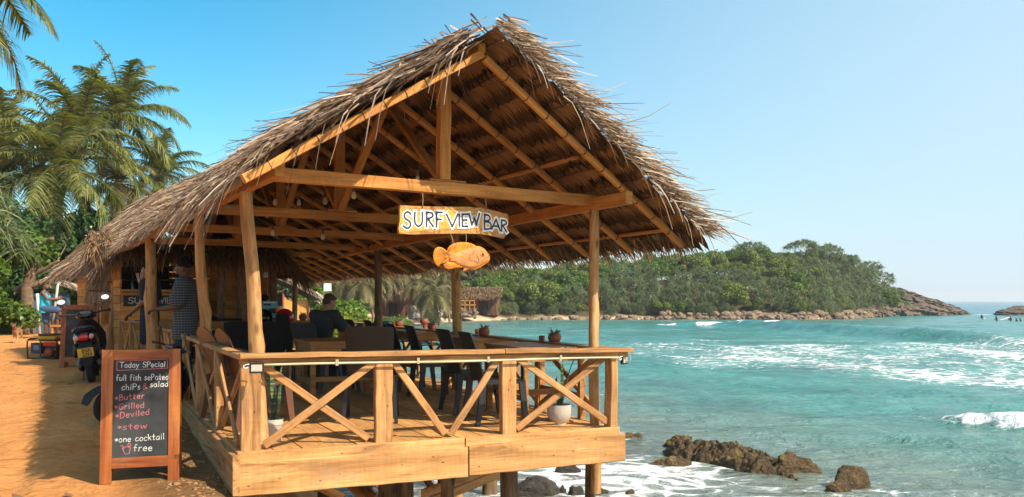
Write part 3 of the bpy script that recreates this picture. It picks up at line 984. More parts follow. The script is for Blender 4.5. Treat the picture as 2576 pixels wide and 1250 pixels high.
def searock(x0, x1, y0, y1, zt, seed, label, name="sea_rock", mat=None, rot=0.0, strata=None, rough=0.4, f=1.3, group=None):
    "rock seen between x0 and x1 with waterline y1 and top near y0"
    mat = mat or SEAROCK
    c = G((x0 + x1) / 2, lerp(y0, y1, 0.55), SEA)
    wd = (x1 - x0) / F_ * c.y
    me = rockmesh(name, mat, (wd / 2 / 1.02, wd / 2 * rot if rot else wd * 0.36, zt), seed, strata, 5, rough, f)
    return tag(link(name, me, None, Matrix.Translation((c.x, c.y, SEA))), label, "rock", group)
def bigrock():
    "the long weedy ledge: a slab with tilted layers, running from back left to front right"
    a, b = G(1690, 1118, SEA), G(2030, 1208, SEA)
    mb = MB()
    L = (b - a).length
    n, k = 130, 64
    off = V((4.1, 9.2, 0))
    for i in range(n + 1):
        t = i / n
        for j in range(k + 1):
            u = j / k * 2 - 1                               # -1 front (towards camera) .. 1 back
            env = min(1, 0.35 + t * 2.2) * min(1, (1.03 - t) * 4.5)
            wd = 1.0 * env * (0.80 + 0.2 * math.sin(5 * t + 1))
            x, y = t * L, u * wd + 0.12 * math.sin(4 * t)
            prof = max(0.0, 1 - abs(u) ** 2.6)
            st = mnoise.fractal(V((x * 0.35 + y * 0.2, y * 2.8 - x * 0.8, 0)) + off, 1.0, 2.1, 5)
            dip = (y * 2.2 - x * 0.62 + 0.3 * st)
            saw = dip - math.floor(dip)
            saw = min(saw * 1.3, (1 - saw) * 5)
            h = 0.09 * min(1, prof * 3) * env + (0.22 - 0.08 * u) * prof ** 0.8 * env * (0.85 + 0.15 * math.sin(3.2 * t + 0.4))
            h += (0.11 * (saw - 0.5) + 0.05 * st) * min(1, prof * 2.5)
            h -= 0.10 * math.exp(-((t - 0.66 - 0.16 * u) / 0.04) ** 2) * prof
            h += 0.075 * (mnoise.fractal(V((x * 5, y * 9, 2)) + off, 0.5, 2.1, 6))
            st *= 0.6
            mb.v.append((x, y + 0.05 * st, h - 0.14))
    for i in range(n):
        for j in range(k):
            o = i * (k + 1) + j
            mb.f.append((o, o + k + 1, o + k + 2, o + 1))
            mb.m.append(0)
    M = axis(V((a.x, a.y, SEA)), V((b.x, b.y, SEA)))
    return tag(mb.build("sea_rock", [SEAROCK], None, M, smooth=True, sharp=35), "long layered ledge of brown weedy rock rising from the white wash", "rock")
bigrock()
searock(1930, 2062, 1160, 1214, 0.30, 5, "rounded weedy hump joined to the right end of the long layered ledge", rot=0.42)
searock(1640, 1735, 1160, 1185, 0.16, 6, "low flat weedy rock awash left of the long layered ledge", rot=0.3)
searock(1672, 1740, 1106, 1136, 0.20, 8, "small rounded rock tip at the back left end of the long ledge", rot=0.5)
searock(2098, 2190, 1192, 1246, 0.29, 15, "egg shaped brown rock standing alone to the right of the long ledge", rot=0.55, rough=0.22, f=1.0)
searock(2080, 2140, 1226, 1248, 0.16, 10, "low rock at the foot of the egg shaped brown rock", rot=0.4)
searock(2030, 2064, 1184, 1200, 0.10, 11, "tiny brown rock awash between the ledge and the egg shaped rock", rot=0.4)
searock(1392, 1462, 1176, 1206, 0.17, 12, "smooth grey rock in the wash just below the deck corner", mat=WETROCK, rot=0.4, rough=0.2)
for i, (x0, x1, y0, y1, zt, lb) in enumerate(((1288, 1398, 1226, 1262, 0.24, "wide wet grey rock under the deck edge at the foot of the thick pile"), (1402, 1424, 1232, 1252, 0.12, "narrow dark wet rock under the deck between the thick and slim piles"),
        (1426, 1470, 1236, 1258, 0.14, "dark wet rock beside the slim round pile under the deck corner"), (1478, 1530, 1236, 1254, 0.12, "flat dark wet rock just right of the slim round pile"), (1228, 1268, 1195, 1214, 0.10, "small dark rock awash under the middle of the deck beam"),
        (1560, 1620, 1092, 1108, 0.10, "brown rock awash right of the deck corner below the railing end"), (1570, 1600, 1240, 1256, 0.1, "small brown rock at the bottom edge left of the long ledge"))):
    searock(x0, x1, y0, y1, zt, 20 + i, lb, mat=WETROCK if i < 5 else SEAROCK, rot=0.45, rough=0.3)

# headland: layered bare rock
def headland():
    mb = MB()
    n, k = 150, 46
    for i in range(n + 1):
        t = i / n
        X = lerp(54, 94.6, t)
        yb = float(np.interp(X, [54, 60, 66, 76, 86, 93, 96], [137.5, 143, 151.5, 161.5, 166.5, 172, 179])) - 0.8
        top = float(np.interp(X, [54, 62, 69, 73, 77, 80, 84, 88, 91.5, 93.5, 95.5], [-0.9, 0.2, 2.4, 3.9, 3.7, 3.0, 2.0, 1.0, 0.3, -0.6, -1.7]))
        for j in range(k + 1):
            u = j / k
            d = 16 * u ** 1.3
            zz = SEA - 0.3 + (top - SEA + 0.3) * min(1.0, (u * 1.9)) ** 0.75
            if u > 0.75:
                zz -= (u - 0.75) * 9
            q = V((X * 0.16, (zz + X * 0.16) * 0.8, u * 2.0))
            nz = mnoise.fractal(q, 0.8, 2.1, 5)
            led = ((zz + X * 0.17 + 0.8 * nz) % 0.8) / 0.8
            Y = yb + d + 1.6 * nz + 0.9 * led
            mb.v.append((X + 0.5 * nz, Y, zz + 0.5 * nz * u + 0.22 * mnoise.noise(V((X * 0.9, zz * 2.0, 3)))))
    for i in range(n):
        for j in range(k):
            o = i * (k + 1) + j
            mb.f.append((o, o + k + 1, o + k + 2, o + 1))
            mb.m.append(0)
    return tag(mb.build("headland_rock", [HEADR], None, smooth=True, sharp=30), "bare layered brown rock slope running down to the sea at the tip of the headland", "rock")
headland()
c = P(2572, 783, 168)
tag(link("offshore_rock", rockmesh("offshore_rock", HEADR, (5.2, 2.5, 1.75), 41, ((0.2, 0, 1), 4, 0.12), 5, 0.22, 1.0), None, Matrix.Translation((c.x, 168, SEA))), "flat dark rock standing alone in the open sea at the right beyond the surfers", "rock")
bl = [rockmesh("shore_boulder", BOULD, (1, 0.9, 0.8), 50 + i, None, 3, 0.32, 1.1) for i in range(6)]
SPAN = [(X, float(np.interp(X, [-6, 2, 15, 28, 40, 50, 57, 64], [119, 126.3, 128.2, 128.7, 129.2, 131.2, 139.5, 149]))) for X in np.linspace(-1, 63, 165)]
BG = "boulders heaped along the far shore"
def boulder(x, y, z, s, label):
    o = link("shore_boulder", RNG.choice(bl), None, TR(x, y, z, RNG.uniform(0, 6.28), 1.0, RNG.uniform(-.3, .3)) @ Matrix.Diagonal((s * RNG.uniform(.8, 1.3), s * RNG.uniform(.8, 1.2), s * RNG.uniform(.6, 1.0), 1)))
    return tag(o, label, "boulder", BG)
for i, (x, y) in enumerate(SPAN):
    dense = 1.0 if x > 17 else 0.55
    if RNG.random() > dense:
        continue
    near = x < 24
    boulder(x + RNG.uniform(-.3, .3), y + RNG.uniform(-1.6, 0.9), SEA + RNG.uniform(-0.1, 0.35), RNG.choice((0.22, 0.3, 0.4, 0.5, 0.62, 0.8)) * RNG.uniform(0.8, 1.2),
            "brown boulder at the waterline under the trees in the middle of the bay" if near else ("pale boulder of the heap at the waterline below the wooded headland" if x < 46 else "dark boulder of the tumbled heap nearest the bare rock point"))
    if x > 22 and RNG.random() < 0.75:
        boulder(x + RNG.uniform(-.4, .4), y + RNG.uniform(1.0, 2.6), SEA + RNG.uniform(0.45, 0.85), RNG.choice((0.25, 0.35, 0.5, 0.7, 0.9)) * RNG.uniform(0.8, 1.2),
                "pale boulder lying higher up, against the foot of the headland trees" if x < 46 else "large dark boulder lying higher up beside the bare rock point")

gb = NB()
rg = np.random.RandomState(77)
def scatter(n, fx, smin, smax):
    for i in range(n):
        x, y = fx()
        z = gz(x, y)
        s_ = rg.uniform(smin, smax) * (1 if rg.uniform() > 0.08 else 1.9)
        d = rg.normal(size=(8, 3)) * 0.22
        c = (np.array([(-1, -1, -.6), (1, -1, -.6), (1, 1, -.6), (-1, 1, -.6), (-.7, -.7, .6), (.7, -.7, .6), (.7, .7, .6), (-.7, .7, .6)]) + d) * s_ * np.array([1.2, 0.9, 0.7])
        a = rg.uniform(0, 6.28)
        c = np.stack([c[:, 0] * math.cos(a) - c[:, 1] * math.sin(a), c[:, 0] * math.sin(a) + c[:, 1] * math.cos(a), c[:, 2]], 1) + np.array([x, y, z + s_ * 0.15])
        gb.add(c, np.array([(3, 2, 1, 0), (4, 5, 6, 7), (0, 1, 5, 4), (1, 2, 6, 5), (2, 3, 7, 6), (3, 0, 4, 7)]))
def near_deck():
    q = rg.uniform(-0.3, 5.0)
    o = rg.uniform(0.0, 0.62) ** 1.2 
    return C0x - 0.455 * q - 0.89 * o, C0y + 0.8905 * q - 0.455 * o
C0x, C0y = -2.17, 6.78
scatter(650, near_deck, 0.005, 0.014)
def on_road():
    y = rg.uniform(5.5, 26)
    return -0.52 * y - rg.uniform(-0.6, 3.5), y
scatter(420, on_road, 0.004, 0.010)
GRAV = m_rock("rubble_stone", [(0.20, 0.09, 0.035), (0.36, 0.18, 0.08), (0.42, 0.26, 0.14)], 9.0, (1, 1, 1), 0.5, 0.95)
struct(link("gravel", gb.mesh("gravel", GRAV)), 'stuff')
# ------------------------------------------------------------------ the beach bar
bar = thing("beach_bar", "open sided timber bar on log piles with a thatched gable roof over the sea edge", "beach bar", (-2.136, 6.80, 0))
C0, C1 = V((-2.136, 6.80, 0)), V((0.985, 8.115, 0))
A = (C1 - C0).normalized()                      # along the front
Bd = V((-0.447, 0.8945, 0))                     # into the building (deck)
nA = V((A.y, -A.x, 0))                          # outward normal of the front (towards viewer)
UP = V((0, 0, 1))
FL = (C1 - C0).length
# floor: boards run away from the viewer; edges follow left and right sides
BL = V((-0.455, 0.8905, 0))
BR = V((-0.40, 0.9165, 0))
def floor_pt(u, s, z=0.0):
    "u 0..1 across, s metres in"
    return lerp(C0 + BL * s, C1 + BR * s, u) + V((0, 0, z))
mb = MB()
nb = 15
rr = random.Random(5)
Mf = axis(C0, C0 + Bd)
Mi = Mf.inverted()
for i in range(nb):
    u0, u1 = i / nb + 0.0016, (i + 1) / nb - 0.0016
    s = -0.01
    while s < 15.4:
        e = min(15.4, s + rr.uniform(1.6, 2.9))
        dz = rr.uniform(-0.004, 0.002)
        ps = [floor_pt(u, q, z) for z in (-0.03, dz) for u, q in ((u0, s), (u1, s), (u1, e), (u0, e))]
        mb.add([Mi @ p for p in ps], [(3, 2, 1, 0), (4, 5, 6, 7), (0, 1, 5, 4), (1, 2, 6, 5), (2, 3, 7, 6), (3, 0, 4, 7)])
        s = e + 0.006
floor = mb.build("deck_floor", [DECKW], bar, Mf)
# loose board near the right post
mb = MB()
q0 = floor_pt(0.74, 0.5, 0.012)
mb.box((0, -0.16, 0), (0.62, 0.16, 0.018), axis(q0, q0 + A))
mb.build("loose_floor_board", [SAWN], floor, None)
# front boards
nAo = nA * 0.02
jn = 0.545
def fpt(t, z, off):
    return C0 + A * (t * FL) + nA * off + V((0, 0, z))
beam("front_ledger", fpt(-0.012, -0.045, 0.03), fpt(jn, -0.043, 0.03), 0.05, 0.085, FRONTB, bar, seg=10)
beam("front_ledger", fpt(jn + 0.003, -0.043, 0.033), fpt(1.004, -0.035, 0.033), 0.05, 0.085, FRONTB, bar, seg=10)
beam("front_beam", fpt(-0.018, -0.205, 0.075), fpt(jn + 0.004, -0.205, 0.075), 0.055, 0.262, FRONTB, bar, seg=12, wob=0.004)
beam("front_beam", fpt(jn + 0.008, -0.196, 0.082), fpt(1.012, -0.178, 0.082), 0.055, 0.255, FRONTB, bar, seg=12, wob=0.004)
# left side board
def lpt(s, z, off):
    return C0 + BL * s + V((-BL.y, BL.x, 0)) * off + V((0, 0, z))
beam("side_beam", lpt(-0.10, -0.175, 0.075), lpt(5.3, -0.15, 0.055), 0.05, 0.31, SAWN, bar, seg=12)
beam("side_ledger", lpt(-0.045, -0.03, 0.03), lpt(5.3, -0.03, 0.02), 0.05, 0.07, SAWN, bar, seg=10)
for k in range(4):
    s = 0.55 + 1.1 * k
    beam("joist", floor_pt(0.01, s, -0.115), floor_pt(0.995, s, -0.115), 0.07, 0.15, DECKW, bar)

# piles under the deck
def pile(x, d, r, mat, seed, top=-0.14, lean=0.02):
    X = (x - CX_) / F_ * d
    zb = min(gz(X, d), SEA) - 0.35 if d < 30 else SEA - 0.4
    zb = gz(X, d) - 0.3
    return log("pile", V((X, d, zb)), V((X + lean, d, top)), r * 1.06, r, mat, bar, seed, n=14, wob=0.008, knots=2)
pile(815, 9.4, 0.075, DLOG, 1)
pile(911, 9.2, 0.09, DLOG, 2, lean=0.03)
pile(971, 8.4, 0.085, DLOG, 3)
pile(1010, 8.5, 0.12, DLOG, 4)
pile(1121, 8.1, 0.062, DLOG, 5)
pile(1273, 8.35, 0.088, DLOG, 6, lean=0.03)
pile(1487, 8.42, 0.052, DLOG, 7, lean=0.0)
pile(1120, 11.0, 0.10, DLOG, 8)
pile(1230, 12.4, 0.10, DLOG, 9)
for (a, b) in ((P(1062, 1242, 8.25), P(1262, 1176, 9.2)), (P(1080, 1262, 8.3), P(1275, 1184, 9.25)), (P(1063, 1192, 9.0), P(1110, 1262, 8.5)), (P(770, 1205, 7.7), P(860, 1252, 7.9)), (P(868, 1208, 8.7), P(925, 1262, 8.4)), (P(905, 1220, 9.3), P(945, 1255, 8.9))):
    beam("pile_brace", a, b, 0.035, 0.09, SAWN, bar)

# railing
RH = 0.735
TR0 = C0 + V((-0.02, -0.015, RH + 0.035))
TR1 = C0 + A * (FL + 0.16) + V((0, 0, RH - 0.012))
hr = beam("handrail", C0 + A * -0.035 + nA * 0.01 + V((0, 0, RH + 0.026)), C0 + A * (FL * 0.655) + nA * 0.01 + V((0, 0, RH + 0.01)), 0.135, 0.042, SAWN, bar, seg=10)
beam("handrail", C0 + A * (FL * 0.657) + nA * 0.012 + V((0, 0, RH + 0.014)), C0 + A * (FL + 0.15) + nA * 0.012 + V((0, 0, RH - 0.004)), 0.135, 0.042, SAWN, bar, seg=10)
beam("rail_bearer", C0 + A * 0.09 + nA * 0.012 + V((0, 0, RH - 0.022)), C0 + A * (FL + 0.11) + nA * 0.012 + V((0, 0, RH - 0.046)), 0.045, 0.05, SAWN, hr, seg=8)
mb = MB()
zr = lambda t: lerp(RH - 0.052, RH - 0.077, t)
mb.tube([C0 + A * (FL * t) + nA * 0.062 + V((0, 0, zr(t) + 0.006 + 0.004 * math.sin(9 * t))) for t in np.linspace(0.03, 1.0, 24)], 0.0095, 8)
mb.build("cable_pipe", [CREAM], hr, smooth=True)
for t in (0.215, 0.42, 0.61, 0.82):
    mb = MB()
    p = C0 + A * (FL * t) + nA * 0.066 + V((0, 0, zr(t) + 0.006))
    mb.box((-0.01, -0.012, -0.016), (0.01, 0.012, 0.034), Matrix.Translation(p))
    mb.build("pipe_clip", [CREAM], hr)
posts_x = [(631, 0.155, 0.075, 0.0), (966, 0.148, 0.085, 0.02), (1280, 0.138, 0.085, 0.03), (1540, 0.075, 0.13, 0.0)]
def on_front(x):
    "distance along the front line seen at x"
    k = (x - CX_) / F_
    # C0.x + A.x*t = k*(C0.y + A.y*t)
    return (k * C0.y - C0.x) / (A.x - k * A.y)
pt = [on_front(x) for x, *_ in posts_x]
for (x, w_, dd, off), t in zip(posts_x, pt):
    b = C0 + A * t - nA * 0.03
    beam("rail_post", b + V((0, 0, 0.0)), b + V((0.012 if x > 1500 else 0, 0, RH + 0.004)), dd, w_, SAWN, bar, up=A, seg=6)
def brace(a, b, off, w_=0.062, th=0.026):
    beam("rail_brace", a + nA * off, b + nA * off, th, w_, SAWN, bar, up=(0, 0, 1), seg=6)
ZL, ZH = 0.035, RH - 0.06
def fp(t, z):
    return C0 + A * t + V((0, 0, z))
hw = 0.075
brace(fp(pt[0] + hw + 0.02, ZH), fp(pt[1] - hw - 0.05, ZL), -0.045)
brace(fp(pt[0] + hw + 0.03, ZL), fp(pt[1] - hw - 0.01, ZH), -0.012)
mid = (pt[1] + pt[2]) / 2
brace(fp(pt[1] + hw + 0.02, ZH), fp(mid - 0.02, ZL), -0.03)
brace(fp(pt[2] - hw - 0.02, ZH), fp(mid + 0.035, ZL), -0.03)
brace(fp(pt[2] + hw + 0.02, ZH), fp(pt[3] - 0.05, ZL + 0.02), -0.012)
brace(fp(pt[2] + hw + 0.02, ZL), fp(pt[3] - 0.04, ZH), -0.045)
# left railing
LEN = 4.12
lr = beam("handrail", lpt(-0.05, RH + 0.02, 0.0), lpt(LEN, RH + 0.035, 0.0), 0.10, 0.045, SAWN, bar, seg=8)
nL = V((-BL.y, BL.x, 0))
ls = [1.35, 2.75, LEN - 0.06]
for s in ls:
    b = lpt(s, 0, 0.0)
    beam("rail_post", b, b + V((0, 0, RH)), 0.07, 0.12, SAWN, bar, up=BL, seg=5)
def lbr(s0, z0, s1, z1, off):
    beam("rail_brace", lpt(s0, z0, off), lpt(s1, z1, off), 0.026, 0.06, SAWN, bar, seg=5)
e = [0.08] + ls
for i in range(3):
    lbr(e[i] + 0.08, ZL, e[i + 1] - 0.07, ZH, 0.02)
    lbr(e[i] + 0.08, ZH, e[i + 1] - 0.07, ZL, -0.02)

# short inner railings by the road entrance
def inner_rail(a, b, h):
    a, b = V((a.x, a.y, 0)), V((b.x, b.y, 0))
    z_ = V((0, 0, 1))
    r0 = beam("entrance_rail", a + z_ * h, b + z_ * h, 0.07, 0.045, SAWN, bar)
    for p in (a, lerp(a, b, 0.5), b):
        beam("rail_post", p, p + z_ * (h - 0.02), 0.07, 0.07, SAWN, bar, up=(b - a).normalized())
    m_ = lerp(a, b, 0.5)
    for p, q in ((a, m_), (m_, b)):
        beam("rail_brace", lerp(p, q, 0.1) + z_ * 0.05, lerp(p, q, 0.9) + z_ * (h - 0.05), 0.025, 0.055, SAWN, bar)
        beam("rail_brace", lerp(p, q, 0.1) + z_ * (h - 0.05), lerp(p, q, 0.9) + z_ * 0.05 + V((0.03, 0.03, 0)), 0.025, 0.055, SAWN, bar)
inner_rail(P(304, 757, 15.0), P(362, 757, 13.2), 0.86)
inner_rail(P(402, 757, 12.2), P(438, 757, 11.4), 0.80)
# seaward railing with a shelf top
def rpt(s, z, off=0.0):
    return C1 + BR * s + V((BR.y, -BR.x, 0)) * off + V((0, 0, z))
sr = beam("shelf_rail", rpt(0.1, 0.735), rpt(7.4, 0.735), 0.16, 0.035, TABLEW, bar, seg=8)
beam("shelf_rail", rpt(7.42, 0.738), rpt(14.6, 0.735), 0.16, 0.035, TABLEW, bar, seg=8)
for k in range(6):
    s = 1.5 * (k + 1) + 0.2
    beam("rail_post", rpt(s, 0), rpt(s, 0.71), 0.07, 0.10, SAWN, bar, up=BR)
    a, b = s - 1.42, s - 0.08
    beam("rail_brace", rpt(a, 0.04, 0.02), rpt(b, 0.68, 0.02), 0.026, 0.06, SAWN, bar)
    beam("rail_brace", rpt(a, 0.68, -0.02), rpt(b, 0.04, -0.02), 0.026, 0.06, SAWN, bar)

# roof frame -------------------------------------------------------
BRG = V((-0.5, 0.866, 0))
def ridge(s, z=0.0):
    return V((-0.6, 7.49, 3.19)) + BRG * s + V((0, 0, z))
S0 = -0.73
def eaveR(s):
    return V((1.668, 8.275, 1.736)) + V((-0.438, 0.899, 0)) * (s - S0)
def eaveL(s):
    return V((-1.80, 5.72, 2.02)) + V((-0.49, 0.872, 0)) * (s - S0)
def plateL(v):
    return V((-2.158, 6.93, 2.08)) + BRG * v
def plateR(v):
    return V((0.80, 8.31, 2.08)) + V((-0.43, 0.903, 0)) * v
def xy_hit(o, d, p, e):
    "line o+d*t meets p+e*v -> v"
    rx, ry = p.x - o.x, p.y - o.y
    return (d.y * rx - d.x * ry) / (d.x * e.y - d.y * e.x)
beam("wall_plate", plateL(-1.03) + V((0, 0, 0.055)), plateL(4.2) + V((0, 0, 0.055)), 0.07, 0.11, BEAM, bar)
beam("wall_plate", plateL(4.2) + V((0.01, 0, 0.05)), plateL(11.2) + V((0.01, 0, 0.05)), 0.07, 0.11, BEAM, bar)
beam("wall_plate", plateR(-0.62) + V((0, 0, 0.06)), plateR(3.5) + V((0, 0, 0.06)), 0.07, 0.12, BEAM, bar)
beam("wall_plate", plateR(3.3) + V((-0.06, -0.02, 0.06)), plateR(9) + V((-0.06, 0, 0.06)), 0.07, 0.12, BEAM, bar)
beam("wall_plate", plateR(8.9) + V((0.0, -0.02, 0.06)), plateR(14.6) + V((0.0, 0, 0.06)), 0.07, 0.12, BEAM, bar)
# ridge beam, rounded nose
mb = MB()
L = 12.2
rings = []
for x, k in ((-0.0, 0.55), (0.01, 0.8), (0.03, 0.95), (0.06, 1.0), (3, 1), (6, 1), (9, 1), (L, 1)):
    hw_, hh = 0.042 * k, 0.054 * k
    c = 0.014
    rings.append([V((x, y, z)) for y, z in ((-hw_ + c, -hh), (hw_ - c, -hh), (hw_, -hh + c), (hw_, hh - c), (hw_ - c, hh), (-hw_ + c, hh), (-hw_, hh - c), (-hw_, -hh + c))])
mb.loft(rings)
mb.build("ridge_beam", [BEAM], bar, axis(ridge(S0) + V((0, 0, 0.05)), ridge(2) + V((0, 0, 0.05))), smooth=False)
trs = [0.0, 2.81, 5.4, 8.2, 11.0]
tdir = [V((math.cos(R(q)), math.sin(R(q)), 0)) for q in (33.5, 34, 33, 33, 33)]
for i, s in enumerate(trs):
    K = ridge(s)
    d = tdir[i]
    vl = xy_hit(K, d, plateL(0), BRG)
    vr = xy_hit(K, d, plateR(0), V((-0.43, 0.903, 0)))
    a, b = plateL(vl), plateR(vr)
    if i == 0:
        a, b = V((-1.90, 6.60, 2.08)), V((0.79, 8.39, 2.08))
    zt = 0.05 + 0.055
    a = a + V((0, 0, zt)) - d * 0.03
    b = b + V((0, 0, zt)) + d * 0.02
    tb = beam("tie_beam", a, b, 0.09, 0.105, BEAM, bar, seg=8)
    kz = 2.08 + zt + 0.055
    kp = V((K.x, K.y, kz))
    off = V((-d.y, d.x, 0)) * -0.0
    beam("king_post", kp, V((K.x, K.y, 3.19)), 0.085, 0.108, BEAM, tb, up=d, seg=5)
    beam("king_post_pad", kp - d * 0.16 + V((0, 0, 0.008)), kp + d * 0.2 + V((0, 0, 0.008)), 0.10, 0.02, BEAM, tb, seg=2)
    if i < 4:
        K2 = ridge(trs[i + 1])
        m_ = ridge((s + trs[i + 1]) / 2 - 0.05)
        bs = V((K.x, K.y, kz + 0.03)) + BRG * 0.06
        be = V((K2.x, K2.y, kz + 0.03)) - BRG * 0.06
        beam("ridge_brace", bs, m_ - BRG * 0.06, 0.045, 0.085, BEAM, tb, up=d)
        beam("ridge_brace", be, m_ + BRG * 0.02, 0.045, 0.085, BEAM, tb, up=d)
# rafters
NRAF = 18
rt = [(j + 1) / 11 for j in range(10)]
for i in range(NRAF):
    s = S0 + 0.02 + 0.9 * i
    if s < 11.6:
        beam("rafter", ridge(s, 0.0), eaveL(s) , 0.055, 0.062, BEAM, bar, mats=[BEAM, ROPE], ties=rt)
    beam("rafter", ridge(s, -0.01) + (eaveR(s) - ridge(s)) * 0.012, eaveR(s), 0.062, 0.062, BEAM, bar, mats=[BEAM, ROPE], ties=rt, bev=0.016)
for f, s0, s1 in ((0.5, -0.45, 4.5), (0.5, 4.4, 9), (0.5, 8.9, 14), (0.93, -0.65, 3.6), (0.93, 3.5, 8.2), (0.93, 8.1, 14.4)):
    p0, p1 = lerp(ridge(s0), eaveR(s0), f), lerp(ridge(s1), eaveR(s1), f)
    beam("roof_batten", p0 + V((0, 0, 0.048)), p1 + V((0, 0, 0.048)), 0.06, 0.03, BEAM, bar)

# posts
log("post", V((-2.02, 6.98, -0.3)), V((-2.168, 6.94, 2.09)), 0.062, 0.052, LOG, bar, 21, wob=0.012, knots=4)
log("post", plateR(0) + V((0.015, 0, -2.75)), plateR(0) + V((0, 0, 0.005)), 0.052, 0.046, LOG, bar, 22, wob=0.016, knots=6)
for v, sd in ((3.66, 23), (7.32, 24), (14.6, 25)):
    b = plateR(v)
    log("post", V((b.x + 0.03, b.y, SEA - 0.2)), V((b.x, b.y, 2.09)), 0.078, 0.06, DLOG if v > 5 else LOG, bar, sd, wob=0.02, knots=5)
log("post", V((-3.27, 9.23, -0.35)), plateL(2.25) + V((0.03, 0, 0.005)), 0.062, 0.048, LOG, bar, 26, wob=0.014, knots=4)
log("post", plateL(5.95) + V((0.05, 0, -2.4)), plateL(5.9) + V((0, 0, 0.005)), 0.098, 0.068, LOG, bar, 27, wob=0.02, knots=5)
log("post", plateL(10.72) + V((-0.12, 0, -2.4)), plateL(10.8) + V((0.02, 0, 0.005)), 0.105, 0.068, LOG, bar, 28, wob=0.02, knots=3)

# thatch -----------------------------------------------------------
def surfR(s, t):
    return lerp(ridge(s, 0.05), eaveR(s) + V((0, 0, 0.05)), t)
def surfL(s, t):
    return lerp(ridge(s, 0.05), eaveL(s) + V((0, 0, 0.045)), t)
def m_mat():
    m, nt, b = newmat("woven_palm_mats")
    uv = nd(nt, 'ShaderNodeAttribute', {'attribute_name': 'uvm'}).outputs['Vector']
    sp = nd(nt, 'ShaderNodeSeparateXYZ', None, {0: uv})
    fr = sp.outputs[2]
    dia = math_(nt, 'ADD', math_(nt, 'MULTIPLY', sp.outputs[0], 30.0), math_(nt, 'MULTIPLY', fr, 5.0))
    cm = nd(nt, 'ShaderNodeCombineXYZ', None, {0: dia, 1: math_(nt, 'MULTIPLY', sp.outputs[1], 5.0)})
    n = nd(nt, 'ShaderNodeTexNoise', None, {'Vector': cm.outputs[0], 'Scale': 0.8, 'Detail': 3.0, 'Roughness': 0.7})
    big = nd(nt, 'ShaderNodeTexNoise', None, {'Vector': uv, 'Scale': 1.8, 'Detail': 4.0})
    sn = math_(nt, 'FRACT', dia)
    groove = ramp(nt, sn, [(0.0, 0.55), (0.15, 0.95), (0.7, 1.08), (1.0, 0.7)])
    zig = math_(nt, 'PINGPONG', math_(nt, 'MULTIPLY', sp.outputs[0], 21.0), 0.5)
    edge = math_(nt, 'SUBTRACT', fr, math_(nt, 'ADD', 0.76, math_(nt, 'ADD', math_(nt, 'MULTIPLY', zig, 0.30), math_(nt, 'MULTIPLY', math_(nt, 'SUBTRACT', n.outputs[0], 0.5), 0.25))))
    dk = ramp(nt, math_(nt, 'ADD', edge, 0.5), [(0.47, 1.0), (0.53, 0.22)])  # dark zigzag row edge, with the shadow gap between mats put into the colour
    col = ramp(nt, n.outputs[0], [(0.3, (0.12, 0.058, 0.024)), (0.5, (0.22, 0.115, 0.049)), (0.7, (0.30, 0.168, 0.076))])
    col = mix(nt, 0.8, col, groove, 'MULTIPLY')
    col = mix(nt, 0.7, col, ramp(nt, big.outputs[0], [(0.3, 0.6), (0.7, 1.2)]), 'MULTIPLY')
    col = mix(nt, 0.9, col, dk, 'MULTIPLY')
    nt.links.new(col, b.inputs['Base Color'])
    b.inputs['Roughness'].default_value = 0.9
    b.inputs['Specular IOR Level'].default_value = 0.15
    bump(nt, b, math_(nt, 'ADD', groove, n.outputs[0]), 0.8, 0.012)
    return m
MATM = m_mat()
def mat_rows(name, surf, s0, s1, rows, parent, seed, tmax=1.03):
    "overlapping woven palm mats seen from below, one strip per row"
    r = np.random.RandomState(seed)
    vs, qs, uv = [], [], []
    o = 0
    ds = 0.05
    ns = int((s1 - s0) / ds)
    for k in range(rows):
        ta, tb = (k - 0.55) / rows * tmax, (k + 1.0) / rows * tmax
        ta = max(ta, -0.01)
        t_ = [ta, lerp(ta, tb, 0.35), lerp(ta, tb, 0.7), lerp(ta, tb, 0.9), tb]
        for i in range(ns + 1):
            s = s0 + ds * i
            zig = 0.028 * ((i % 2) - 0.5) + r.normal() * 0.012 + 0.02 * math.sin(s * 2.3 + k)
            for j, t in enumerate(t_):
                tt = t + (zig if j == 4 else (zig * 0.3 if j == 3 else 0))
                p = surf(s, tt)
                dz = (0.075, 0.06, 0.035, 0.012, -0.016)[j] + r.normal() * 0.004 + 0.010 * math.sin(s * 3.1 + k * 1.7)
                vs.append((p.x, p.y, p.z + dz))
                uv.append((s + k * 0.37, t * 1.9 + k * 0.13, (0.0, 0.35, 0.7, 0.9, 1.0)[j]))
        for i in range(ns):
            for j in range(4):
                a = o + i * 5 + j
                qs.append((a, a + 1, a + 6, a + 5))
        o += (ns + 1) * 5
    me = npmesh(name, np.array(vs), np.array(qs), MATM, True)
    at = me.attributes.new('uvm', 'FLOAT_VECTOR', 'POINT')
    at.data.foreach_set('vector', np.array(uv, dtype=np.float32).ravel())
    return link(name, me, parent)
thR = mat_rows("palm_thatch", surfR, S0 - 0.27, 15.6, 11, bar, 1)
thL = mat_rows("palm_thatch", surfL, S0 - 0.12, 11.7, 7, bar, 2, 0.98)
# dark cords along each row on the underside
mb = MB()
for k in range(11):
    t = (k + 0.25) / 11 * 1.03
    mb.tube([surfR(s, t + 0.004 * math.sin(3 * s + k)) + V((0, 0, 0.030)) for s in np.linspace(S0 - 0.25, 15, 50)], 0.010, 5)
mb.build("thatch_stick", [DLOG], thR, fix=False)

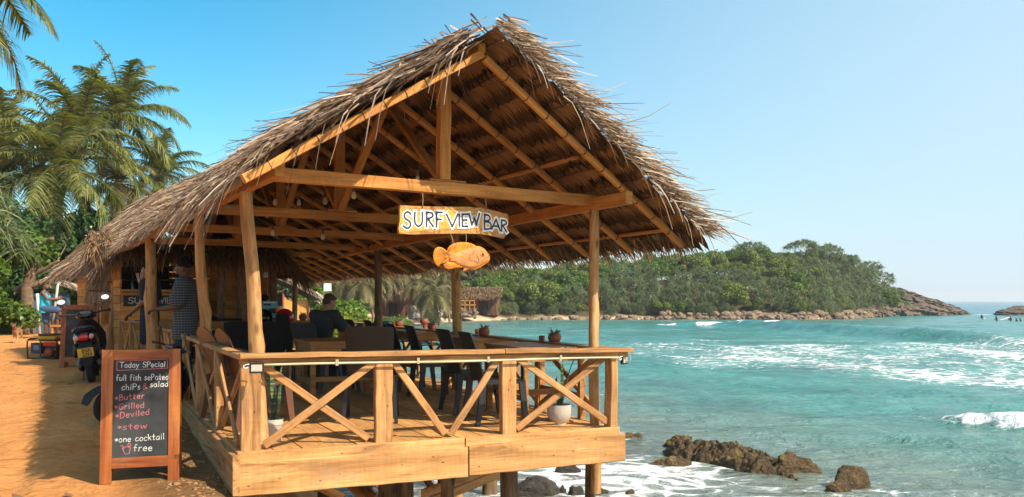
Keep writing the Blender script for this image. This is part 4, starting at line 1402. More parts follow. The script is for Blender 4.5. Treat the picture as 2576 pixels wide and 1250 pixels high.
def straw_on(surf, s0, s1, t0, t1, n, lmin, lmax, wd, thick, seed, parent, mat, dsp=0.35, droop=(0.05, 0.25), lift=0.05, name="loose_straw", outdir=None, obias=0.0, dens=None, liftn=0.12):
    r = np.random.RandomState(seed)
    s = r.uniform(s0, s1, n)
    t = r.uniform(t0, t1, n)
    if dens is not None:
        t = t0 + (t1 - t0) * r.beta(*dens, n)
    S = np.zeros((n, 3)); D = np.zeros((n, 3))
    for i in range(n):
        p = surf(s[i], t[i])
        d = (surf(s[i], t[i] + 0.01) - p).normalized()
        al = (surf(s[i] + 0.01, t[i]) - p).normalized()
        nn = d.cross(al)
        if nn.z < 0:
            nn = -nn
        h = r.uniform(0, 1) ** 0.8 * thick(s[i], t[i]) + lift
        sd_ = r.normal() * dsp
        if s[i] < S0 + 0.55 and sd_ < 0 and outdir is None and r.uniform() < 0.93:
            sd_ = -sd_ * 0.8
        dd = d + al * sd_ + nn * (r.normal() * liftn + 0.03)
        if outdir is not None:
            dd = dd + outdir * (obias * r.uniform(0.3, 1.3))
        S[i] = p + nn * h
        D[i] = dd.normalized()
    v, q = strands(S, D, r.uniform(lmin, lmax, n), r.uniform(wd * 0.5, wd * 1.3, n), r.uniform(droop[0], droop[1], n), seg=3, tip=0.4, bend=0.10, rs=r)
    nbm = NB(); nbm.add(v, q)
    return nbm, (name, mat, parent)
def straw_done(lst, name, mat, parent):
    nbm = NB()
    for x in lst:
        for v, q in zip(x.v, x.q):
            nbm.v.append(v); nbm.q.append(q - q.min() + nbm.n); nbm.n += len(v)
    return link(name, nbm.mesh(name, mat), parent)
STRAWG = m_strand("gable_straw", [(0.10, 0.065, 0.04), (0.36, 0.25, 0.16), (0.20, 0.125, 0.075), (0.50, 0.38, 0.27), (0.28, 0.18, 0.11), (0.60, 0.49, 0.37), (0.42, 0.30, 0.20)], trans=0.1, transcol=(1.1, 0.9, 0.6))
thk = lambda s, t: 0.105 * (1 - 0.3 * t)
L_ = []
so_ = straw_on
L_.append(so_(surfL, S0 - 0.02, 11.9, -0.04, 0.80, 9500, 0.25, 0.55, 0.016, thk, 31, None, None, dsp=0.55, droop=(-0.05, 0.12), lift=0.08, liftn=0.10)[0])
L_.append(so_(surfL, S0 - 0.02, 11.9, 0.0, 0.9, 420, 0.25, 0.45, 0.014, thk, 36, None, None, dsp=0.7, droop=(-0.2, 0.1), liftn=0.25)[0])
L_.append(so_(surfL, S0 - 0.10, 11.9, -0.08, 0.08, 1300, 0.25, 0.6, 0.016, lambda s, t: 0.15, 32, None, None, dsp=0.9, liftn=0.2, droop=(0, 0.2))[0])
# eave fringe hanging down on the road side
L_.append(so_(surfL, S0 + 0.05, 11.9, 0.76, 0.95, 5200, 0.12, 0.28, 0.013, lambda s, t: 0.10, 33, None, None, dsp=0.55, droop=(0.05, 0.5), lift=0.0)[0])
L_.append(so_(surfL, S0 + 0.1, 2.2, 0.93, 1.0, 120, 0.22, 0.40, 0.012, lambda s, t: 0.06, 34, None, None, dsp=0.5, droop=(0.3, 0.9), lift=-0.02)[0])
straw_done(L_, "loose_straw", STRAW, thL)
L_ = []
L_.append(so_(surfR, S0 - 0.02, 15.6, -0.02, 0.90, 4200, 0.3, 0.6, 0.017, thk, 41, None, None, dsp=0.4, droop=(0, 0.05), lift=0.12, liftn=0.05)[0])
# ragged edge of the front gable: stalks poking out level, towards the sea
OUT = V((1.0, 0.05, 0.42)).normalized()
L_.append(so_(surfR, S0 - 0.31, S0 - 0.14, -0.03, 1.02, 1700, 0.08, 0.22, 0.013, lambda s, t: 0.11, 42, None, None, dsp=0.30, droop=(-0.05, 0.2), lift=0.07, outdir=OUT, obias=0.95)[0])
L_.append(so_(surfR, S0 - 0.30, S0 - 0.08, 0.02, 1.0, 260, 0.28, 0.50, 0.012, lambda s, t: 0.12, 43, None, None, dsp=0.30, droop=(-0.12, 0.22), outdir=OUT, obias=1.1, lift=0.05)[0])
L_.append(so_(surfR, S0 - 0.30, S0 - 0.08, 0.05, 1.0, 22, 0.5, 0.75, 0.013, lambda s, t: 0.12, 49, None, None, dsp=0.30, droop=(-0.3, 0.4), outdir=OUT, obias=1.3, lift=0.05)[0])
# bent tips hanging over the edge
L_.append(so_(surfR, S0 - 0.31, S0 - 0.26, 0.0, 1.0, 40, 0.10, 0.24, 0.015, lambda s, t: 0.06, 44, None, None, dsp=0.2, droop=(0.9, 1.7), outdir=V((0.3, -0.6, 0.3)), obias=0.9, lift=0.03)[0])
straw_done(L_, "loose_straw", STRAWG, thR)
L_ = []
L_.append(so_(surfL, S0 - 0.10, S0 - 0.02, 0.02, 1.0, 30, 0.12, 0.28, 0.014, lambda s, t: 0.06, 45, None, None, dsp=0.15, droop=(1.0, 1.8), outdir=V((0.3, -0.7, 0.3)), obias=0.7, lift=0.03)[0])
straw_done(L_, "loose_straw", STRAW, thL)
# eave fringe over the sea, seen from below
L_ = []
L_.append(so_(surfR, S0 - 0.1, 15.6, 0.94, 1.03, 5600, 0.07, 0.18, 0.015, lambda s, t: 0.05, 46, None, None, dsp=0.35, droop=(0.1, 0.7), lift=-0.03)[0])
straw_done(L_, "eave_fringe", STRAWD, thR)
# ridge cap, loose at the gable
L_ = []
L_.append(so_(lambda s, t: ridge(s, 0.22 - 0.2 * t) + V((0.9, 0.55, 0)) * (t - 0.5) * 0.5, S0 - 0.22, 12, 0.0, 0.9, 1500, 0.2, 0.5, 0.015, lambda s, t: 0.05, 47, None, None, dsp=1.3, droop=(0, 0.3), liftn=0.22, lift=-0.02)[0])
straw_done(L_, "ridge_straw", STRAW, thL)
# ------------------------------------------------------------------ hanging sign and fish
SD = V((math.cos(R(33.5)), math.sin(R(33.5)), 0))
SN = V((SD.y, -SD.x, 0))
SO = V((-0.61, 7.49, 0)) + SN * 0.035
def PL(x, y, off=0.0):
    o = V((0, 0, EYE))
    d = V(((x - CX_) / F_, 1, -(y - HY_) / F_))
    p0 = SO + SN * off
    return o + d * ((p0 - o).dot(SN) / d.dot(SN))
def cs(cx, cy, off=0.0):
    return PL((1570 + cx / 3.906) / 1.5907, (780 + cy / 3.906) / 1.5907, off)
SIGNW = m_wood("honey_sign_wood", (0.46, 0.18, 0.022), (0.66, 0.31, 0.045), (0.76, 0.40, 0.08), rough=0.45, tone=0.05, gs=0.7)
SIGNE = m_wood("bark_edge_wood", (0.20, 0.08, 0.02), (0.42, 0.20, 0.05), (0.55, 0.30, 0.09), rough=0.6, tone=0.05, gs=1.4)
FISHO = m_wood("orange_varnish", (0.55, 0.14, 0.004), (0.68, 0.21, 0.006), (0.74, 0.28, 0.012), rough=0.3, tone=0.03)
FISHB = m_wood("carved_pink_wood", (0.50, 0.19, 0.055), (0.58, 0.24, 0.075), (0.62, 0.27, 0.09), rough=0.5, tone=0.03, gs=0.5)
FISHL = m_plain("burnt_line", (0.16, 0.055, 0.015), 0.6)
sg = thing("hanging_sign", "carved wooden name board hanging from the front tie beam, lettered SURF VIEW BAR", "sign", cs(950, 390))
top = [(118, 160), (300, 168), (520, 176), (760, 180), (980, 184), (1150, 182), (1300, 196), (1450, 214), (1600, 244), (1720, 280), (1806, 296)]
bot = [(1812, 330), (1803, 470), (1785, 560), (1748, 676), (1680, 662), (1560, 636), (1400, 612), (1240, 604), (1050, 602), (850, 604), (600, 608), (350, 616), (200, 610), (104, 600)]
left = [(108, 480), (120, 340), (126, 220)]
mb = MB()
mb.poly([cs(*p) for p in cr(top, 3) + cr(bot, 3) + left], SN, 0.035)
face = mb.build("sign_board", [SIGNE], sg)
mb = MB()
ti = [(118, 205), (300, 222), (520, 228), (760, 232), (980, 236), (1150, 240), (1300, 250), (1450, 268), (1600, 310), (1720, 345), (1800, 362)]
bi = [(1795, 480), (1775, 590), (1690, 580), (1560, 560), (1400, 535), (1240, 520), (1050, 522), (850, 528), (600, 540), (350, 572), (112, 580), (118, 400)]
mb.poly([cs(p[0], p[1], 0.003) for p in cr(ti, 3) + cr(bi, 3)], SN, 0.004)
q = mb
o_ = cs(118, 400)
Mx = axis(o_, o_ + SD)
Mxi = Mx.inverted()
q.v = [tuple(Mxi @ V(p)) for p in q.v]
q.build("planed_face", [SIGNW], face, Mx)
LET = [('S', 175, 292, 262, 520, 0), ('U', 345, 478, 268, 488, 0), ('R', 525, 640, 272, 490, 0), ('F', 680, 780, 272, 498, 0), ('V', 848, 1022, 300, 495, 0), ('I', 1034, 1060, 302, 490, 0),
       ('E', 1085, 1180, 300, 490, 0), ('W', 1200, 1362, 292, 470, 0), ('B', 1432, 1548, 312, 540, 12), ('A', 1556, 1692, 378, 545, 20), ('R', 1700, 1790, 396, 572, 10)]
def sign_letters(stroke, off, mat, name, ext):
    mb = MB()
    for ch, x0, x1, y0, y1, sk in LET:
        w_, st = glyph(ch)
        for s_ in st:
            pts = []
            for a, b in s_:
                u = (a / w_) if ch != 'I' else 0.5
                xx = lerp(x0, x1, u) + (sk * (1 - b) * -0.2)
                yy = lerp(y1, y0, b) + sk * (u - 0.5)
                pts.append(cs(xx, yy, off))
            if ext and len(pts) > 1:
                a, b = pts[0], pts[1]
                pts[0] = a + (a - b).normalized() * ext
                a, b = pts[-1], pts[-2]
                pts[-1] = a + (a - b).normalized() * ext
            mb.ribbon(pts, stroke, SN)
    for i, p in enumerate(mb.v):                       # separate crossing strokes by a hair
        mb.v[i] = tuple(V(p) + SN * (0.00006 * ((i // 14) % 12)))
    return mb.build(name, [mat], face, fix=False)
sign_letters(0.040, 0.0052, WHITEP, "white_letter_outline", 0.008)
sign_letters(0.0165, 0.0072, BLACKPAINT, "black_lettering", 0.0)
def cord_(name, a, b, parent, r=0.004, mat=CORD):
    mb = MB()
    a, b = V(a), V(b)
    m_ = (a + b) / 2 + V((0.004, 0, 0))
    mb.tube([a, lerp(a, m_, 0.5), m_, lerp(m_, b, 0.5), b], r, 6)
    return mb.build(name, [mat], parent, smooth=True)
for x, yt, yb in ((468, -75, 200), (1458, 60, 240)):
    a = cs(x, yt, 0.02)
    cord_("cord", a, cs(x + 4, yb, 0.006), sg, 0.0045)
fi = thing("carved_fish", "orange varnished carved wooden fish hanging by two cords under the name board", "carved fish", cs(1070, 960))
tail = [(862, 884), (800, 832), (740, 812), (690, 822), (655, 862), (636, 930), (640, 1000), (662, 1060), (690, 1100), (722, 1122), (748, 1088), (800, 1068), (880, 1044), (900, 960)]
dors = [(856, 872), (880, 812), (950, 760), (1060, 738), (1180, 742), (1260, 768), (1330, 812), (1380, 850), (1200, 900), (1000, 920), (900, 930)]
anal = [(790, 1090), (812, 1130), (850, 1158), (905, 1163), (1000, 1140), (1115, 1134), (1140, 1100), (1000, 1030), (900, 1036), (840, 1056)]
pelv = [(1125, 1126), (1110, 1160), (1097, 1196), (1150, 1188), (1200, 1160), (1290, 1146), (1260, 1110), (1180, 1110)]
body = [(862, 900), (900, 895), (960, 905), (1040, 880), (1140, 840), (1250, 812), (1360, 822), (1430, 856), (1480, 905), (1508, 950), (1515, 1000), (1490, 1034), (1440, 1070), (1370, 1110), (1300, 1138), (1220, 1148), (1130, 1128), (1040, 1090), (960, 1050), (900, 1034), (872, 980)]
def domed(out, name, mat, parent, h, th, off=0.0, inset=0.86):
    mb = MB()
    sm = cr(out + [out[0]], 3)[:-1]
    cx = sum(p[0] for p in sm) / len(sm); cy = sum(p[1] for p in sm) / len(sm)
    n = len(sm)
    levels = [(1.0, -th), (1.0, 0.0), (0.93, h * 0.55), (0.78, h * 0.85), (0.5, h), (0.02, h * 1.02)]
    for k, z in levels:
        for p in sm:
            mb.v.append(tuple(cs(cx + (p[0] - cx) * k, cy + (p[1] - cy) * k, z + off)))
    for i in range(len(levels) - 1):
        for j in range(n):
            mb.f.append((i * n + j, i * n + (j + 1) % n, (i + 1) * n + (j + 1) % n, (i + 1) * n + j)); mb.m.append(0)
    return mb.build(name, [mat], parent, smooth=True, sharp=45)
fb = domed(body, "fish_body", FISHB, fi, 0.022, 0.02, 0.004)
domed([(p[0] + (p[0] - 1190) * 0.035, p[1] + (p[1] - 985) * 0.09 + (6 if p[1] > 1000 else -2)) for p in body], "fish_rim", FISHO, fi, 0.010, 0.022, -0.002)
for nm, ol, c0 in (("tail_fin", tail, (900, 950)), ("dorsal_fin", dors, (1130, 1010)), ("anal_fin", anal, (1060, 1000)), ("pelvic_fin", pelv, (1330, 1090))):
    f = domed(ol, nm, FISHO, fi, 0.009, 0.014)
    mb = MB()
    n = {"tail_fin": 13, "dorsal_fin": 17, "anal_fin": 11, "pelvic_fin": 6}[nm]
    sm = cr(ol + [ol[0]], 4)
    cx = sum(p[0] for p in ol) / len(ol); cy = sum(p[1] for p in ol) / len(ol)
    k0 = {"tail_fin": (0.08, 0.74), "dorsal_fin": (0.02, 0.62), "anal_fin": (0.02, 0.5), "pelvic_fin": (0.1, 0.5)}[nm]
    for i in range(n):
        p = sm[int(lerp(k0[0], k0[1], i / (n - 1)) * (len(sm) - 1))]
        e = (lerp(cx, p[0], 0.9), lerp(cy, p[1], 0.9))
        if nm == "dorsal_fin":
            s_ = (e[0] - 28, e[1] + 85)
        elif nm == "anal_fin":
            s_ = (e[0] + 34, e[1] - 62)
        else:
            s_ = (lerp(c0[0], e[0], 0.25), lerp(c0[1], e[1], 0.25))
        mid_ = ((s_[0] + e[0]) / 2 + 6, (s_[1] + e[1]) / 2 - 4)
        mb.ribbon([cs(*s_, 0.0125), cs(*mid_, 0.0125), cs(*e, 0.0085)], 0.0032, SN)
    mb.build("fin_rays", [FISHL], f, fix=False)
mb = MB()
for ln in ([(1200, 945), (1250, 925), (1290, 880)], [(1215, 975), (1205, 1000), (1225, 1025), (1290, 1035), (1350, 1068)], [(1335, 898), (1325, 950), (1350, 1000), (1350, 1060)],
           [(1368, 920), (1385, 945), (1420, 958), (1450, 940)], [(1395, 1045), (1430, 1005), (1475, 970), (1506, 955)], [(1380, 880), (1430, 885)]):
    mb.ribbon([cs(a, b, 0.0285) for a, b in cr(ln, 4)], 0.0035, SN)
mb.build("carved_lines", [FISHL], fb, fix=False)
mb = MB()
mb.lathe([(0.0001, 0.012), (0.006, 0.011), (0.0105, 0.004), (0.012, 0)], 14, frame(cs(1418, 925, 0.026), SN) @ Matrix.Rotation(R(90), 4, 'Y'))
mb.build("eye", [FISHL], fb, smooth=True)
cord_("cord", cs(902, 590, -0.01), cs(956, 770, 0.0), fi, 0.0035)
cord_("cord", cs(1150, 588, -0.01), cs(1150, 760, 0.0), fi, 0.0035)

# ------------------------------------------------------------------ bulbs
def bulb_proto():
    t = thing("hanging_bulb", "bare light bulb hanging from the ridge above the front tie beam", "light bulb", P(1050, 443, 7.9), group="bare bulbs hanging under the thatch")
    mb = MB(); mb.tube([(0, 0, 0.055), (0.004, 0, 0.16), (0.0, 0, 0.36)], 0.0025, 5); lpart("flex", mb, [ROPE], t)
    mb = MB(); mb.lathe([(0.0001, 0.062), (0.014, 0.06), (0.017, 0.035), (0.018, 0.0), (0.013, -0.002)], 12); lpart("lamp_socket", mb, [BRASS], t, smooth=True, sharp=40)
    mb = MB(); mb.lathe([(0.013, 0.0), (0.02, -0.018), (0.028, -0.04), (0.029, -0.055), (0.022, -0.075), (0.008, -0.084), (0.0001, -0.085)], 14); lpart("glass", mb, [GLASSB], t, smooth=True)
    return t
bp = bulb_proto()
for (x, y, d, lb) in ((890, 492, 9.6, "bare light bulb hanging behind the front tie beam left of the second king post"), (818, 507, 10.2, "bare light bulb hanging just above the second tie beam near its middle"), (692, 510, 10.8, "bare light bulb hanging above the second tie beam, near the leaning front post"),
        (752, 512, 11.4, "bare light bulb between two others above the second tie beam"), (630, 503, 11.6, "bare light bulb hanging near the left wall plate behind the front post"), (812, 598, 11.8, "bare light bulb hanging low on a long flex under the second tie beam"),
        (686, 588, 11.5, "bare light bulb hanging low on a long flex beside the leaning front post"), (672, 545, 13.5, "small bare bulb peeping below the second tie beam"), (500, 660, 12.5, "bare light bulb hanging in front of the standing man in the checked shirt"),
        (388, 662, 12.6, "bare light bulb hanging beside the thick log post by the bar counter")):
    dup(bp, Matrix.Translation(P(x, y - 10, d)), lb)

# ------------------------------------------------------------------ furniture
def table_proto(name, W, D, H, label, loc, rz, planks=4, cat="table", group=None, stretcher=True):
    t = thing(name, label, cat, M=TR(*loc, rz), group=group)
    mb = MB()
    for i in range(planks):
        y0, y1 = D * i / planks + 0.002, D * (i + 1) / planks - 0.002
        mb.box((0, y0, H - 0.032 + 0.002 * (i % 2)), (W, y1, H + 0.002 * (i % 2)))
    lpart("table_top", mb, [TABLEW], t)
    mb = MB()
    for (a, b) in (((0.03, 0.03), (W - 0.03, 0.05)), ((0.03, D - 0.05), (W - 0.03, D - 0.03)), ((0.03, 0.05), (0.05, D - 0.05)), ((W - 0.05, 0.05), (W - 0.03, D - 0.05))):
        mb.box((a[0], a[1], H - 0.14), (b[0], b[1], H - 0.033))
    lpart("apron", mb, [TABLEW], t)
    for x in (0.015, W - 0.075):
        for y in (0.015, D - 0.075):
            mb = MB(); mb.box((0, 0, 0), (0.06, 0.06, H - 0.034), Matrix.Translation((x, y, 0)))
            lpart("leg", mb, [TABLEW], t)
    if stretcher:
        mb = MB(); mb.box((0.03, D * 0.5 - 0.015, 0.2), (W - 0.03, D * 0.5 + 0.015, 0.26))
        for x in (0.03, W - 0.06):
            mb.box((x, 0.076, 0.2), (x + 0.03, D - 0.076, 0.255))
        lpart("stretcher", mb, [TABLEW], t)
    return t
RZ = R(24)
TG = "wooden tables on the deck"
table_proto("bar_table", 0.98, 1.05, 0.72, "square plank table mid deck with a black chair drawn up in front", (-2.36, 9.95, 0), RZ, group=TG)
t4 = table_proto("bar_table", 0.72, 1.1, 0.733, "plank table by the sea rail nearest the viewer, holding a cup and plant", (0.10, 8.42, 0), R(22), group=TG)
for (x, y, lb) in ((-0.55, 10.5, "plank table by the sea rail, second from the front, with a potted plant and cup"), (-1.5, 12.65, "plank table by the sea rail behind the log post wrapped in wire"), (-2.5, 14.9, "plank table by the sea rail with a dark bag lying on it")):
    dup(t4, TR(x, y, 0, R(23)), lb)
table_proto("bar_table", 1.25, 0.7, 0.80, "high plank table carrying the black and the red helmet", (-4.3, 12.65, 0), R(14), group=TG)
table_proto("bar_table", 1.3, 0.65, 0.86, "long dark plank table in front of the bar wall, left of the leaning post", (-5.25, 13.6, 0), R(20), group=TG)
table_proto("bar_table", 1.4, 0.6, 0.84, "plank counter table at the back holding the small blue menu card", (-4.35, 15.1, 0), R(18), group=TG)

def chair_proto(name, label, cat, mat, group, backmat=None, topr=0.008):
    "moulded plastic armchair, faces +X"
    t = thing(name, label, cat, group=group)
    mb = MB()
    n, k = 8, 8
    for i in range(n + 1):
        for j in range(k + 1):
            u, v = i / n, j / k * 2 - 1
            x = -0.20 + 0.43 * u
            y = v * (0.215 + 0.02 * u)
            z = 0.435 - 0.018 * (1 - v * v) * (1 - (2 * u - 1) ** 2) - 0.03 * max(0, u - 0.85) / 0.15 + 0.0
            mb.v.append((x, y, z))
    for i in range(n):
        for j in range(k):
            o = i * (k + 1) + j
            mb.f.append((o, o + k + 1, o + k + 2, o + 1)); mb.m.append(0)
    o = len(mb.v)
    mb.box((-0.20, -0.222, 0.392), (0.222, -0.212, 0.436)); mb.box((-0.20, 0.212, 0.392), (0.222, 0.222, 0.436)); mb.box((0.214, -0.21, 0.385), (0.228, 0.21, 0.41))
    seat = lpart("seat", mb, [mat], t, smooth=True, sharp=40, fix=False)
    # back
    mb = MB()
    n, k = 9, 10
    def bk(u, v, off):
        z = 0.43 + 0.47 * u
        wd = 0.205 + 0.022 * u - 0.012 * max(0, (u - 0.86) / 0.14) ** 2
        x = -0.20 - 0.115 * u - 0.02 * u * u + 0.03 * (v * v) * (1 - 0.3 * u)
        return (x + off, v * wd, z - topr * v * v * (u > 0.5) * u)
    for off in (0.0, -0.012):
        for i in range(n + 1):
            for j in range(k + 1):
                mb.v.append(bk(i / n, j / k * 2 - 1, off))
    N = (n + 1) * (k + 1)
    for s_ in (0, N):
        for i in range(n):
            for j in range(k):
                o = s_ + i * (k + 1) + j
                mb.f.append((o, o + 1, o + k + 2, o + k + 1)); mb.m.append(0)
    for i in range(n):
        for c in (0, k):
            o = i * (k + 1) + c
            mb.f.append((o, o + k + 1, o + k + 1 + N, o + N)); mb.m.append(0)
    for j in range(k):
        o = n * (k + 1) + j
        mb.f.append((o, o + 1, o + 1 + N, o + N)); mb.m.append(0)
    lpart("backrest", mb, [backmat or mat], t, smooth=True, sharp=50)
    for sy in (-1, 1):
        for x0, x1, z0, th in ((0.205, 0.245, 0.43, 0.022), (-0.195, -0.26, 0.43, 0.02)):
            mb = MB()
            rings = []
            for q in np.linspace(0, 1, 6):
                c = V((lerp(x0, x1, q ** 1.4), sy * (0.212 + 0.03 * q), lerp(z0, 0.0, q)))
                a = 0.034 - 0.012 * q
                rings.append([c + V(p) for p in ((-a, -0.016, 0), (a, -0.016, 0), (a, 0.016, 0), (-a, 0.016, 0))])
            mb.loft(rings)
            lpart("leg", mb, [mat], t)
        mb = MB()
        path = cr([(-0.255, sy * 0.212, 0.66), (-0.10, sy * 0.248, 0.665), (0.08, sy * 0.255, 0.66), (0.17, sy * 0.248, 0.63), (0.205, sy * 0.235, 0.55), (0.212, sy * 0.222, 0.43)], 4)
        rings = []
        for i, p in enumerate(path):
            p = V(p)
            tn = (V(path[min(i + 1, len(path) - 1)]) - V(path[max(i - 1, 0)])).normalized()
            a = V((0, 1, 0)); b = tn.cross(a)
            rings.append([p + a * s1 * 0.026 + b * s2 * 0.008 for s1, s2 in ((-1, -1), (1, -1), (1, 1), (-1, 1))])
        mb.loft(rings)
        lpart("armrest", mb, [mat], t, smooth=True, sharp=40)
    return t
CG = "black plastic chairs on the deck"
ch0 = chair_proto("plastic_chair", "black plastic chair drawn up to the square table, its back to the front rail", "chair", BLACKP, CG)
ch0.matrix_basis = TR(-1.42, 8.62, 0, R(96), 1.06)
def backpos(x, y, ang, dx=0.0):
    "chair whose back top is at x,y"
    return TR(x + 0.31 * math.cos(ang), y + 0.31 * math.sin(ang), 0, ang, 1.0)
for x, y, a, lb in ((-0.46, 8.38, 20, "black plastic armchair at the front sea table, nearest the front rail"), (-0.74, 9.18, 24, "black plastic armchair at the front sea table, behind the nearest one"), (-1.26, 10.5, 22, "black plastic armchair at the second sea table, third back from the front rail"),
        (-1.64, 11.45, 24, "black plastic armchair at the second sea table, fourth back from the front rail"), (-2.27, 13.4, 24, "black plastic armchair in the sea row just before the table with the bag"), (-2.66, 13.9, 30, "black plastic armchair beside the reading man, half hidden by a potted plant"),
        (-5.15, 14.75, 100, "black plastic chair by the plank wall, left of a pair"), (-4.9, 14.8, 100, "black plastic chair by the plank wall, right of a pair"), (-3.98, 12.45, 95, "black plastic chair pulled up to the helmet table on its left side"), (-3.45, 12.5, 92, "black plastic chair pulled up to the helmet table on its right side")):
    dup(ch0, backpos(x, y, R(a)), lb)
for i, (x, y, a, lb) in enumerate(((-3.05, 13.2, 200, "black plastic chair across the aisle facing the helmet table"), (-2.05, 11.5, 200, "black plastic chair between the square table and the sea row"))):
    dup(ch0, backpos(x, y, R(a)), lb)
gch = chair_proto("wicker_pattern_chair", "charcoal wicker pattern chair under the man in the black shirt", "chair", GREYP, "charcoal chairs on the deck")
gch.matrix_basis = TR(-2.75, 12.05, 0, R(62), 1.0)
bch = chair_proto("brown_armchair", "brown plastic armchair with a rounded back, nearest the left railing corner", "chair", BROWNP, "brown plastic armchairs by the left railing", None, 0.07)
bch.matrix_basis = TR(-2.42, 8.12, 0, R(34), 1.05)
dup(bch, TR(-2.80, 8.70, 0, R(38), 1.05), "brown plastic armchair with a rounded back, behind the corner one")

# ------------------------------------------------------------------ pots, cups, helmets
def bowl_pot():
    t = thing("potted_succulent", "round terracotta pot with a spiky plant on the front sea table", "potted plant", group="round terracotta pots with spiky plants")
    mb = MB(); mb.lathe([(0.0001, 0.0), (0.035, 0.0), (0.06, 0.02), (0.074, 0.055), (0.070, 0.085), (0.055, 0.106), (0.050, 0.110), (0.047, 0.104), (0.0001, 0.1)], 22)
    lpart("pot", mb, [TERRA], t, smooth=True, sharp=60)
    r = np.random.RandomState(4)
    S, D = [], []
    for i in range(46):
        a = r.uniform(0, 6.28); e = r.uniform(0.15, 1.35)
        D.append((math.cos(a) * math.cos(e), math.sin(a) * math.cos(e), math.sin(e))); S.append((math.cos(a) * 0.012, math.sin(a) * 0.012, 0.10))
    v, q = strands(np.array(S), np.array(D), r.uniform(0.06, 0.105, 46), 0.017, r.uniform(0.1, 0.5, 46), seg=3, tip=0.1, rs=r)
    nb_ = NB(); nb_.add(v, q)
    link("spiky_leaves", nb_.mesh("spiky_leaves", SUCC), t)
    return t
SUCC = m_strand("succulent_leaves", [(0.06, 0.09, 0.05), (0.13, 0.17, 0.11), (0.20, 0.24, 0.17)])
def on_table(x, ybase, z):
    return G(x, ybase, z)
pot0 = bowl_pot()
pot0.matrix_basis = Matrix.Translation(on_table(1395, 863, 0.737)) @ Matrix.Scale(1.0, 4)
for x, y, z, lb in ((1218, 846, 0.737, "round terracotta pot with a spiky plant on the second sea table"), (1087, 831, 0.737, "round terracotta pot with a spiky plant on the sea table behind the wired post"), (1004, 822.5, 0.737, "round terracotta pot with a spiky plant beside the dark bag"),
        (762, 783, 0.845, "round terracotta pot with a spiky plant on the back counter beside the reading man"), (688, 782, 0.845, "round terracotta pot with a spiky plant behind the red helmet"), (1067, 812, 0.77, "small spiky plant peeping above the row of chairs")):
    if y > HY_ + 30 or z > 0.8:
        d = min(F_ * (EYE - z) / (y - HY_), 15.3)
        dup(pot0, Matrix.Translation(P(x, HY_ + F_ * (EYE - z) / d, d)), lb)
dup(pot0, Matrix.Translation((-1.93, 10.35, 0.722)) @ Matrix.Scale(1.15, 4), "larger round terracotta pot with a grey spiky plant on the square table")
def cup():
    t = thing("terracotta_cup", "small terracotta cup beside the potted plant on the front sea table", "cup", group="small terracotta cups on the tables")
    mb = MB(); mb.lathe([(0.0001, 0), (0.030, 0), (0.034, 0.075), (0.030, 0.076), (0.027, 0.012), (0.0001, 0.01)], 18)
    lpart("cup_wall", mb, [TERRA], t, smooth=True, sharp=40)
    return t
c0 = cup()
c0.matrix_basis = Matrix.Translation(G(1363, 861, 0.737))
for x, y, lb in ((1201, 842, "small terracotta cup beside the potted plant on the second sea table"), (1069, 828, "small terracotta cup beside the plant behind the wired post"), (992, 821, "small terracotta cup beside the dark bag")):
    dup(c0, Matrix.Translation(G(x, y, 0.737)), lb)
def snake_plant(M, label, wide, seed, specs):
    t = thing("snake_plant", label, "potted plant", M=M)
    mb = MB()
    r_, h = wide, 0.19
    if seed == 1:
        prof = [(0.0001, 0), (r_ * 0.86, 0), (r_ * 0.9, 0.03), (r_ * 0.97, h * 0.72), (r_ * 1.0, h * 0.74), (r_ * 1.06, h * 0.76), (r_ * 1.08, h), (r_ * 0.98, h), (r_ * 0.95, h - 0.03), (0.0001, h - 0.03)]
    else:
        prof = [(0.0001, 0), (r_ * 0.6, 0), (r_ * 0.62, 0.015), (r_ * 0.78, 0.03), (r_ * 1.0, h * 0.45), (r_ * 1.02, h * 0.7), (r_ * 1.0, h), (r_ * 0.93, h), (r_ * 0.9, h - 0.03), (0.0001, h - 0.03)]
    mb.lathe(prof, 26); lpart("pot", mb, [CONC], t, smooth=True, sharp=40)
    mb = MB(); mb.lathe([(0.0001, h - 0.018), (r_ * 0.94, h - 0.02)], 20); lpart("gravel", mb, [SOIL], t)
    for (bx, by, lx, ly, ln, tw) in specs:
        mb = MB()
        k = 14
        for i in range(k + 1):
            u = i / k
            wv = 0.052 * (math.sin(math.pi * min(1, 0.25 + u * 0.72)) ** 0.7) * (1 if u < 0.9 else (1.02 - u) * 9)
            a = tw + u * 0.8
            c = V((bx + lx * u ** 1.5 + 0.012 * math.sin(6 * u), by + ly * u ** 1.5, h - 0.03 + ln * u))
            d = V((math.cos(a), math.sin(a), 0))
            nn = V((-d.y, d.x, 0)) * 0.008
            mb.v += [tuple(c - d * wv / 2), tuple(c + nn), tuple(c + d * wv / 2)]
        for i in range(k):
            for j in range(2):
                o = i * 3 + j
                mb.f.append((o, o + 1, o + 4, o + 3)); mb.m.append(0)
        lpart("leaf", mb, [SNAKE], t, smooth=True)
    return t
def m_snake():
    m, nt, b = newmat("banded_snake_leaf")
    v = objcoord(nt, (6, 6, 34), False)
    n = nd(nt, 'ShaderNodeTexNoise', None, {'Vector': v, 'Scale': 1.0, 'Detail': 3.0, 'Distortion': 0.6})
    nt.links.new(ramp(nt, n.outputs[0], [(0.38, (0.022, 0.05, 0.025)), (0.5, (0.05, 0.085, 0.035)), (0.62, (0.17, 0.20, 0.10))]), b.inputs['Base Color'])
    b.inputs['Roughness'].default_value = 0.4
    return m
SNAKE = m_snake()
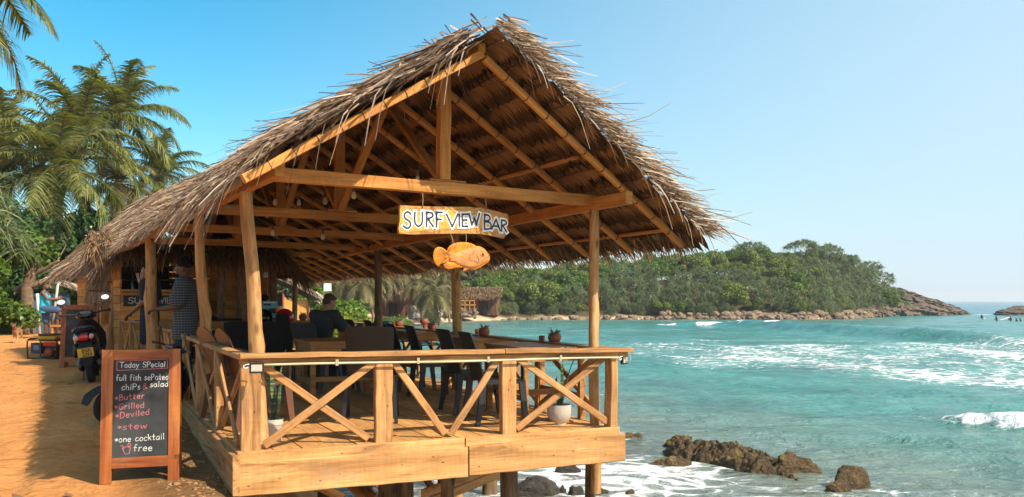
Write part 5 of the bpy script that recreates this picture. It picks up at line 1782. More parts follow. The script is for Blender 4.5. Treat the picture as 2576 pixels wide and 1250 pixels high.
snake_plant(Matrix.Translation(G(681, 1112, 0) + V((0, 0.06, 0))), "tall snake plant in a straight pale pot inside the left railing corner", 0.085, 1, ((0.0, 0, 0.01, 0, 0.55, 0.3), (0.02, 0.02, 0.09, 0.02, 0.62, 0.9), (-0.02, 0.01, -0.03, 0.02, 0.50, 2.2), (0.03, -0.02, 0.05, 0, 0.36, 1.4)))
snake_plant(Matrix.Translation(G(1407, 1066, 0)), "snake plant in a round grey pot beside the right hand log post", 0.118, 2, ((0.0, 0, 0.07, 0, 0.60, 0.5), (0.02, 0.02, 0.18, 0.02, 0.55, 1.0), (-0.02, 0.0, 0.0, 0.02, 0.30, 2.2)))

def helmet(M, label, mat, full):
    t = thing("motorbike_helmet", label, "helmet", M=M, group="helmets on the high table")
    mb = MB()
    n, k = 26, 16
    for i in range(k + 1):
        th = math.pi * (0.0 + 0.70 * i / k)
        for j in range(n):
            q = 2 * math.pi * j / n
            r_ = 0.135
            x, y, z = r_ * 1.12 * math.sin(th) * math.cos(q), r_ * 0.98 * math.sin(th) * math.sin(q), r_ * 1.05 * math.cos(th)
            if th > math.pi * 0.5:
                x *= 0.98
            z = max(z, -0.075 - (0.03 if math.cos(q) < 0.2 else 0))
            mb.v.append((x, y, z + 0.11))
    for i in range(k):
        for j in range(n):
            q = 2 * math.pi * (j + 0.5) / n
            th = math.pi * 0.70 * (i + 0.5) / k
            if math.cos(q) > 0.42 and 0.36 < th / math.pi < (0.60 if full else 0.80):
                continue
            mb.f.append((i * n + j, i * n + (j + 1) % n, (i + 1) * n + (j + 1) % n, (i + 1) * n + j)); mb.m.append(0)
    lpart("shell", mb, [mat], t, smooth=True)
    mb = MB(); mb.ell((0, 0, 0.105), (0.132, 0.118, 0.118)); lpart("lining", mb, [DARKIN], t, smooth=True)
    mb = MB()
    pts = [V((0.150 * math.cos(q), 0.135 * math.sin(q), 0.165 - 0.012 * math.cos(q))) for q in np.linspace(-1.2, 1.2, 9)]
    mb.tube(pts, 0.008, 6); lpart("visor_hinge_rim", mb, [BLKGLOSS], t, smooth=True)
    return t
helmet(TR(*P(716, 818, 12.85), R(-110)), "glossy red open face helmet on the high table", RED, False)
helmet(TR(*P(664, 819, 12.8), R(60)), "black helmet on the high table to the left of the red one", BLKGLOSS, True)
bag = thing("cloth_bag", "dark bag with teal lining lying on a sea table by the thin dark post", "bag", M=TR(*G(958, 822, 0.737), R(20)))
mb = MB(); mb.ell((0, 0, 0.045), (0.19, 0.12, 0.055)); mb.ell((0.1, 0.02, 0.06), (0.1, 0.09, 0.05)); lpart("bag_body", mb, [BLACKP], bag, smooth=True)
mb = MB(); mb.ell((0.06, -0.07, 0.06), (0.13, 0.07, 0.03)); lpart("lining", mb, [m_plain("teal_cloth", (0.02, 0.10, 0.12), 0.8)], bag, smooth=True)
card = thing("menu_card", "small blue standing menu card on the back counter", "menu card", M=TR(*P(679, 797, 15.2), R(15)))
mb = MB(); mb.box((-0.13, -0.004, 0.0), (0.13, 0.004, 0.28)); lpart("card", mb, [CYANP], card)
mb = MB(); mb.box((-0.11, -0.008, 0.205), (0.02, -0.005, 0.235)); mb.box((-0.02, -0.008, 0.06), (0.11, -0.005, 0.15)); lpart("print", mb, [BLACKPAINT], card)
mb = MB(); mb.box((-0.10, -0.009, 0.25), (0.10, -0.006, 0.262)); mb.box((-0.11, -0.009, 0.03), (0.0, -0.006, 0.045)); lpart("pale_print", mb, [WHITEP], card)
for x, d, cl, lb in ((714, 15.2, ORANGEM, "orange tumbler on the back counter beside the blue menu card"), (722, 15.3, WHITEP, "pale tumbler on the back counter left of the thin post")):
    c_ = thing("tumbler", lb, "tumbler", M=Matrix.Translation(P(x - 16, 786, d)))
    mb = MB(); mb.lathe([(0.0001, 0), (0.028, 0), (0.036, 0.11), (0.032, 0.11), (0.026, 0.01), (0.0001, 0.01)], 14); lpart("cup_wall", mb, [cl], c_, smooth=True, sharp=40)

# floodlights under the rail ends
def flood(M, label):
    t = thing("flood_lamp", label, "flood lamp", M=M)
    mb = MB()
    mb.loft([[V(p) for p in r_] for r_ in (((-0.065, 0.02, -0.045), (0.065, 0.02, -0.045), (0.065, 0.02, 0.045), (-0.065, 0.02, 0.045)), ((-0.085, -0.012, -0.062), (0.085, -0.012, -0.062), (0.085, -0.012, 0.062), (-0.085, -0.012, 0.062)), ((-0.085, -0.022, -0.062), (0.085, -0.022, -0.062), (0.085, -0.022, 0.062), (-0.085, -0.022, 0.062)))])
    lpart("housing", mb, [BLKGLOSS], t)
    mb = MB(); mb.box((-0.062, -0.026, -0.040), (0.062, -0.0225, 0.040)); lpart("glass", mb, [m_plain("lamp_reflector_glass", (0.45, 0.36, 0.26), 0.12, var=0.2, vs=20)], t)
    mb = MB(); mb.tube([(-0.07, 0.01, 0.05), (-0.07, 0.03, 0.085), (0.07, 0.03, 0.085), (0.07, 0.01, 0.05)], 0.006, 6); lpart("bracket", mb, [DMETAL], t)
    mb = MB(); mb.tube(cr([(-0.08, 0.0, 0.02), (-0.13, -0.01, 0.0), (-0.15, 0.0, 0.03), (-0.10, -0.02, 0.045), (-0.06, 0.0, 0.05)], 5), 0.006, 6); lpart("lamp_cable", mb, [WHITEP], t, smooth=True)
    return t
pf = P(646, 926, 6.66)
flood(TR(pf.x, pf.y, pf.z, R(14), 0.66, rx=R(-8)), "small black flood lamp under the left corner of the front handrail")
pf = P(1569, 904, 8.17)
flood(TR(pf.x, pf.y, pf.z, R(60), 0.75), "small black flood lamp under the sea end of the front handrail")
# wire coil at the right end
mb = MB(); cpos = P(1577, 900, 8.15)
mb.tube([cpos + V((0.035 * math.cos(q), 0.01 * math.sin(2 * q), 0.035 * math.sin(q))) for q in np.linspace(0, 7, 22)], 0.005, 5)
tag(mb.build("cable_loop", [m_plain("grey_cable", (0.3, 0.32, 0.33), 0.5)], smooth=True), "loop of grey cable at the sea end of the front handrail", "cable")
# ------------------------------------------------------------------ chalkboard by the road
def chalkboard(name, label, M, W, H, texts=True):
    "front face towards -Y, origin between the front feet"
    t = thing(name, label, "chalkboard", M=M)
    lean = R(7)
    Mf = Matrix.Rotation(-lean, 4, 'X')
    fw = 0.088
    def pc(nm, lo, hi, mat=REDW, Mm=None):
        mb = MB()
        L = (hi[0] - lo[0], hi[2] - lo[2])
        if L[0] >= L[1]:
            mb.box(lo, hi); return lpart(nm, mb, [mat], t, Mm or Mf)
        # vertical piece: own X axis along the grain
        mb.box((lo[2], lo[1], -hi[0]), (hi[2], hi[1], -lo[0]))
        return lpart(nm, mb, [mat], t, (Mm or Mf) @ Matrix.Rotation(R(-90), 4, 'Y'))
    pc("stile", (-W / 2, -0.018, 0), (-W / 2 + fw, 0.018, H))
    pc("stile", (W / 2 - fw, -0.018, 0), (W / 2, 0.018, H))
    pc("top_rail", (-W / 2 + fw + 0.001, -0.017, H - 0.085), (W / 2 - fw - 0.001, 0.017, H - 0.002))
    zb = 0.12
    pc("bottom_rail", (-W / 2 + fw + 0.001, -0.017, zb), (W / 2 - fw - 0.001, 0.017, zb + 0.085))
    mb = MB(); mb.box((-W / 2 + fw, -0.006, zb + 0.085), (W / 2 - fw, 0.006, H - 0.085))
    board = lpart("slate", mb, [CHALKB], t, Mf)
    Mb = Matrix.Translation((0, 2 * H * math.sin(lean), 0)) @ Matrix.Rotation(lean, 4, 'X')
    pc("rear_leg", (-W / 2, -0.018, 0), (-W / 2 + 0.06, 0.018, H - 0.01), Mm=Mb)
    pc("rear_leg", (W / 2 - 0.06, -0.018, 0), (W / 2, 0.018, H - 0.01), Mm=Mb)
    mb = MB(); mb.box((-W / 2 + 0.061, -0.012, H * 0.2), (W / 2 - 0.061, 0.012, H - 0.02)); lpart("rear_panel", mb, [CHALKB], t, Mb)
    # writing, in the photograph's crop units (x 120..585, y 150..1010)
    wm, rm = MB(), MB()
    x0, x1 = -W / 2 + fw, W / 2 - fw
    z0, z1 = zb + 0.085, H - 0.085
    sx, sz = (x1 - x0) / 464, (z1 - z0) / 858
    n = V((0, -1, 0))
    def at(cx, cy):
        return V((x0 + (cx - 121) * sx, -0.0075, z1 - (cy - 150) * sz))
    def line(mb, text, xa, xb, yb, cap, rise=0.0, st=0.0047, seed=1):
        o = at(xa, yb)
        X = V((1, 0, rise)).normalized()
        tot = sum(GL[c][0] + 0.16 for c in text) - 0.16
        k = (xb - xa) * sx / tot
        xw = 0.0
        for wd in text.split(" "):
            m2 = MB()
            ww = sum(GL[c][0] + 0.16 for c in wd) - 0.16
            write(m2, wd, o + X * (xw * k), X, V((0, 0, 1)), n, cap * sz, st, width=ww * k, off=0.0, seed=seed + len(wd), gap=0.16)
            xw += ww + 0.16 * 2 + GL[" "][0]
            m2.v = [tuple(V(p) + n * (0.00004 * ((i // 12) % 15))) for i, p in enumerate(m2.v)]
            lpart("pink_chalk_lettering" if mb is rm else "white_chalk_lettering", m2, [CHALKR if mb is rm else CHALKW], board, Matrix.Identity(4), fix=False)
    if texts:
        line(wm, "Today SPecial", 172, 552, 218, 48, st=0.0056)
        line(wm, "full fish sePated", 146, 580, 334, 52, 0.0)
        line(wm, "chiPs", 192, 345, 416, 52)
        line(rm, "&", 362, 405, 416, 52)
        line(wm, "salad", 426, 578, 398, 48, 0.02)
        line(rm, "*Butter", 138, 380, 508, 48, 0.06)
        line(rm, "*Grilled", 138, 380, 588, 50, 0.04)
        line(rm, "*Deviled", 146, 426, 668, 52, 0.10)
        line(rm, "*stew", 162, 404, 768, 52, 0.03)
        line(wm, "*one cocktail", 144, 552, 876, 52, 0.03)
        line(wm, "free", 298, 452, 958, 56, -0.01)
        bx = [(148, 160), (572, 150), (570, 232), (150, 242), (148, 160)]
        for a, b in zip(bx[:-1], bx[1:]):
            rm.ribbon([at(*a), at(*b)], 0.005, n)
        for ln in ([(205, 925), (228, 978), (262, 978), (272, 922)], [(205, 925), (240, 915), (272, 922)], [(218, 935), (205, 902), (190, 908)]):
            rm.ribbon([at(*q) for q in ln], 0.005, n)
        rm.ribbon([at(262 + 12 * math.cos(q), 902 + 14 * math.sin(q)) for q in np.linspace(0, 6.3, 14)], 0.005, n)
        lpart("pink_chalk_drawing", rm, [CHALKR], board, Matrix.Identity(4), fix=False)
    else:
        line(wm, "coffee", 300, 520, 250, 60, 0.0)
    return t
pb = G(352, 1206, -0.27)
print("board", pb)
chalkboard("chalkboard", "tall red framed chalkboard listing today's special, standing by the left railing", TR(pb.x, pb.y, gz(pb.x, pb.y) - 0.005, R(17)), 0.605, 1.09)
p2 = P(196, 925, 15.3)
chalkboard("chalkboard", "second wooden chalkboard standing behind the black scooter against the plank hut", TR(p2.x, p2.y, gz(p2.x, p2.y) - 0.02, R(10)), 0.62, 1.15, False)

# ------------------------------------------------------------------ plank hut behind the bar
F0, F1 = V((-7.17, 15.65, 0)), V((-4.72, 17.05, 0))
HB = V((-0.574, 0.819, 0))
HL = 5.0
hut = thing("plank_hut", "orange plank hut with a shaggy thatched roof and an open bar counter", "hut", F0)
def planked(name, a, b, z0, z1, parent, rows, seed=0, th=0.025, holes=None):
    a, b = V(a), V(b)
    L = (b - a).length
    mb = MB()
    rr = random.Random(seed)
    for k in range(rows):
        h = (z1 - z0) / rows
        x = 0.0
        while x < L - 0.01:
            e = min(L, x + rr.uniform(1.2, 2.6))
            if L - e < 0.4:
                e = L
            mb.box((x + 0.002, -th / 2 + rr.uniform(-.004, .004), h * k + 0.004), (e - 0.002, th / 2 + rr.uniform(-.004, .006), h * (k + 1) - 0.004))
            x = e
    M = axis(a, b)
    M.translation = a + V((0, 0, z0))
    return mb.build(name, [PLANKW], parent, M)
B0, B1 = F0 + HB * HL, F1 + HB * HL
FD = (F1 - F0).normalized()
planked("road_side_wall", F0 + HB * 0.02, B0, -0.05, 2.05, hut, 14, 1)
planked("sea_side_wall", F1 + HB * 0.02, B1, -0.05, 2.05, hut, 14, 2)
planked("rear_wall", B0 + FD * 0.02, B1 - FD * 0.02, -0.05, 2.05, hut, 14, 3)
Q0, Q1 = lerp(F0, F1, 0.60), F1
planked("front_wall", Q0, Q1, -0.05, 2.15, hut, 14, 4)
# return wall of the bar recess and its dark back
planked("recess_wall", lerp(F0, F1, 0.43) + HB * 0.9, lerp(F0, F1, 0.75) + HB * 0.9, 0.9, 2.1, hut, 8, 5)
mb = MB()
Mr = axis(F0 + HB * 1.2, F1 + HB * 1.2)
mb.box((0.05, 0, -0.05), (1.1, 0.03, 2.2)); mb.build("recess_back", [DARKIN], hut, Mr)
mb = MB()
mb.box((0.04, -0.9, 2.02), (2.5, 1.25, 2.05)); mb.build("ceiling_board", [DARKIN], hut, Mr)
for s, z in ((0.0, 0.4), (0.0, 0.8)):
    mb = MB(); mb.box((0.1, -0.2, 0), (1.3, 0, 0.025), Mr @ Matrix.Translation((0, 0, 1.32 + z * 0.7))); mb.build("shelf", [DLOG], hut)
# counter
CT = lerp(F0, F1, 0.0)
CE = lerp(F0, F1, 0.43)
off = V((FD.y, -FD.x, 0)) * 0.06
Mc = axis(CT + off, CE + off)
mb = MB(); mb.box((0, -0.12, 1.37), ((CE - CT).length, 0.35, 1.41)); mb.build("counter_top", [TABLEW], hut, Mc)
planked("counter_front", CT + off * 0.5, CE + off * 0.5, -0.02, 1.36, hut, 8, 6)
nb_ = thing("counter_sign", "long black board chalked SURF VIEW, fixed along the bar counter", "sign", M=Mc)
mb = MB(); Ls = (CE - CT).length; mb.box((0.03, -0.048, 1.10), (Ls - 0.05, -0.022, 1.30)); sb = lpart("board", mb, [CHALKB], nb_)
wm = MB()
write(wm, "SURF", V((0.11, -0.0505, 1.155)), V((1, 0, 0)), V((0, 0, 1)), V((0, -1, 0)), 0.105, 0.013, width=0.41, off=0)
write(wm, "VIEW", V((0.655, -0.0505, 1.155)), V((1, 0, 0)), V((0, 0, 1)), V((0, -1, 0)), 0.105, 0.013, width=0.28, off=0)
lpart("chalk_lettering", wm, [CHALKW], sb, fix=False)
# bottles and a straw holder on the counter
for i, (u, lb) in enumerate(((0.16, "dark bottle on the bar shelf at its left end"), (0.26, "dark bottle on the bar shelf, second from its left end"), (0.5, "dark bottle on the bar shelf behind the thick post"))):
    q = lerp(CT, CE, u) + off
    mb = MB(); mb.lathe([(0.0001, 0), (0.034, 0), (0.036, 0.16), (0.014, 0.22), (0.013, 0.28), (0.0001, 0.28)], 12)
    tag(mb.build("bottle", [BLKGLOSS], None, Matrix.Translation((q.x, q.y, 1.41)), smooth=True, sharp=40), lb, "bottle", "bottles on the bar counter")
q = lerp(CT, CE, 0.2) + off
jar = thing("straw_jar", "jar of pale drinking straws on the bar counter", "jar", (q.x + 0.1, q.y, 1.41))
mb = MB(); mb.lathe([(0.0001, 0), (0.045, 0), (0.05, 0.12), (0.045, 0.12), (0.0001, 0.02)], 12); lpart("jar_wall", mb, [BRASS], jar, smooth=True)
mb = MB()
for i in range(14):
    a = RNG.uniform(0, 6.28)
    mb.tube([(0.02 * math.cos(a), 0.02 * math.sin(a), 0.03), (0.09 * math.cos(a), 0.09 * math.sin(a), 0.3)], 0.006, 5)
s_ = lpart("straws", mb, [WHITEP], jar); s_['kind'] = 'stuff'
# corner posts and leaning poles
log("hut_post", F0 + V((-0.02, -0.08, -0.15)) + HB * 1.9 + V((-.1, -.1, 0)), F0 + V((-0.02, -0.08, 2.2)) + HB * 1.9 + V((-.1, -.1, 0)), 0.10, 0.09, LOG, hut, 61, knots=1)
for u, sd in ((0.62, 62), (0.73, 63), (0.86, 64), (0.97, 65)):
    b = lerp(F0, F1, u) + V((FD.y, -FD.x, 0)) * 0.12
    log("hut_post", b + V((0.03, 0, -0.1)), b + V((0, 0, 2.15)), 0.075, 0.065, BARK if u != 0.97 else DLOG, hut, sd, wob=0.03, knots=4)
beam("corner_board", F0 + V((-0.06, -0.10, 0)) + HB * 1.0 + V((0, 0, 0.75)), F0 + V((-0.06, -0.10, 0)) + HB * 1.0 + V((0, 0, 2.2)), 0.16, 0.03, PLANKW, hut, up=HB)
# switch box
sx_ = lerp(F0, F1, 0.925) + V((FD.y, -FD.x, 0)) * 0.03
mb = MB(); mb.box((-0.045, -0.03, 0), (0.045, 0, 0.11), axis(sx_ + V((0, 0, 1.66)), sx_ + V((0, 0, 1.66)) + FD))
swb = mb.build("switch_box", [WHITEP], hut)
mb = MB(); mb.box((0.03, -0.02, -0.75), (0.045, -0.001, -0.002), axis(sx_ + V((0, 0, 1.66)), sx_ + V((0, 0, 1.66)) + FD)); mb.build("conduit", [CREAM], swb)
# hut roof
mid_ = (F0 + F1) / 2
def hridge(s, z=0.0):
    return V((mid_.x, mid_.y, 3.45)) + HB * (s - 0.7) + V((0, 0, z))
OL = V((-FD.x, -FD.y, 0))
def hsL(s, t):
    e = F0 + OL * 0.26 + HB * (s - 0.55) + V((0, 0, 1.86))
    return lerp(hridge(s), e, t)
def hsR(s, t):
    e = F1 - OL * 0.35 + HB * (s - 0.4) + V((0, 0, 1.75))
    return lerp(hridge(s), e, t)
hL = mat_rows("palm_thatch", hsL, 0, 5.9, 6, hut, 7)
hR = mat_rows("palm_thatch", hsR, 0, 5.9, 6, hut, 8)
L_ = [so_(hsL, 0, 5.9, -0.03, 0.98, 5200, 0.25, 0.6, 0.017, lambda s, t: 0.16, 71, None, None, dsp=0.5, droop=(0, 0.2))[0],
      so_(hsL, -0.05, 5.95, 0.74, 0.97, 4200, 0.18, 0.38, 0.015, lambda s, t: 0.14, 72, None, None, dsp=0.4, droop=(0.1, 0.5), lift=-0.02)[0],
      so_(hsL, -0.1, 0.15, 0.0, 1.0, 700, 0.2, 0.5, 0.015, lambda s, t: 0.14, 73, None, None, dsp=0.4, droop=(0.3, 0.9))[0],
      so_(hsL, 5.6, 6.0, 0.0, 1.0, 700, 0.2, 0.5, 0.015, lambda s, t: 0.14, 75, None, None, dsp=0.4, droop=(0.2, 0.7), outdir=HB, obias=0.5)[0]]
straw_done(L_, "loose_straw", STRAW, hL)
L_ = [so_(hsR, 0, 5.9, 0, 1.0, 1500, 0.25, 0.6, 0.017, lambda s, t: 0.16, 74, None, None, dsp=0.5, droop=(0, 0.2))[0],
      so_(hsR, -0.15, 0.4, 0.0, 1.05, 1200, 0.15, 0.4, 0.02, lambda s, t: 0.05, 76, None, None, dsp=0.5, droop=(0.3, 0.9), outdir=V((0.3, -0.8, 0)), obias=0.5, lift=-0.03)[0]]
straw_done(L_, "eave_fringe", STRAWD, hR)
# shaggy gable apron over the front of the hut
def apron(s, t):
    a = F0 + OL * 0.3 + V((-0.1, -0.35, 2.30)); b = F1 + V((0.25, -0.45, 2.22))
    p = lerp(a, b, s)
    return p + V((FD.y, -FD.x, 0)) * (0.42 * t) + V((0, 0, -0.22 * t))
L_ = [so_(apron, 0, 1, -0.6, 1.0, 3600, 0.18, 0.45, 0.022, lambda s, t: 0.08, 77, None, None, dsp=0.4, droop=(0.2, 0.8), lift=0.0)[0]]
straw_done(L_, "apron_thatch", STRAWD, hut)
# palm mat screen hung on the road wall
SCRM = m_strand("dry_palm_mat", [(0.20, 0.12, 0.065), (0.32, 0.20, 0.12), (0.26, 0.16, 0.09), (0.38, 0.25, 0.15)])
scr = thing("palm_mat_screen", "hanging strip of woven dry palm mats at the front corner of the plank hut", "palm mat", F0 + V((-0.05, -0.15, 0)))
a0 = P(277, 757, 15.45)
a0.z = 0
sx2 = -FD
r_ = np.random.RandomState(9)
nbk = NB()
WS = 0.36
for k in range(6):
    zt = 2.24 - k * 0.175
    n = 120
    S = np.array([tuple(a0 + sx2 * (u + 0.02 * (k % 3)) + V((0, 0, zt)) - HB * (0.03 * (k % 2) + r_.uniform(0, .02))) for u in r_.uniform(0, WS, n)])
    D = unit(np.stack([r_.normal(0, .14, n), r_.normal(0, .1, n), -np.ones(n)], 1))
    v, q = strands(S, D, r_.uniform(0.15, 0.22, n), 0.032, r_.uniform(0, .1, n), seg=2, tip=0.6, rs=r_, side=np.tile(np.array(tuple(FD)), (n, 1)))
    nbk.add(v, q)
n = 110
S = np.array([tuple(a0 + sx2 * u + V((0, 0, 1.24)) - HB * 0.03) for u in r_.uniform(0.0, WS, n)])
v, q = strands(S, unit(np.stack([r_.normal(0, .25, n), r_.normal(0, .25, n), -np.ones(n)], 1)), r_.uniform(.10, .30, n), 0.016, 0.0, seg=2, tip=0.2, rs=r_)
nbk.add(v, q)
link("mat_fronds", nbk.mesh("mat_fronds", SCRM), scr, Matrix.Identity(4))
for k in range(6):
    z = 2.24 - k * 0.175
    mb = MB()
    mb.tube([a0 - HB * 0.06 + V((0, 0, z)), a0 + sx2 * WS - HB * 0.06 + V((0, 0, z + 0.02))], 0.013, 5)
    mb.build("mat_stick", [DLOG], scr)

# ------------------------------------------------------------------ scooter and motorbike
def wheel(parent, c, r_, w_, name):
    mb = MB()
    M = Matrix.Translation(c) @ Matrix.Rotation(R(90), 4, 'X')
    mb.lathe([(r_ - 0.065, -w_ * 0.36), (r_ - 0.03, -w_ * 0.5), (r_ - 0.008, -w_ * 0.36), (r_, 0), (r_ - 0.008, w_ * 0.36), (r_ - 0.03, w_ * 0.5), (r_ - 0.065, w_ * 0.36)], 26, M)
    ty = lpart("tyre", mb, [RUBBER], parent, smooth=True, sharp=60)
    mb = MB()
    mb.lathe([(r_ - 0.063, -w_ * 0.3), (r_ - 0.09, -w_ * 0.2), (0.03, -w_ * 0.25), (0.0001, -w_ * 0.3)], 20, M)
    mb.lathe([(r_ - 0.063, w_ * 0.3), (r_ - 0.09, w_ * 0.2), (0.03, w_ * 0.25), (0.0001, w_ * 0.3)], 20, M)
    mb2 = mb.build("rim", [DMETAL], ty, worldM(parent), smooth=True, sharp=50)
def ring_sec(x, zc, hw, hh, n=16, sq=2.6):
    out = []
    for j in range(n):
        q = 2 * math.pi * j / n
        c, s = math.cos(q), math.sin(q)
        out.append(V((x, hw * math.copysign(abs(c) ** (2 / sq), c), zc + hh * math.copysign(abs(s) ** (2 / sq), s))))
    return out
def scooter(label, M, plate=True, name="motor_scooter"):
    t = thing(name, label, "scooter" if plate else "motorbike", M=M)
    wheel(t, (0, 0, 0.25), 0.25, 0.10, "rear")
    wheel(t, (1.24, 0, 0.25), 0.25, 0.085, "front")
    mb = MB()     # tail cowl
    mb.loft([ring_sec(-0.30, 0.70, 0.07, 0.035), ring_sec(-0.24, 0.70, 0.125, 0.075), ring_sec(-0.1, 0.68, 0.15, 0.11), ring_sec(0.15, 0.62, 0.165, 0.14), ring_sec(0.40, 0.55, 0.16, 0.16), ring_sec(0.55, 0.46, 0.13, 0.16)])
    SHF = Matrix.Identity(4) if plate else Matrix.Translation((0.42, 0, 0)) @ Matrix.Diagonal((0.62, 1, 1, 1))
    lpart("body", mb, [BLKGLOSS], t, SHF, smooth=True, sharp=60)
    mb = MB()
    mb.loft([ring_sec(-0.26, 0.80, 0.10, 0.02), ring_sec(-0.1, 0.81, 0.13, 0.045), ring_sec(0.2, 0.79, 0.14, 0.06), ring_sec(0.45, 0.74, 0.13, 0.055), ring_sec(0.58, 0.72, 0.09, 0.03)])
    lpart("seat", mb, [RUBBER], t, SHF, smooth=True, sharp=60)
    mb = MB(); mb.tube(cr([(-0.02, 0.13, 0.78), (-0.22, 0.13, 0.80), (-0.33, 0.08, 0.82), (-0.345, 0, 0.825), (-0.33, -0.08, 0.82), (-0.22, -0.13, 0.80), (-0.02, -0.13, 0.78)], 4), 0.017, 8)
    lpart("grab_rail", mb, [BLKGLOSS], t, SHF, smooth=True)
    if plate:
      mb = MB(); mb.loft([ring_sec(-0.318, 0.685, 0.06, 0.03), ring_sec(-0.30, 0.685, 0.068, 0.05), ring_sec(-0.24, 0.69, 0.07, 0.055)]); lpart("tail_lamp", mb, [REDLENS], t, smooth=True, sharp=60)
    for s in (-1, 1) if plate else ():
        mb = MB(); mb.ell((-0.262, s * 0.098, 0.69), (0.045, 0.042, 0.042)); lpart("indicator", mb, [CLEARLENS], t, smooth=True)
    mb = MB()    # mudguard
    mb.loft([[V((x, y, z)) for y in (-hw, hw) for z in ()] or [V((x, -hw, z)), V((x, hw, z)), V((x + 0.03, hw, z + 0.03)), V((x + 0.03, -hw, z + 0.03))] for x, hw, z in (((-0.22, 0.09, 0.62), (-0.30, 0.09, 0.50), (-0.335, 0.085, 0.40), (-0.33, 0.07, 0.32), (-0.32, 0.05, 0.27)) if plate else ((0.0, 0.07, 0.50), (-0.16, 0.08, 0.50), (-0.27, 0.085, 0.46), (-0.36, 0.085, 0.40), (-0.40, 0.07, 0.30)))])
    lpart("mudguard", mb, [RUBBER], t)
    if plate:
        mb = MB(); Mp = Matrix.Translation((-0.352, 0, 0.47)) @ Matrix.Rotation(R(-12), 4, 'Y')
        mb.box((-0.004, -0.105, -0.065), (0.004, 0.105, 0.065)); pl = lpart("number_plate", mb, [PLATEM], t, Mp)
        wm = MB()
        n = V((-1, 0, 0))
        write(wm, "BGK", V((-0.0065, 0.045, 0.008)), V((0, -1, 0)), V((0, 0, 1)), n, 0.045, 0.009, width=0.12, off=0)
        write(wm, "2284", V((-0.0065, 0.045, -0.052)), V((0, -1, 0)), V((0, 0, 1)), n, 0.045, 0.009, width=0.125, off=0)
        lpart("plate_characters", wm, [BLACKPAINT], pl, fix=False)
    mb = MB(); mb.loft([ring_sec(0.52, 0.33, 0.13, 0.035), ring_sec(0.75, 0.29, 0.16, 0.03), ring_sec(0.98, 0.33, 0.15, 0.04)]); lpart("footboard", mb, [RUBBER], t, smooth=True, sharp=60)
    mb = MB()   # leg shield
    mb.loft([[V((x + 0.03 * abs(y) / 0.2, y, z)) for y in np.linspace(-hw, hw, 7)] + [V((x + 0.05 + 0.03 * abs(y) / 0.2, y, z)) for y in np.linspace(hw, -hw, 7)] for x, z, hw in ((0.98, 0.34, 0.17), (1.0, 0.5, 0.22), (0.95, 0.68, 0.235), (0.90, 0.82, 0.17), (0.87, 0.92, 0.09))])
    lpart("leg_shield", mb, [BLKGLOSS], t, smooth=True, sharp=50)
    mb = MB(); mb.tube([(1.24, 0, 0.27), (1.12, 0, 0.5), (0.98, 0, 0.80), (0.90, 0, 0.98)], [0.03, 0.035, 0.04, 0.03], 10); lpart("fork", mb, [DMETAL], t, smooth=True)
    mb = MB(); mb.loft([ring_sec(1.42, 0.50, 0.05, 0.01), ring_sec(1.3, 0.53, 0.06, 0.025), ring_sec(1.15, 0.52, 0.06, 0.03), ring_sec(1.02, 0.45, 0.05, 0.015)]); lpart("front_mudguard", mb, [BLKGLOSS], t, smooth=True)
    mb = MB(); mb.loft([ring_sec(0.82, 0.99, 0.07, 0.02), ring_sec(0.86, 1.0, 0.13, 0.05), ring_sec(0.95, 0.99, 0.15, 0.07), ring_sec(1.03, 0.97, 0.10, 0.05)])
    hb = lpart("handlebar_cowl", mb, [BLKGLOSS], t, smooth=True, sharp=60)
    mb = MB(); mb.box((0.825, -0.07, 1.02), (0.90, 0.07, 1.055)); lpart("dashboard", mb, [m_plain("dial_glass", (0.07, 0.075, 0.085), 0.2)], t)
    for s in (-1, 1):
        mb = MB(); mb.tube([(0.92, s * 0.10, 1.01), (0.88, s * 0.24, 1.03), (0.82, s * 0.36, 1.03)], [0.014, 0.015, 0.018], 8); lpart("handlebar", mb, [RUBBER], t, smooth=True)
        mb = MB(); mb.tube([(0.91, s * 0.20, 1.02), (0.94, s * 0.30, 1.02), (0.90, s * 0.37, 1.015)], 0.006, 6); lpart("brake_lever", mb, [METAL], t, smooth=True)
        mb = MB(); mb.tube([(0.90, s * 0.22, 1.03), (0.90, s * 0.25, 1.12), (0.86, s * 0.30, 1.20)], 0.006, 6)
        ms = lpart("mirror_stalk", mb, [DMETAL], t, smooth=True)
        mb = MB(); mb.ell((0.865, s * 0.31, 1.24), (0.022, 0.065, 0.045)); mm = mb.build("mirror_shell", [BLKGLOSS], ms, worldM(t), smooth=True)
        mb = MB(); mb.lathe([(0.0001, 0.0), (0.05, 0.0)], 16, Matrix.Translation((0.842, s * 0.31, 1.24)) @ Matrix.Rotation(R(-90), 4, 'Y') @ Matrix.Diagonal((0.75, 1.15, 1, 1)))
        mb.build("mirror_glass", [MIRRORM if plate else BLKGLOSS], ms, worldM(t))
    mb = MB(); mb.ell((1.0, 0, 0.98), (0.05, 0.08, 0.05)); lpart("headlamp", mb, [CLEARLENS], t, smooth=True)
    mb = MB(); mb.loft([ring_sec(-0.2, 0.30, 0.035, 0.035), ring_sec(-0.1, 0.29, 0.055, 0.06), ring_sec(0.25, 0.27, 0.055, 0.06), ring_sec(0.35, 0.27, 0.03, 0.03)])
    lpart("exhaust", mb, [DMETAL], t, Matrix.Translation((0, -0.15, 0)), smooth=True, sharp=50)
    mb = MB(); mb.ell((0.15, 0.11, 0.27), (0.25, 0.06, 0.10)); mb.ell((0.33, 0, 0.30), (0.15, 0.12, 0.10)); lpart("engine", mb, [DMETAL], t, smooth=True)
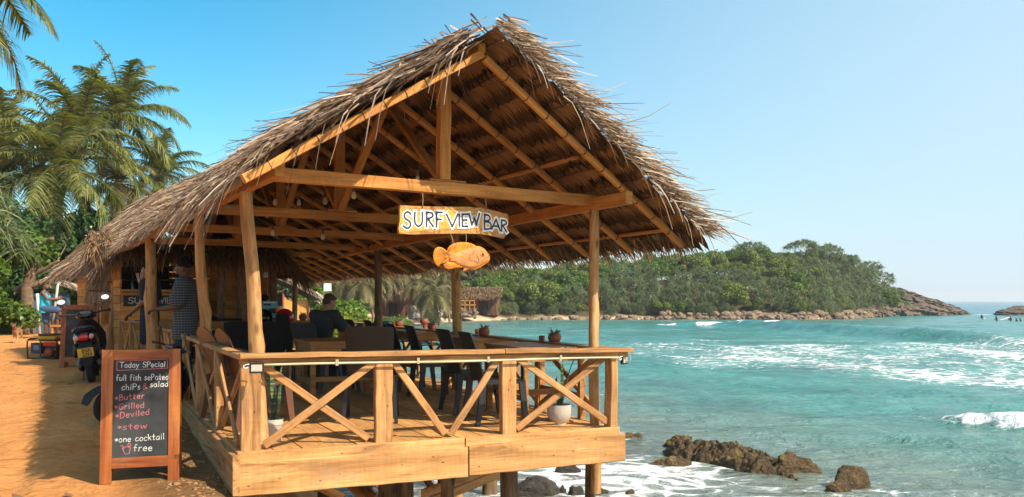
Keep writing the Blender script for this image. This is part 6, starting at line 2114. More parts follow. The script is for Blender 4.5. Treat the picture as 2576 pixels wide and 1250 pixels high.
    mb = MB(); mb.tube([(0.42, 0.10, 0.25), (0.36, 0.14, 0.0)], 0.012, 6); mb.tube([(0.42, -0.10, 0.25), (0.36, -0.14, 0.0)], 0.012, 6); lpart("centre_stand", mb, [DMETAL], t)
    mb = MB(); mb.tube([(0.1, 0.17, 0.40), (0.02, 0.15, 0.58)], 0.028, 10); mb.tube([(0.1, -0.13, 0.30), (0.02, -0.13, 0.58)], 0.025, 10); lpart("shock_absorber", mb, [DMETAL], t, smooth=True)
    return t
ps = P(232, 945, 12.6)
scooter("black scooter with a red tail lamp and yellow number plate parked by the hut", TR(ps.x, ps.y, gz(ps.x, ps.y) - 0.01, R(113), 1.0, rx=R(-8)))
p3 = P(274, 1050, 9.55)
scooter("dark motorbike mostly hidden behind the tall chalkboard, its tail showing at the left", TR(p3.x, p3.y, gz(p3.x, p3.y) - 0.01, R(60), 0.82, rx=R(10)), False, "motorbike")

# ------------------------------------------------------------------ generator
pg = P(122, 907, 17.6)
gen = thing("generator", "portable generator in a black tube frame with a yellow and red tank on the road", "generator", M=TR(pg.x, pg.y, gz(pg.x, pg.y), R(-4)))
mb = MB()
for x in (-0.31, 0.31):
    mb.tube(cr([(x, -0.2, 0.02), (x, -0.22, 0.2), (x, -0.2, 0.40), (x, 0, 0.42), (x, 0.2, 0.40), (x, 0.22, 0.2), (x, 0.2, 0.02), (x, 0, 0.015), (x, -0.2, 0.02)], 4), 0.015, 7)
for y in (-0.2, 0.2):
    for z in (0.03, 0.40):
        mb.tube([(-0.31, y, z), (0.31, y, z)], 0.014, 7)
lpart("tube_frame", mb, [BLKGLOSS], gen, smooth=True)
mb = MB(); mb.loft([[V((x, y, 0.36)) for x, y in ((-0.10, -0.15), (0.24, -0.15), (0.24, 0.15), (-0.10, 0.15))], [V((x, y, 0.44)) for x, y in ((-0.12, -0.16), (0.25, -0.16), (0.25, 0.16), (-0.12, 0.16))], [V((x, y, 0.50)) for x, y in ((-0.12, -0.12), (0.22, -0.12), (0.22, 0.12), (-0.12, 0.12))]]); lpart("fuel_tank", mb, [YELLOWP], gen)
mb = MB(); mb.box((-0.13, -0.14, 0.478), (0.22, 0.14, 0.525)); lpart("tank_cover", mb, [BLACKP], gen)
mb = MB(); mb.box((0.0, -0.19, 0.28), (0.29, -0.12, 0.355)); lpart("red_panel", mb, [RED], gen)
mb = MB(); mb.box((-0.26, -0.185, 0.12), (-0.04, -0.02, 0.34)); lpart("control_box", mb, [DMETAL], gen)
mb = MB(); mb.box((-0.20, -0.190, 0.2), (-0.08, -0.1855, 0.29)); lpart("socket_panel", mb, [m_plain("blue_socket", (0.06, 0.16, 0.28), 0.5)], gen)
mb = MB(); mb.ell((0.09, -0.13, 0.14), (0.10, 0.07, 0.10)); lpart("recoil_cover", mb, [m_plain("rust_red", (0.25, 0.05, 0.015), 0.6)], gen, smooth=True)
mb = MB(); mb.box((-0.05, -0.10, 0.06), (0.25, 0.13, 0.30)); lpart("engine", mb, [DMETAL], gen)
mb = MB(); mb.ell((0.24, -0.15, 0.2), (0.06, 0.05, 0.06)); lpart("air_filter", mb, [BLACKP], gen, smooth=True)
# ------------------------------------------------------------------ people
def remesh(mb, name, vox, mats, smooth=4):
    me = mb.mesh(name + "_src", None)
    o = bpy.data.objects.new(name + "_src", me)
    COL.objects.link(o)
    m = o.modifiers.new("r", 'REMESH'); m.mode = 'VOXEL'; m.voxel_size = vox; m.use_smooth_shade = True
    s = o.modifiers.new("s", 'SMOOTH'); s.factor = 0.5; s.iterations = smooth
    dg = bpy.context.evaluated_depsgraph_get()
    out = bpy.data.meshes.new_from_object(o.evaluated_get(dg))
    bpy.data.objects.remove(o)
    bpy.data.meshes.remove(me)
    out.name = name
    out.materials.clear()
    for m_ in mats:
        out.materials.append(m_)
    out.polygons.foreach_set('use_smooth', [True] * len(out.polygons))
    return out
def skin(name, c):
    return m_plain(name, c, 0.5, var=0.1, vs=9)
SKD = skin("deep_brown_skin", (0.11, 0.048, 0.022))
SKM = skin("brown_skin", (0.19, 0.088, 0.042))
SKL = skin("tan_skin", (0.32, 0.165, 0.09))
HAIR = m_plain("black_hair", (0.012, 0.009, 0.008), 0.9, var=0.5, vs=60, bmp=0.3, spec=0.15)
BRHAIR = m_plain("dark_brown_hair", (0.045, 0.026, 0.014), 0.55, var=0.5, vs=60, bmp=0.6)
EYEM = m_plain("eye_white", (0.55, 0.52, 0.48), 0.2)
def sec(c, right, fwd, rx, ry, n=16):
    return [V(c) + right * (rx * math.cos(2 * math.pi * j / n)) + fwd * (ry * math.sin(2 * math.pi * j / n)) for j in range(n)]
def hand(mb, w_, d, n, s=1.0, curl=0.5, thumb=1):
    "palm and five fingers; d along the hand, n out of the back of the hand"
    d = d.normalized(); n = (n - d * n.dot(d)).normalized(); a = d.cross(n)
    k = 0.092 * s
    mb.loft([sec(w_ + d * t, a, n, rx * s, ry * s, 10) for t, rx, ry in ((-0.01, 0.024, 0.019), (0.03 * s, 0.033, 0.018), (0.065 * s, 0.041, 0.016), (k, 0.040, 0.012))])
    for i, (off, L) in enumerate(((-0.030, 0.072), (-0.010, 0.082), (0.010, 0.077), (0.029, 0.060))):
        p = w_ + d * (k - 0.008) + a * off * s
        q = d.copy()
        r_ = 0.0092 * s
        for j, f in enumerate((0.45, 0.32, 0.23)):
            ax = a
            q = (Matrix.Rotation(-curl * (0.55 + 0.3 * j) * 1.0, 3, ax) @ q).normalized()
            e = p + q * L * f * s
            mb.cap(p, e, r_, r_ * 0.92, 8)
            p = e; r_ *= 0.92
    p = w_ + d * 0.03 * s - a * 0.028 * s * thumb
    e = p + (d * 0.6 - a * 0.75 * thumb - n * 0.3).normalized() * 0.042 * s
    mb.cap(p, e, 0.0125 * s, 0.011 * s, 8)
    mb.cap(e, e + (d * 0.9 - a * 0.25 * thumb - n * 0.35).normalized() * 0.034 * s, 0.011 * s, 0.009 * s, 8)
def person(label, J, skinm, hairm, vox=0.0075, clothes=(), hairstyle='short', beard=False, curl=0.6, shoes=None, bare=True):
    "J: joint positions (world). Body is one continuous mesh; hair and clothes are its children"
    g = {k: V(v) for k, v in J.items()}
    up = (g['neck'] - g['pelvis']).normalized()
    right = (g['shR'] - g['shL']).normalized()
    fwd = up.cross(right).normalized()
    right = fwd.cross(up).normalized()
    mb = MB()
    pv, nk = g['pelvis'], g['neck']
    S = (nk - pv).length / 0.50
    def T(t, rx, ry, fo=0.0):
        return sec(lerp(pv, nk, t) + fwd * fo, right, fwd, rx * S, ry * S)
    hipR = (g['hipR'] - g['hipL']).normalized()
    mb.loft([sec(pv - up * 0.09, hipR, hipR.cross(up) * -1, 0.12 * S, 0.10 * S), sec(pv, hipR, hipR.cross(up) * -1, 0.165 * S, 0.115 * S), T(0.2, 0.152, 0.105), T(0.4, 0.142, 0.10, 0.01), T(0.6, 0.158, 0.112, 0.012), T(0.78, 0.172, 0.115, 0.01), T(0.92, 0.150, 0.088), T(1.0, 0.075, 0.062), T(1.04, 0.055, 0.055)])
    hd = g['head']; hf = V(g['face']).normalized(); hu = (hd - nk).normalized()
    hu = (hu - hf * hu.dot(hf) * 0.8).normalized(); hf = (hf - hu * hf.dot(hu)).normalized(); hr = hf.cross(hu)
    mb.cap(nk - up * 0.02, hd - hu * 0.06 - hf * 0.015, 0.058 * S, 0.052 * S)
    hs_ = 1.0 * S
    def H(x, y, z):
        return hd + (hr * x + hf * y + hu * z) * hs_
    Mh = Matrix((hr, hf, hu)).transposed()
    mb.ell(H(0, -0.012, 0.03), (0.075 * hs_, 0.094 * hs_, 0.092 * hs_), Mh)
    mb.ell(H(0, 0.018, -0.035), (0.060 * hs_, 0.074 * hs_, 0.082 * hs_), Mh)
    mb.ell(H(0, 0.068, -0.092), (0.030 * hs_, 0.024 * hs_, 0.022 * hs_), Mh)          # chin
    mb.cap(H(0, 0.088, 0.012), H(0, 0.108, -0.030), 0.010 * hs_, 0.015 * hs_)         # nose
    for s in (-1, 1):
        mb.ell(H(s * 0.030, 0.082, 0.028), (0.028 * hs_, 0.012 * hs_, 0.010 * hs_), Mh)   # brow
        mb.ell(H(s * 0.075, -0.012, -0.008), (0.011 * hs_, 0.022 * hs_, 0.034 * hs_), Mh)  # ear
        mb.ell(H(s * 0.040, 0.062, -0.03), (0.022 * hs_, 0.020 * hs_, 0.024 * hs_), Mh)    # cheek
    mb.ell(H(0, 0.086, -0.062), (0.024 * hs_, 0.011 * hs_, 0.007 * hs_), Mh)               # lips
    mb.ell(H(0, 0.084, -0.073), (0.020 * hs_, 0.011 * hs_, 0.007 * hs_), Mh)
    for sd in 'LR':
        sh, el, wr = g['sh' + sd], g['el' + sd], g['wr' + sd]
        mb.cap(lerp(nk, sh, 0.45) - up * 0.03, sh, 0.06 * S, 0.060 * S)
        mb.cap(sh, lerp(sh, el, 0.45), 0.058 * S, 0.052 * S); mb.cap(lerp(sh, el, 0.45), el, 0.052 * S, 0.040 * S)
        mb.cap(el, lerp(el, wr, 0.3), 0.041 * S, 0.042 * S); mb.cap(lerp(el, wr, 0.3), wr, 0.042 * S, 0.026 * S)
        dh = V(g.get('hd' + sd, wr - el)).normalized()
        nb2 = V(g.get('hn' + sd, up * 1.0 + fwd * 0.2))
        hand(mb, wr, dh, nb2, S, curl, 1 if sd == 'R' else -1)
        hp, kn, an = g['hip' + sd], g['kn' + sd], g['an' + sd]
        mb.cap(hp, lerp(hp, kn, 0.5), 0.088 * S, 0.074 * S); mb.cap(lerp(hp, kn, 0.5), kn, 0.074 * S, 0.055 * S)
        mb.cap(kn, lerp(kn, an, 0.35), 0.054 * S, 0.056 * S); mb.cap(lerp(kn, an, 0.35), an, 0.056 * S, 0.036 * S)
        td = V(g.get('toe' + sd, fwd)).normalized()
        ft = an + td * 0.15 * S - V((0, 0, 0.055 * S))
        mb.cap(an - td * 0.04 * S - V((0, 0, 0.04 * S)), ft, 0.036 * S, 0.026 * S)
        if bare:
            sdv = td.cross(V((0, 0, 1)))
            for q in (-2, -1, 0, 1, 2):
                mb.cap(ft + sdv * q * 0.014 * S, ft + sdv * q * 0.016 * S + td * (0.045 - 0.004 * abs(q)) * S, 0.011 * S, 0.009 * S, 6)
    body = link("person", remesh(mb, "person_body", vox, [skinm]))
    tag(body, label, "person")
    # hair
    hb = MB()
    if hairstyle == 'curly':
        r_ = random.Random(5)
        hb.ell(H(0, -0.022, 0.055), (0.088 * hs_, 0.098 * hs_, 0.085 * hs_), Mh)
        for i in range(70):
            a, e = r_.uniform(0, 6.28), r_.uniform(-0.1, 1.5)
            p = H(0.092 * math.cos(a) * math.cos(e), -0.03 + 0.100 * math.sin(a) * math.cos(e), 0.055 + 0.095 * math.sin(e))
            if (p - hd).dot(hf) < 0.075:
                hb.ell(p, (0.02, 0.02, 0.02), None, 0, 6, 5)
    else:
        hb.ell(H(0, -0.022, 0.048), (0.081 * hs_, 0.092 * hs_, 0.084 * hs_), Mh)
        hb.ell(H(0, -0.055, 0.0), (0.072 * hs_, 0.055 * hs_, 0.07 * hs_), Mh)
        hb.ell(H(0, 0.045, 0.088), (0.058 * hs_, 0.045 * hs_, 0.033 * hs_), Mh)
    if beard:
        hb.ell(H(0, 0.058, -0.088), (0.050 * hs_, 0.046 * hs_, 0.034 * hs_), Mh)
    link("hair", remesh(hb, "hair", vox, [hairm], 2), body)
    for s in (-1, 1):
        eb = MB(); eb.ell(H(s * 0.031, 0.077, 0.006), (0.0125 * hs_, 0.0125 * hs_, 0.010 * hs_), Mh); eb.build("eye", [EYEM], body, smooth=True)
    for nm, mat, kind, dl in clothes:
        cb = MB()
        if kind in ('tee', 'shirt', 'tank'):
            ex = 0.016 + dl
            z0 = -0.16 if kind != 'shirt' else -0.26
            R_ = [sec(pv + up * z0 * S + fwd * 0.005, right, fwd, (0.165 + ex + (0.02 if kind == 'shirt' else 0)) * S, (0.118 + ex) * S), T(0.0, 0.165 + ex, 0.118 + ex), T(0.25, 0.155 + ex, 0.108 + ex), T(0.5, 0.152 + ex, 0.108 + ex, 0.01), T(0.75, 0.174 + ex, 0.116 + ex, 0.01)]
            if kind == 'tank':
                cb.loft(R_[:-1] + [T(0.70, 0.165 + ex, 0.114 + ex, 0.01)])
                for s in (-1, 1):
                    for f in (-1, 1):
                        cb.cap(lerp(pv, nk, 0.66) + right * s * 0.085 * S + fwd * (f * 0.085 + 0.01) * S, lerp(pv, nk, 0.98) + right * s * 0.085 * S + fwd * f * 0.01, 0.052, 0.034)
            else:
                cb.loft(R_ + [T(0.93, 0.150 + ex, 0.088 + ex), T(1.0, 0.075 + ex, 0.060 + ex)])
                for sd in 'LR':
                    sh, el = g['sh' + sd], g['el' + sd]
                    cb.cap(lerp(nk, sh, 0.4) - up * 0.035, sh, (0.062 + ex) * S, (0.062 + ex) * S)
                    cb.cap(sh, lerp(sh, el, 0.72), (0.062 + ex) * S, (0.056 + ex * 1.5) * S)
        elif kind in ('shorts', 'trousers'):
            ex = 0.018 + dl
            cb.loft([sec(pv - up * 0.10, hipR, hipR.cross(up) * -1, (0.125 + ex) * S, (0.11 + ex) * S), sec(pv, hipR, hipR.cross(up) * -1, (0.165 + ex) * S, (0.116 + ex) * S), T(0.16, 0.150 + ex, 0.105 + ex)])
            for sd in 'LR':
                hp, kn, an = g['hip' + sd], g['kn' + sd], g['an' + sd]
                e = lerp(hp, kn, 0.92)
                cb.cap(hp, e, (0.092 + ex) * S, (0.062 + ex * 1.6) * S)
                if kind == 'trousers':
                    cb.cap(kn, lerp(kn, an, 0.95), (0.058 + ex) * S, (0.045 + ex) * S)
        link(nm, remesh(cb, nm, max(vox, 0.009), [mat], 5), body)
    return body
def m_check():
    m, nt, b = newmat("checked_cotton")
    tc = nd(nt, 'ShaderNodeTexCoord')
    sp = nd(nt, 'ShaderNodeSeparateXYZ', None, {0: tc.outputs['Object']})
    zz = math_(nt, 'PINGPONG', math_(nt, 'MULTIPLY', sp.outputs[2], 60.0), 1.0)
    xx = math_(nt, 'PINGPONG', math_(nt, 'MULTIPLY', math_(nt, 'ADD', sp.outputs[0], math_(nt, 'MULTIPLY', sp.outputs[1], 0.7)), 48.0), 1.0)
    f = math_(nt, 'MAXIMUM', ramp(nt, zz, [(0.70, 0.0), (0.74, 0.9)]), ramp(nt, xx, [(0.80, 0.0), (0.84, 0.55)]))
    nt.links.new(mix(nt, f, (0.025, 0.028, 0.034), (0.13, 0.135, 0.15)), b.inputs['Base Color'])
    b.inputs['Roughness'].default_value = 0.9
    return m
CHECK = m_check()
TEEB = m_plain("black_cotton", (0.018, 0.018, 0.020), 0.9, var=0.2)
TEEG = m_plain("charcoal_cotton", (0.030, 0.030, 0.034), 0.9, var=0.2)
JEAN = m_plain("blue_denim", (0.035, 0.065, 0.13), 0.9, var=0.25, vs=30)
DJEAN = m_plain("dark_denim", (0.018, 0.022, 0.035), 0.9, var=0.25, vs=30)
TURQ = m_plain("turquoise_cotton", (0.015, 0.36, 0.48), 0.85, var=0.1)
def stand(base, yaw, h=1.7, **kw):
    "standing joints facing yaw (angle of the facing direction)"
    f = V((math.cos(yaw), math.sin(yaw), 0)); r = V((f.y, -f.x, 0)); b = V(base); s = h / 1.7
    q = lambda R_, F_2, z: b + (r * R_ + f * F_2) * s + V((0, 0, z * s))
    J = dict(pelvis=q(0, 0, 0.93), neck=q(0, 0.0, 1.43), head=q(0, 0.03, 1.585), face=f, shL=q(-0.18, 0, 1.39), shR=q(0.18, 0, 1.39), elL=q(-0.23, -0.02, 1.11), elR=q(0.23, -0.02, 1.11),
             wrL=q(-0.24, 0.06, 0.87), wrR=q(0.24, 0.06, 0.87), hipL=q(-0.09, 0, 0.88), hipR=q(0.09, 0, 0.88), knL=q(-0.10, 0.02, 0.49), knR=q(0.10, 0.02, 0.49), anL=q(-0.11, -0.02, 0.08), anR=q(0.11, -0.02, 0.08))
    for k, v in kw.items():
        J[k] = q(*v) if len(v) == 3 and not k.startswith(('hd', 'hn', 'face', 'toe')) else (r * v[0] + f * v[1] + V((0, 0, v[2])))
    return J
# man in the checked shirt inside the bar
pp = P(466, 757, 11.2)
person("man in a black and white checked shirt standing in the bar, seen from the side", stand((pp.x, pp.y, 0.02), R(190), 1.72, wrL=(-0.16, 0.30, 1.06), elL=(-0.24, 0.06, 1.10), wrR=(0.12, 0.30, 1.08), elR=(0.24, 0.05, 1.10)), SKD, HAIR, 0.009,
       (("checked_shirt", CHECK, 'shirt', 0.022), ("dark_trousers", DJEAN, 'trousers', 0.0)), 'curly', True)
pp = P(377, 757, 13.2)
person("man in a dark shirt behind the thick log post, facing left", stand((pp.x, pp.y, 0.08), R(178), 1.70, wrL=(-0.10, 0.26, 0.92), wrR=(0.2, 0.14, 0.86)), SKM, HAIR, 0.011, (("black_tee", TEEB, 'tee', 0.0), ("dark_shorts", DJEAN, 'shorts', 0.0)), 'short')
# seated man, back to us
def seated(base, yaw, seat=0.45, h=1.72, lean=0.10, facev=None, **kw):
    f = V((math.cos(yaw), math.sin(yaw), 0)); r = V((f.y, -f.x, 0)); b = V(base); s = h / 1.72
    q = lambda R_, F_2, z: b + (r * R_ + f * F_2) * s + V((0, 0, z * s))
    J = dict(pelvis=q(0, 0, seat + 0.11), neck=q(0, lean, seat + 0.60), head=q(0.01, lean + 0.09, seat + 0.735), face=(f + V((0, 0, -0.45))), shL=q(-0.185, lean * 0.9, seat + 0.555), shR=q(0.185, lean * 0.9, seat + 0.555),
             elL=q(-0.26, lean + 0.14, seat + 0.33), elR=q(0.26, lean + 0.14, seat + 0.33), wrL=q(-0.10, lean + 0.34, seat + 0.36), wrR=q(0.10, lean + 0.34, seat + 0.36), hipL=q(-0.09, 0.03, seat + 0.09), hipR=q(0.09, 0.03, seat + 0.09),
             knL=q(-0.13, 0.45, seat + 0.08), knR=q(0.13, 0.45, seat + 0.08), anL=q(-0.12, 0.42, 0.09), anR=q(0.12, 0.42, 0.09))
    if facev is not None:
        J['face'] = V(facev)
    for k, v in kw.items():
        J[k] = q(*v)
    return J
person("man in a black shirt sitting with his back turned, head bowed", seated((-2.72, 12.1, 0), R(62), 0.455, 1.70, 0.10, (0.62, 0.66, -0.42)), SKL, BRHAIR, 0.0085, (("black_tee", TEEG, 'tee', 0.006), ("dark_trousers", DJEAN, 'trousers', 0.0)), 'short')
pp = P(655, 757, 15.9)
person("person seated at the back, dark haired head showing above the black helmet", seated((pp.x, pp.y, 0.02), R(80), 0.46, 1.70, 0.05, (0.1, 1, -0.1)), SKL, HAIR, 0.011, (("pale_tee", m_plain("beige_cotton", (0.25, 0.2, 0.15), 0.9), 'tee', 0.0), ("dark_trousers", DJEAN, 'trousers', 0.0)), 'short')
# man in the turquoise vest on the road
pp = P(112, 757, 26.5)
gzv = gz(pp.x, pp.y)
person("man in a turquoise sleeveless vest and denim shorts with one leg raised, on the road", stand((pp.x, pp.y, gzv), R(12), 1.74, knR=(0.12, 0.42, 0.86), anR=(0.06, 0.50, 0.52), toeR=(0, 1, -0.1), hipR=(0.09, 0.02, 0.89), elR=(0.24, 0.16, 1.18), wrR=(0.16, 0.42, 1.20), elL=(-0.23, 0.15, 1.16), wrL=(-0.12, 0.40, 1.14), face=(0.3, 1, -0.1)), SKD, HAIR, 0.012,
       (("turquoise_vest", TURQ, 'tank', 0.01), ("denim_shorts", JEAN, 'shorts', 0.012)), 'short', True)
pp = P(157, 757, 27.6)
person("bearded man in dark clothes sitting by the hut corner, facing the road", seated((pp.x, pp.y, gz(pp.x, pp.y)), R(-100), 0.55, 1.70, 0.05, (0.2, -1, -0.1), knL=(-0.15, 0.42, 0.62), knR=(0.16, 0.40, 0.60)), SKD, HAIR, 0.013, (("black_tee", TEEB, 'tee', 0.0), ("dark_shorts", DJEAN, 'shorts', 0.0)), 'short', True)
# the low block the raised foot rests on, and the bench of the seated man
bp_ = P(141, 757, 26.5)
bk_ = thing("timber_step", "low timber step under the raised foot of the man in the turquoise vest", "step", M=TR(bp_.x + 0.12, bp_.y, gz(bp_.x, bp_.y), R(12)))
mb = MB(); mb.box((-0.2, -0.25, 0.36), (0.25, 0.25, 0.42)); lpart("tread", mb, [TABLEW], bk_)
for x in (-0.18, 0.18):
    mb = MB(); mb.box((x, -0.22, 0), (x + 0.05, 0.22, 0.358)); lpart("leg", mb, [TABLEW], bk_)
bn = thing("log_bench", "short log bench under the man in dark clothes by the hut corner", "bench", M=TR(pp.x, pp.y, gz(pp.x, pp.y), R(-10)))
mb = MB(); mb.tube([(-0.5, 0, 0.42), (0.5, 0, 0.42)], 0.12, 12); lpart("seat", mb, [BARK], bn, smooth=True, sharp=50)
for x in (-0.35, 0.35):
    mb = MB(); mb.tube([(x, 0, -0.05), (x, 0, 0.32)], 0.09, 10); lpart("leg", mb, [BARK], bn, smooth=True, sharp=50)
# white pole
e0 = P(148, 700, 27.0); e1 = P(128, 790, 27.4)
mb = MB(); mb.tube([e0, V((e1.x, e1.y, gz(e1.x, e1.y)))], 0.04, 8)
tag(mb.build("leaning_pole", [m_plain("pale_grey_pole", (0.42, 0.40, 0.36), 0.7)], smooth=True), "pale pole leaning up to the hut eave beside the man in turquoise", "pole")

# surfers
BOARDW = m_plain("white_board", (0.75, 0.72, 0.62), 0.3, var=0.03)
for i, (x, y, yaw, board, lb) in enumerate(((2471, 801, 200, False, "surfer sitting upright in the open water, left of the other four"), (2508, 806, 190, True, "surfer beside a white board whose nose points right"), (2543, 807, 205, False, "surfer in the open water below the offshore rock, third from the left"),
        (2559, 808, 180, False, "small surfer low in the water, fourth from the left"), (2569, 808, 170, False, "small surfer low in the water, rightmost of the five"))):
    q = G(x, y, SEA)
    low = 0.42 if i >= 3 else 0.22
    o = person(lb, seated((q.x, q.y, SEA - 0.45 - low), R(yaw), 0.46, 1.72, 0.06), SKD, HAIR, 0.026, (), 'short', bare=False)
    if board or i == 0:
        mb = MB()
        mb.loft([[V((x_, y_, z_)) for x_, y_, z_ in ((c, -w_, 0), (c, 0, -0.03), (c, w_, 0), (c, 0, 0.035))] for c, w_ in ((-1.0, 0.05), (-0.7, 0.2), (0, 0.28), (0.6, 0.22), (1.0, 0.03))])
        bd = mb.build("surfboard", [BOARDW], None, TR(q.x + (0.8 if board else 0), q.y - 0.5, SEA + (0.28 if board else 0.06), R(10 if board else 60), 1.0, R(-14) if board else 0), smooth=True)
        tag(bd, "white surfboard tipped up beside the second surfer" if board else "surfboard lying flat under the leftmost surfer", "surfboard")

# dog
def dog(M):
    mb = MB()
    r_ = lambda *p: V(p)
    mb.loft([sec(c, V((0, 1, 0)), V((0, 0, 1)), a, b, 12) for c, a, b in (((-0.27, 0, 0.36), 0.03, 0.04), ((-0.24, 0, 0.36), 0.068, 0.085), ((-0.12, 0, 0.355), 0.07, 0.085), ((0.0, 0, 0.35), 0.075, 0.10), ((0.13, 0, 0.345), 0.085, 0.125), ((0.22, 0, 0.365), 0.07, 0.11), ((0.27, 0, 0.39), 0.04, 0.06))])
    mb.cap((0.22, 0, 0.41), (0.34, 0, 0.50), 0.065, 0.05)
    mb.ell((0.37, 0, 0.525), (0.07, 0.058, 0.06)); mb.cap((0.40, 0, 0.515), (0.485, 0, 0.495), 0.036, 0.024)
    mb.ell((0.50, 0, 0.503), (0.012, 0.014, 0.012))
    for s in (-1, 1):
        mb.cap((0.35, s * 0.045, 0.565), (0.345, s * 0.062, 0.635), 0.022, 0.007)
        fx = 0.17 + 0.05 * s
        mb.cap((0.17, s * 0.055, 0.33), (fx - 0.02, s * 0.06, 0.20), 0.042, 0.026); mb.cap((fx - 0.02, s * 0.06, 0.20), (fx + 0.01, s * 0.06, 0.04), 0.024, 0.017); mb.cap((fx + 0.005, s * 0.06, 0.02), (fx + 0.05, s * 0.06, 0.015), 0.02, 0.015)
        bx = -0.20 - 0.06 * s
        mb.cap((-0.20, s * 0.05, 0.34), (bx + 0.05, s * 0.06, 0.23), 0.06, 0.036); mb.cap((bx + 0.05, s * 0.06, 0.23), (bx - 0.05, s * 0.06, 0.145), 0.03, 0.02); mb.cap((bx - 0.05, s * 0.06, 0.145), (bx - 0.03, s * 0.06, 0.03), 0.019, 0.016); mb.cap((bx - 0.03, s * 0.06, 0.018), (bx + 0.02, s * 0.06, 0.014), 0.019, 0.014)
    tl = cr([(-0.27, 0, 0.40), (-0.36, 0.02, 0.45), (-0.44, 0.05, 0.55), (-0.47, 0.08, 0.62)], 4)
    mb.tube(tl, [0.022 - 0.001 * i for i in range(len(tl))], 8)
    m, nt, b = newmat("brown_dog_coat")
    tc = nd(nt, 'ShaderNodeTexCoord')
    sp = nd(nt, 'ShaderNodeSeparateXYZ', None, {0: tc.outputs['Object']})
    n = nd(nt, 'ShaderNodeTexNoise', None, {'Vector': tc.outputs['Object'], 'Scale': 9.0, 'Detail': 4.0})
    c = ramp(nt, math_(nt, 'ADD', sp.outputs[2], math_(nt, 'MULTIPLY', math_(nt, 'SUBTRACT', n.outputs[0], 0.5), 0.2)), [(0.05, (0.40, 0.27, 0.16)), (0.25, (0.30, 0.15, 0.055)), (0.45, (0.20, 0.085, 0.03)), (0.62, (0.08, 0.04, 0.02))])
    nt.links.new(c, b.inputs['Base Color']); b.inputs['Roughness'].default_value = 0.9
    o = link("dog", remesh(mb, "dog_body", 0.011, [m], 3), None, M)
    tag(o, "small brown dog with a raised tail trotting along the sunny road", "dog")
    for s in (-1, 1):
        eb = MB(); eb.ell((0.418, s * 0.033, 0.538), (0.008, 0.008, 0.008)); lpart("eye", eb, [BLKGLOSS], o, smooth=True)
    eb = MB(); eb.ell((0.508, 0, 0.503), (0.01, 0.013, 0.01)); lpart("nose", eb, [BLKGLOSS], o, smooth=True)
pd = P(43, 863, 24.0)
dog(TR(pd.x, pd.y, gz(pd.x, pd.y), R(-74), 0.92))
# ------------------------------------------------------------------ vegetation
PALMG = m_strand("palm_leaflets", [(0.0425, 0.0655, 0.0138), (0.085, 0.1092, 0.023), (0.2125, 0.2076, 0.0598), (0.1169, 0.1365, 0.035), (0.3187, 0.284, 0.1012), (0.0638, 0.0874, 0.0202)], 0.35, 0.25)
PALMD = m_strand("dry_palm_leaflets", [(0.084, 0.084, 0.0308), (0.156, 0.132, 0.055), (0.24, 0.186, 0.088), (0.12, 0.12, 0.044)], 0.5, 0.2)
LEAFD = m_strand("dark_leaves", [(0.013, 0.0364, 0.0096), (0.026, 0.065, 0.0168), (0.0416, 0.0936, 0.024), (0.0208, 0.0494, 0.0144)], 0.35, 0.18)
LEAFM = m_strand("green_leaves", [(0.0517, 0.0989, 0.0156), (0.0949, 0.1595, 0.0234), (0.0725, 0.1276, 0.0182), (0.138, 0.1993, 0.0312)], 0.4, 0.25)
LEAFB = m_strand("bright_leaves", [(0.06, 0.115, 0.014), (0.10, 0.17, 0.020), (0.15, 0.21, 0.03), (0.075, 0.14, 0.018)], 0.4, 0.3)
LEAFY = m_strand("yellow_green_leaves", [(0.12, 0.16, 0.018), (0.22, 0.24, 0.03), (0.09, 0.14, 0.018), (0.30, 0.29, 0.05)], 0.4, 0.3)
PANDM = m_strand("pandanus_straps", [(0.0702, 0.1004, 0.0378), (0.1229, 0.1588, 0.0655), (0.1755, 0.2106, 0.0945), (0.0913, 0.1296, 0.0479)], 0.45, 0.15)
HILLG = m_strand("hill_leaves", [(0.0756, 0.1127, 0.0216), (0.1386, 0.1812, 0.0308), (0.1966, 0.2316, 0.0431), (0.1008, 0.1409, 0.0277)], 0.5, 0.2)

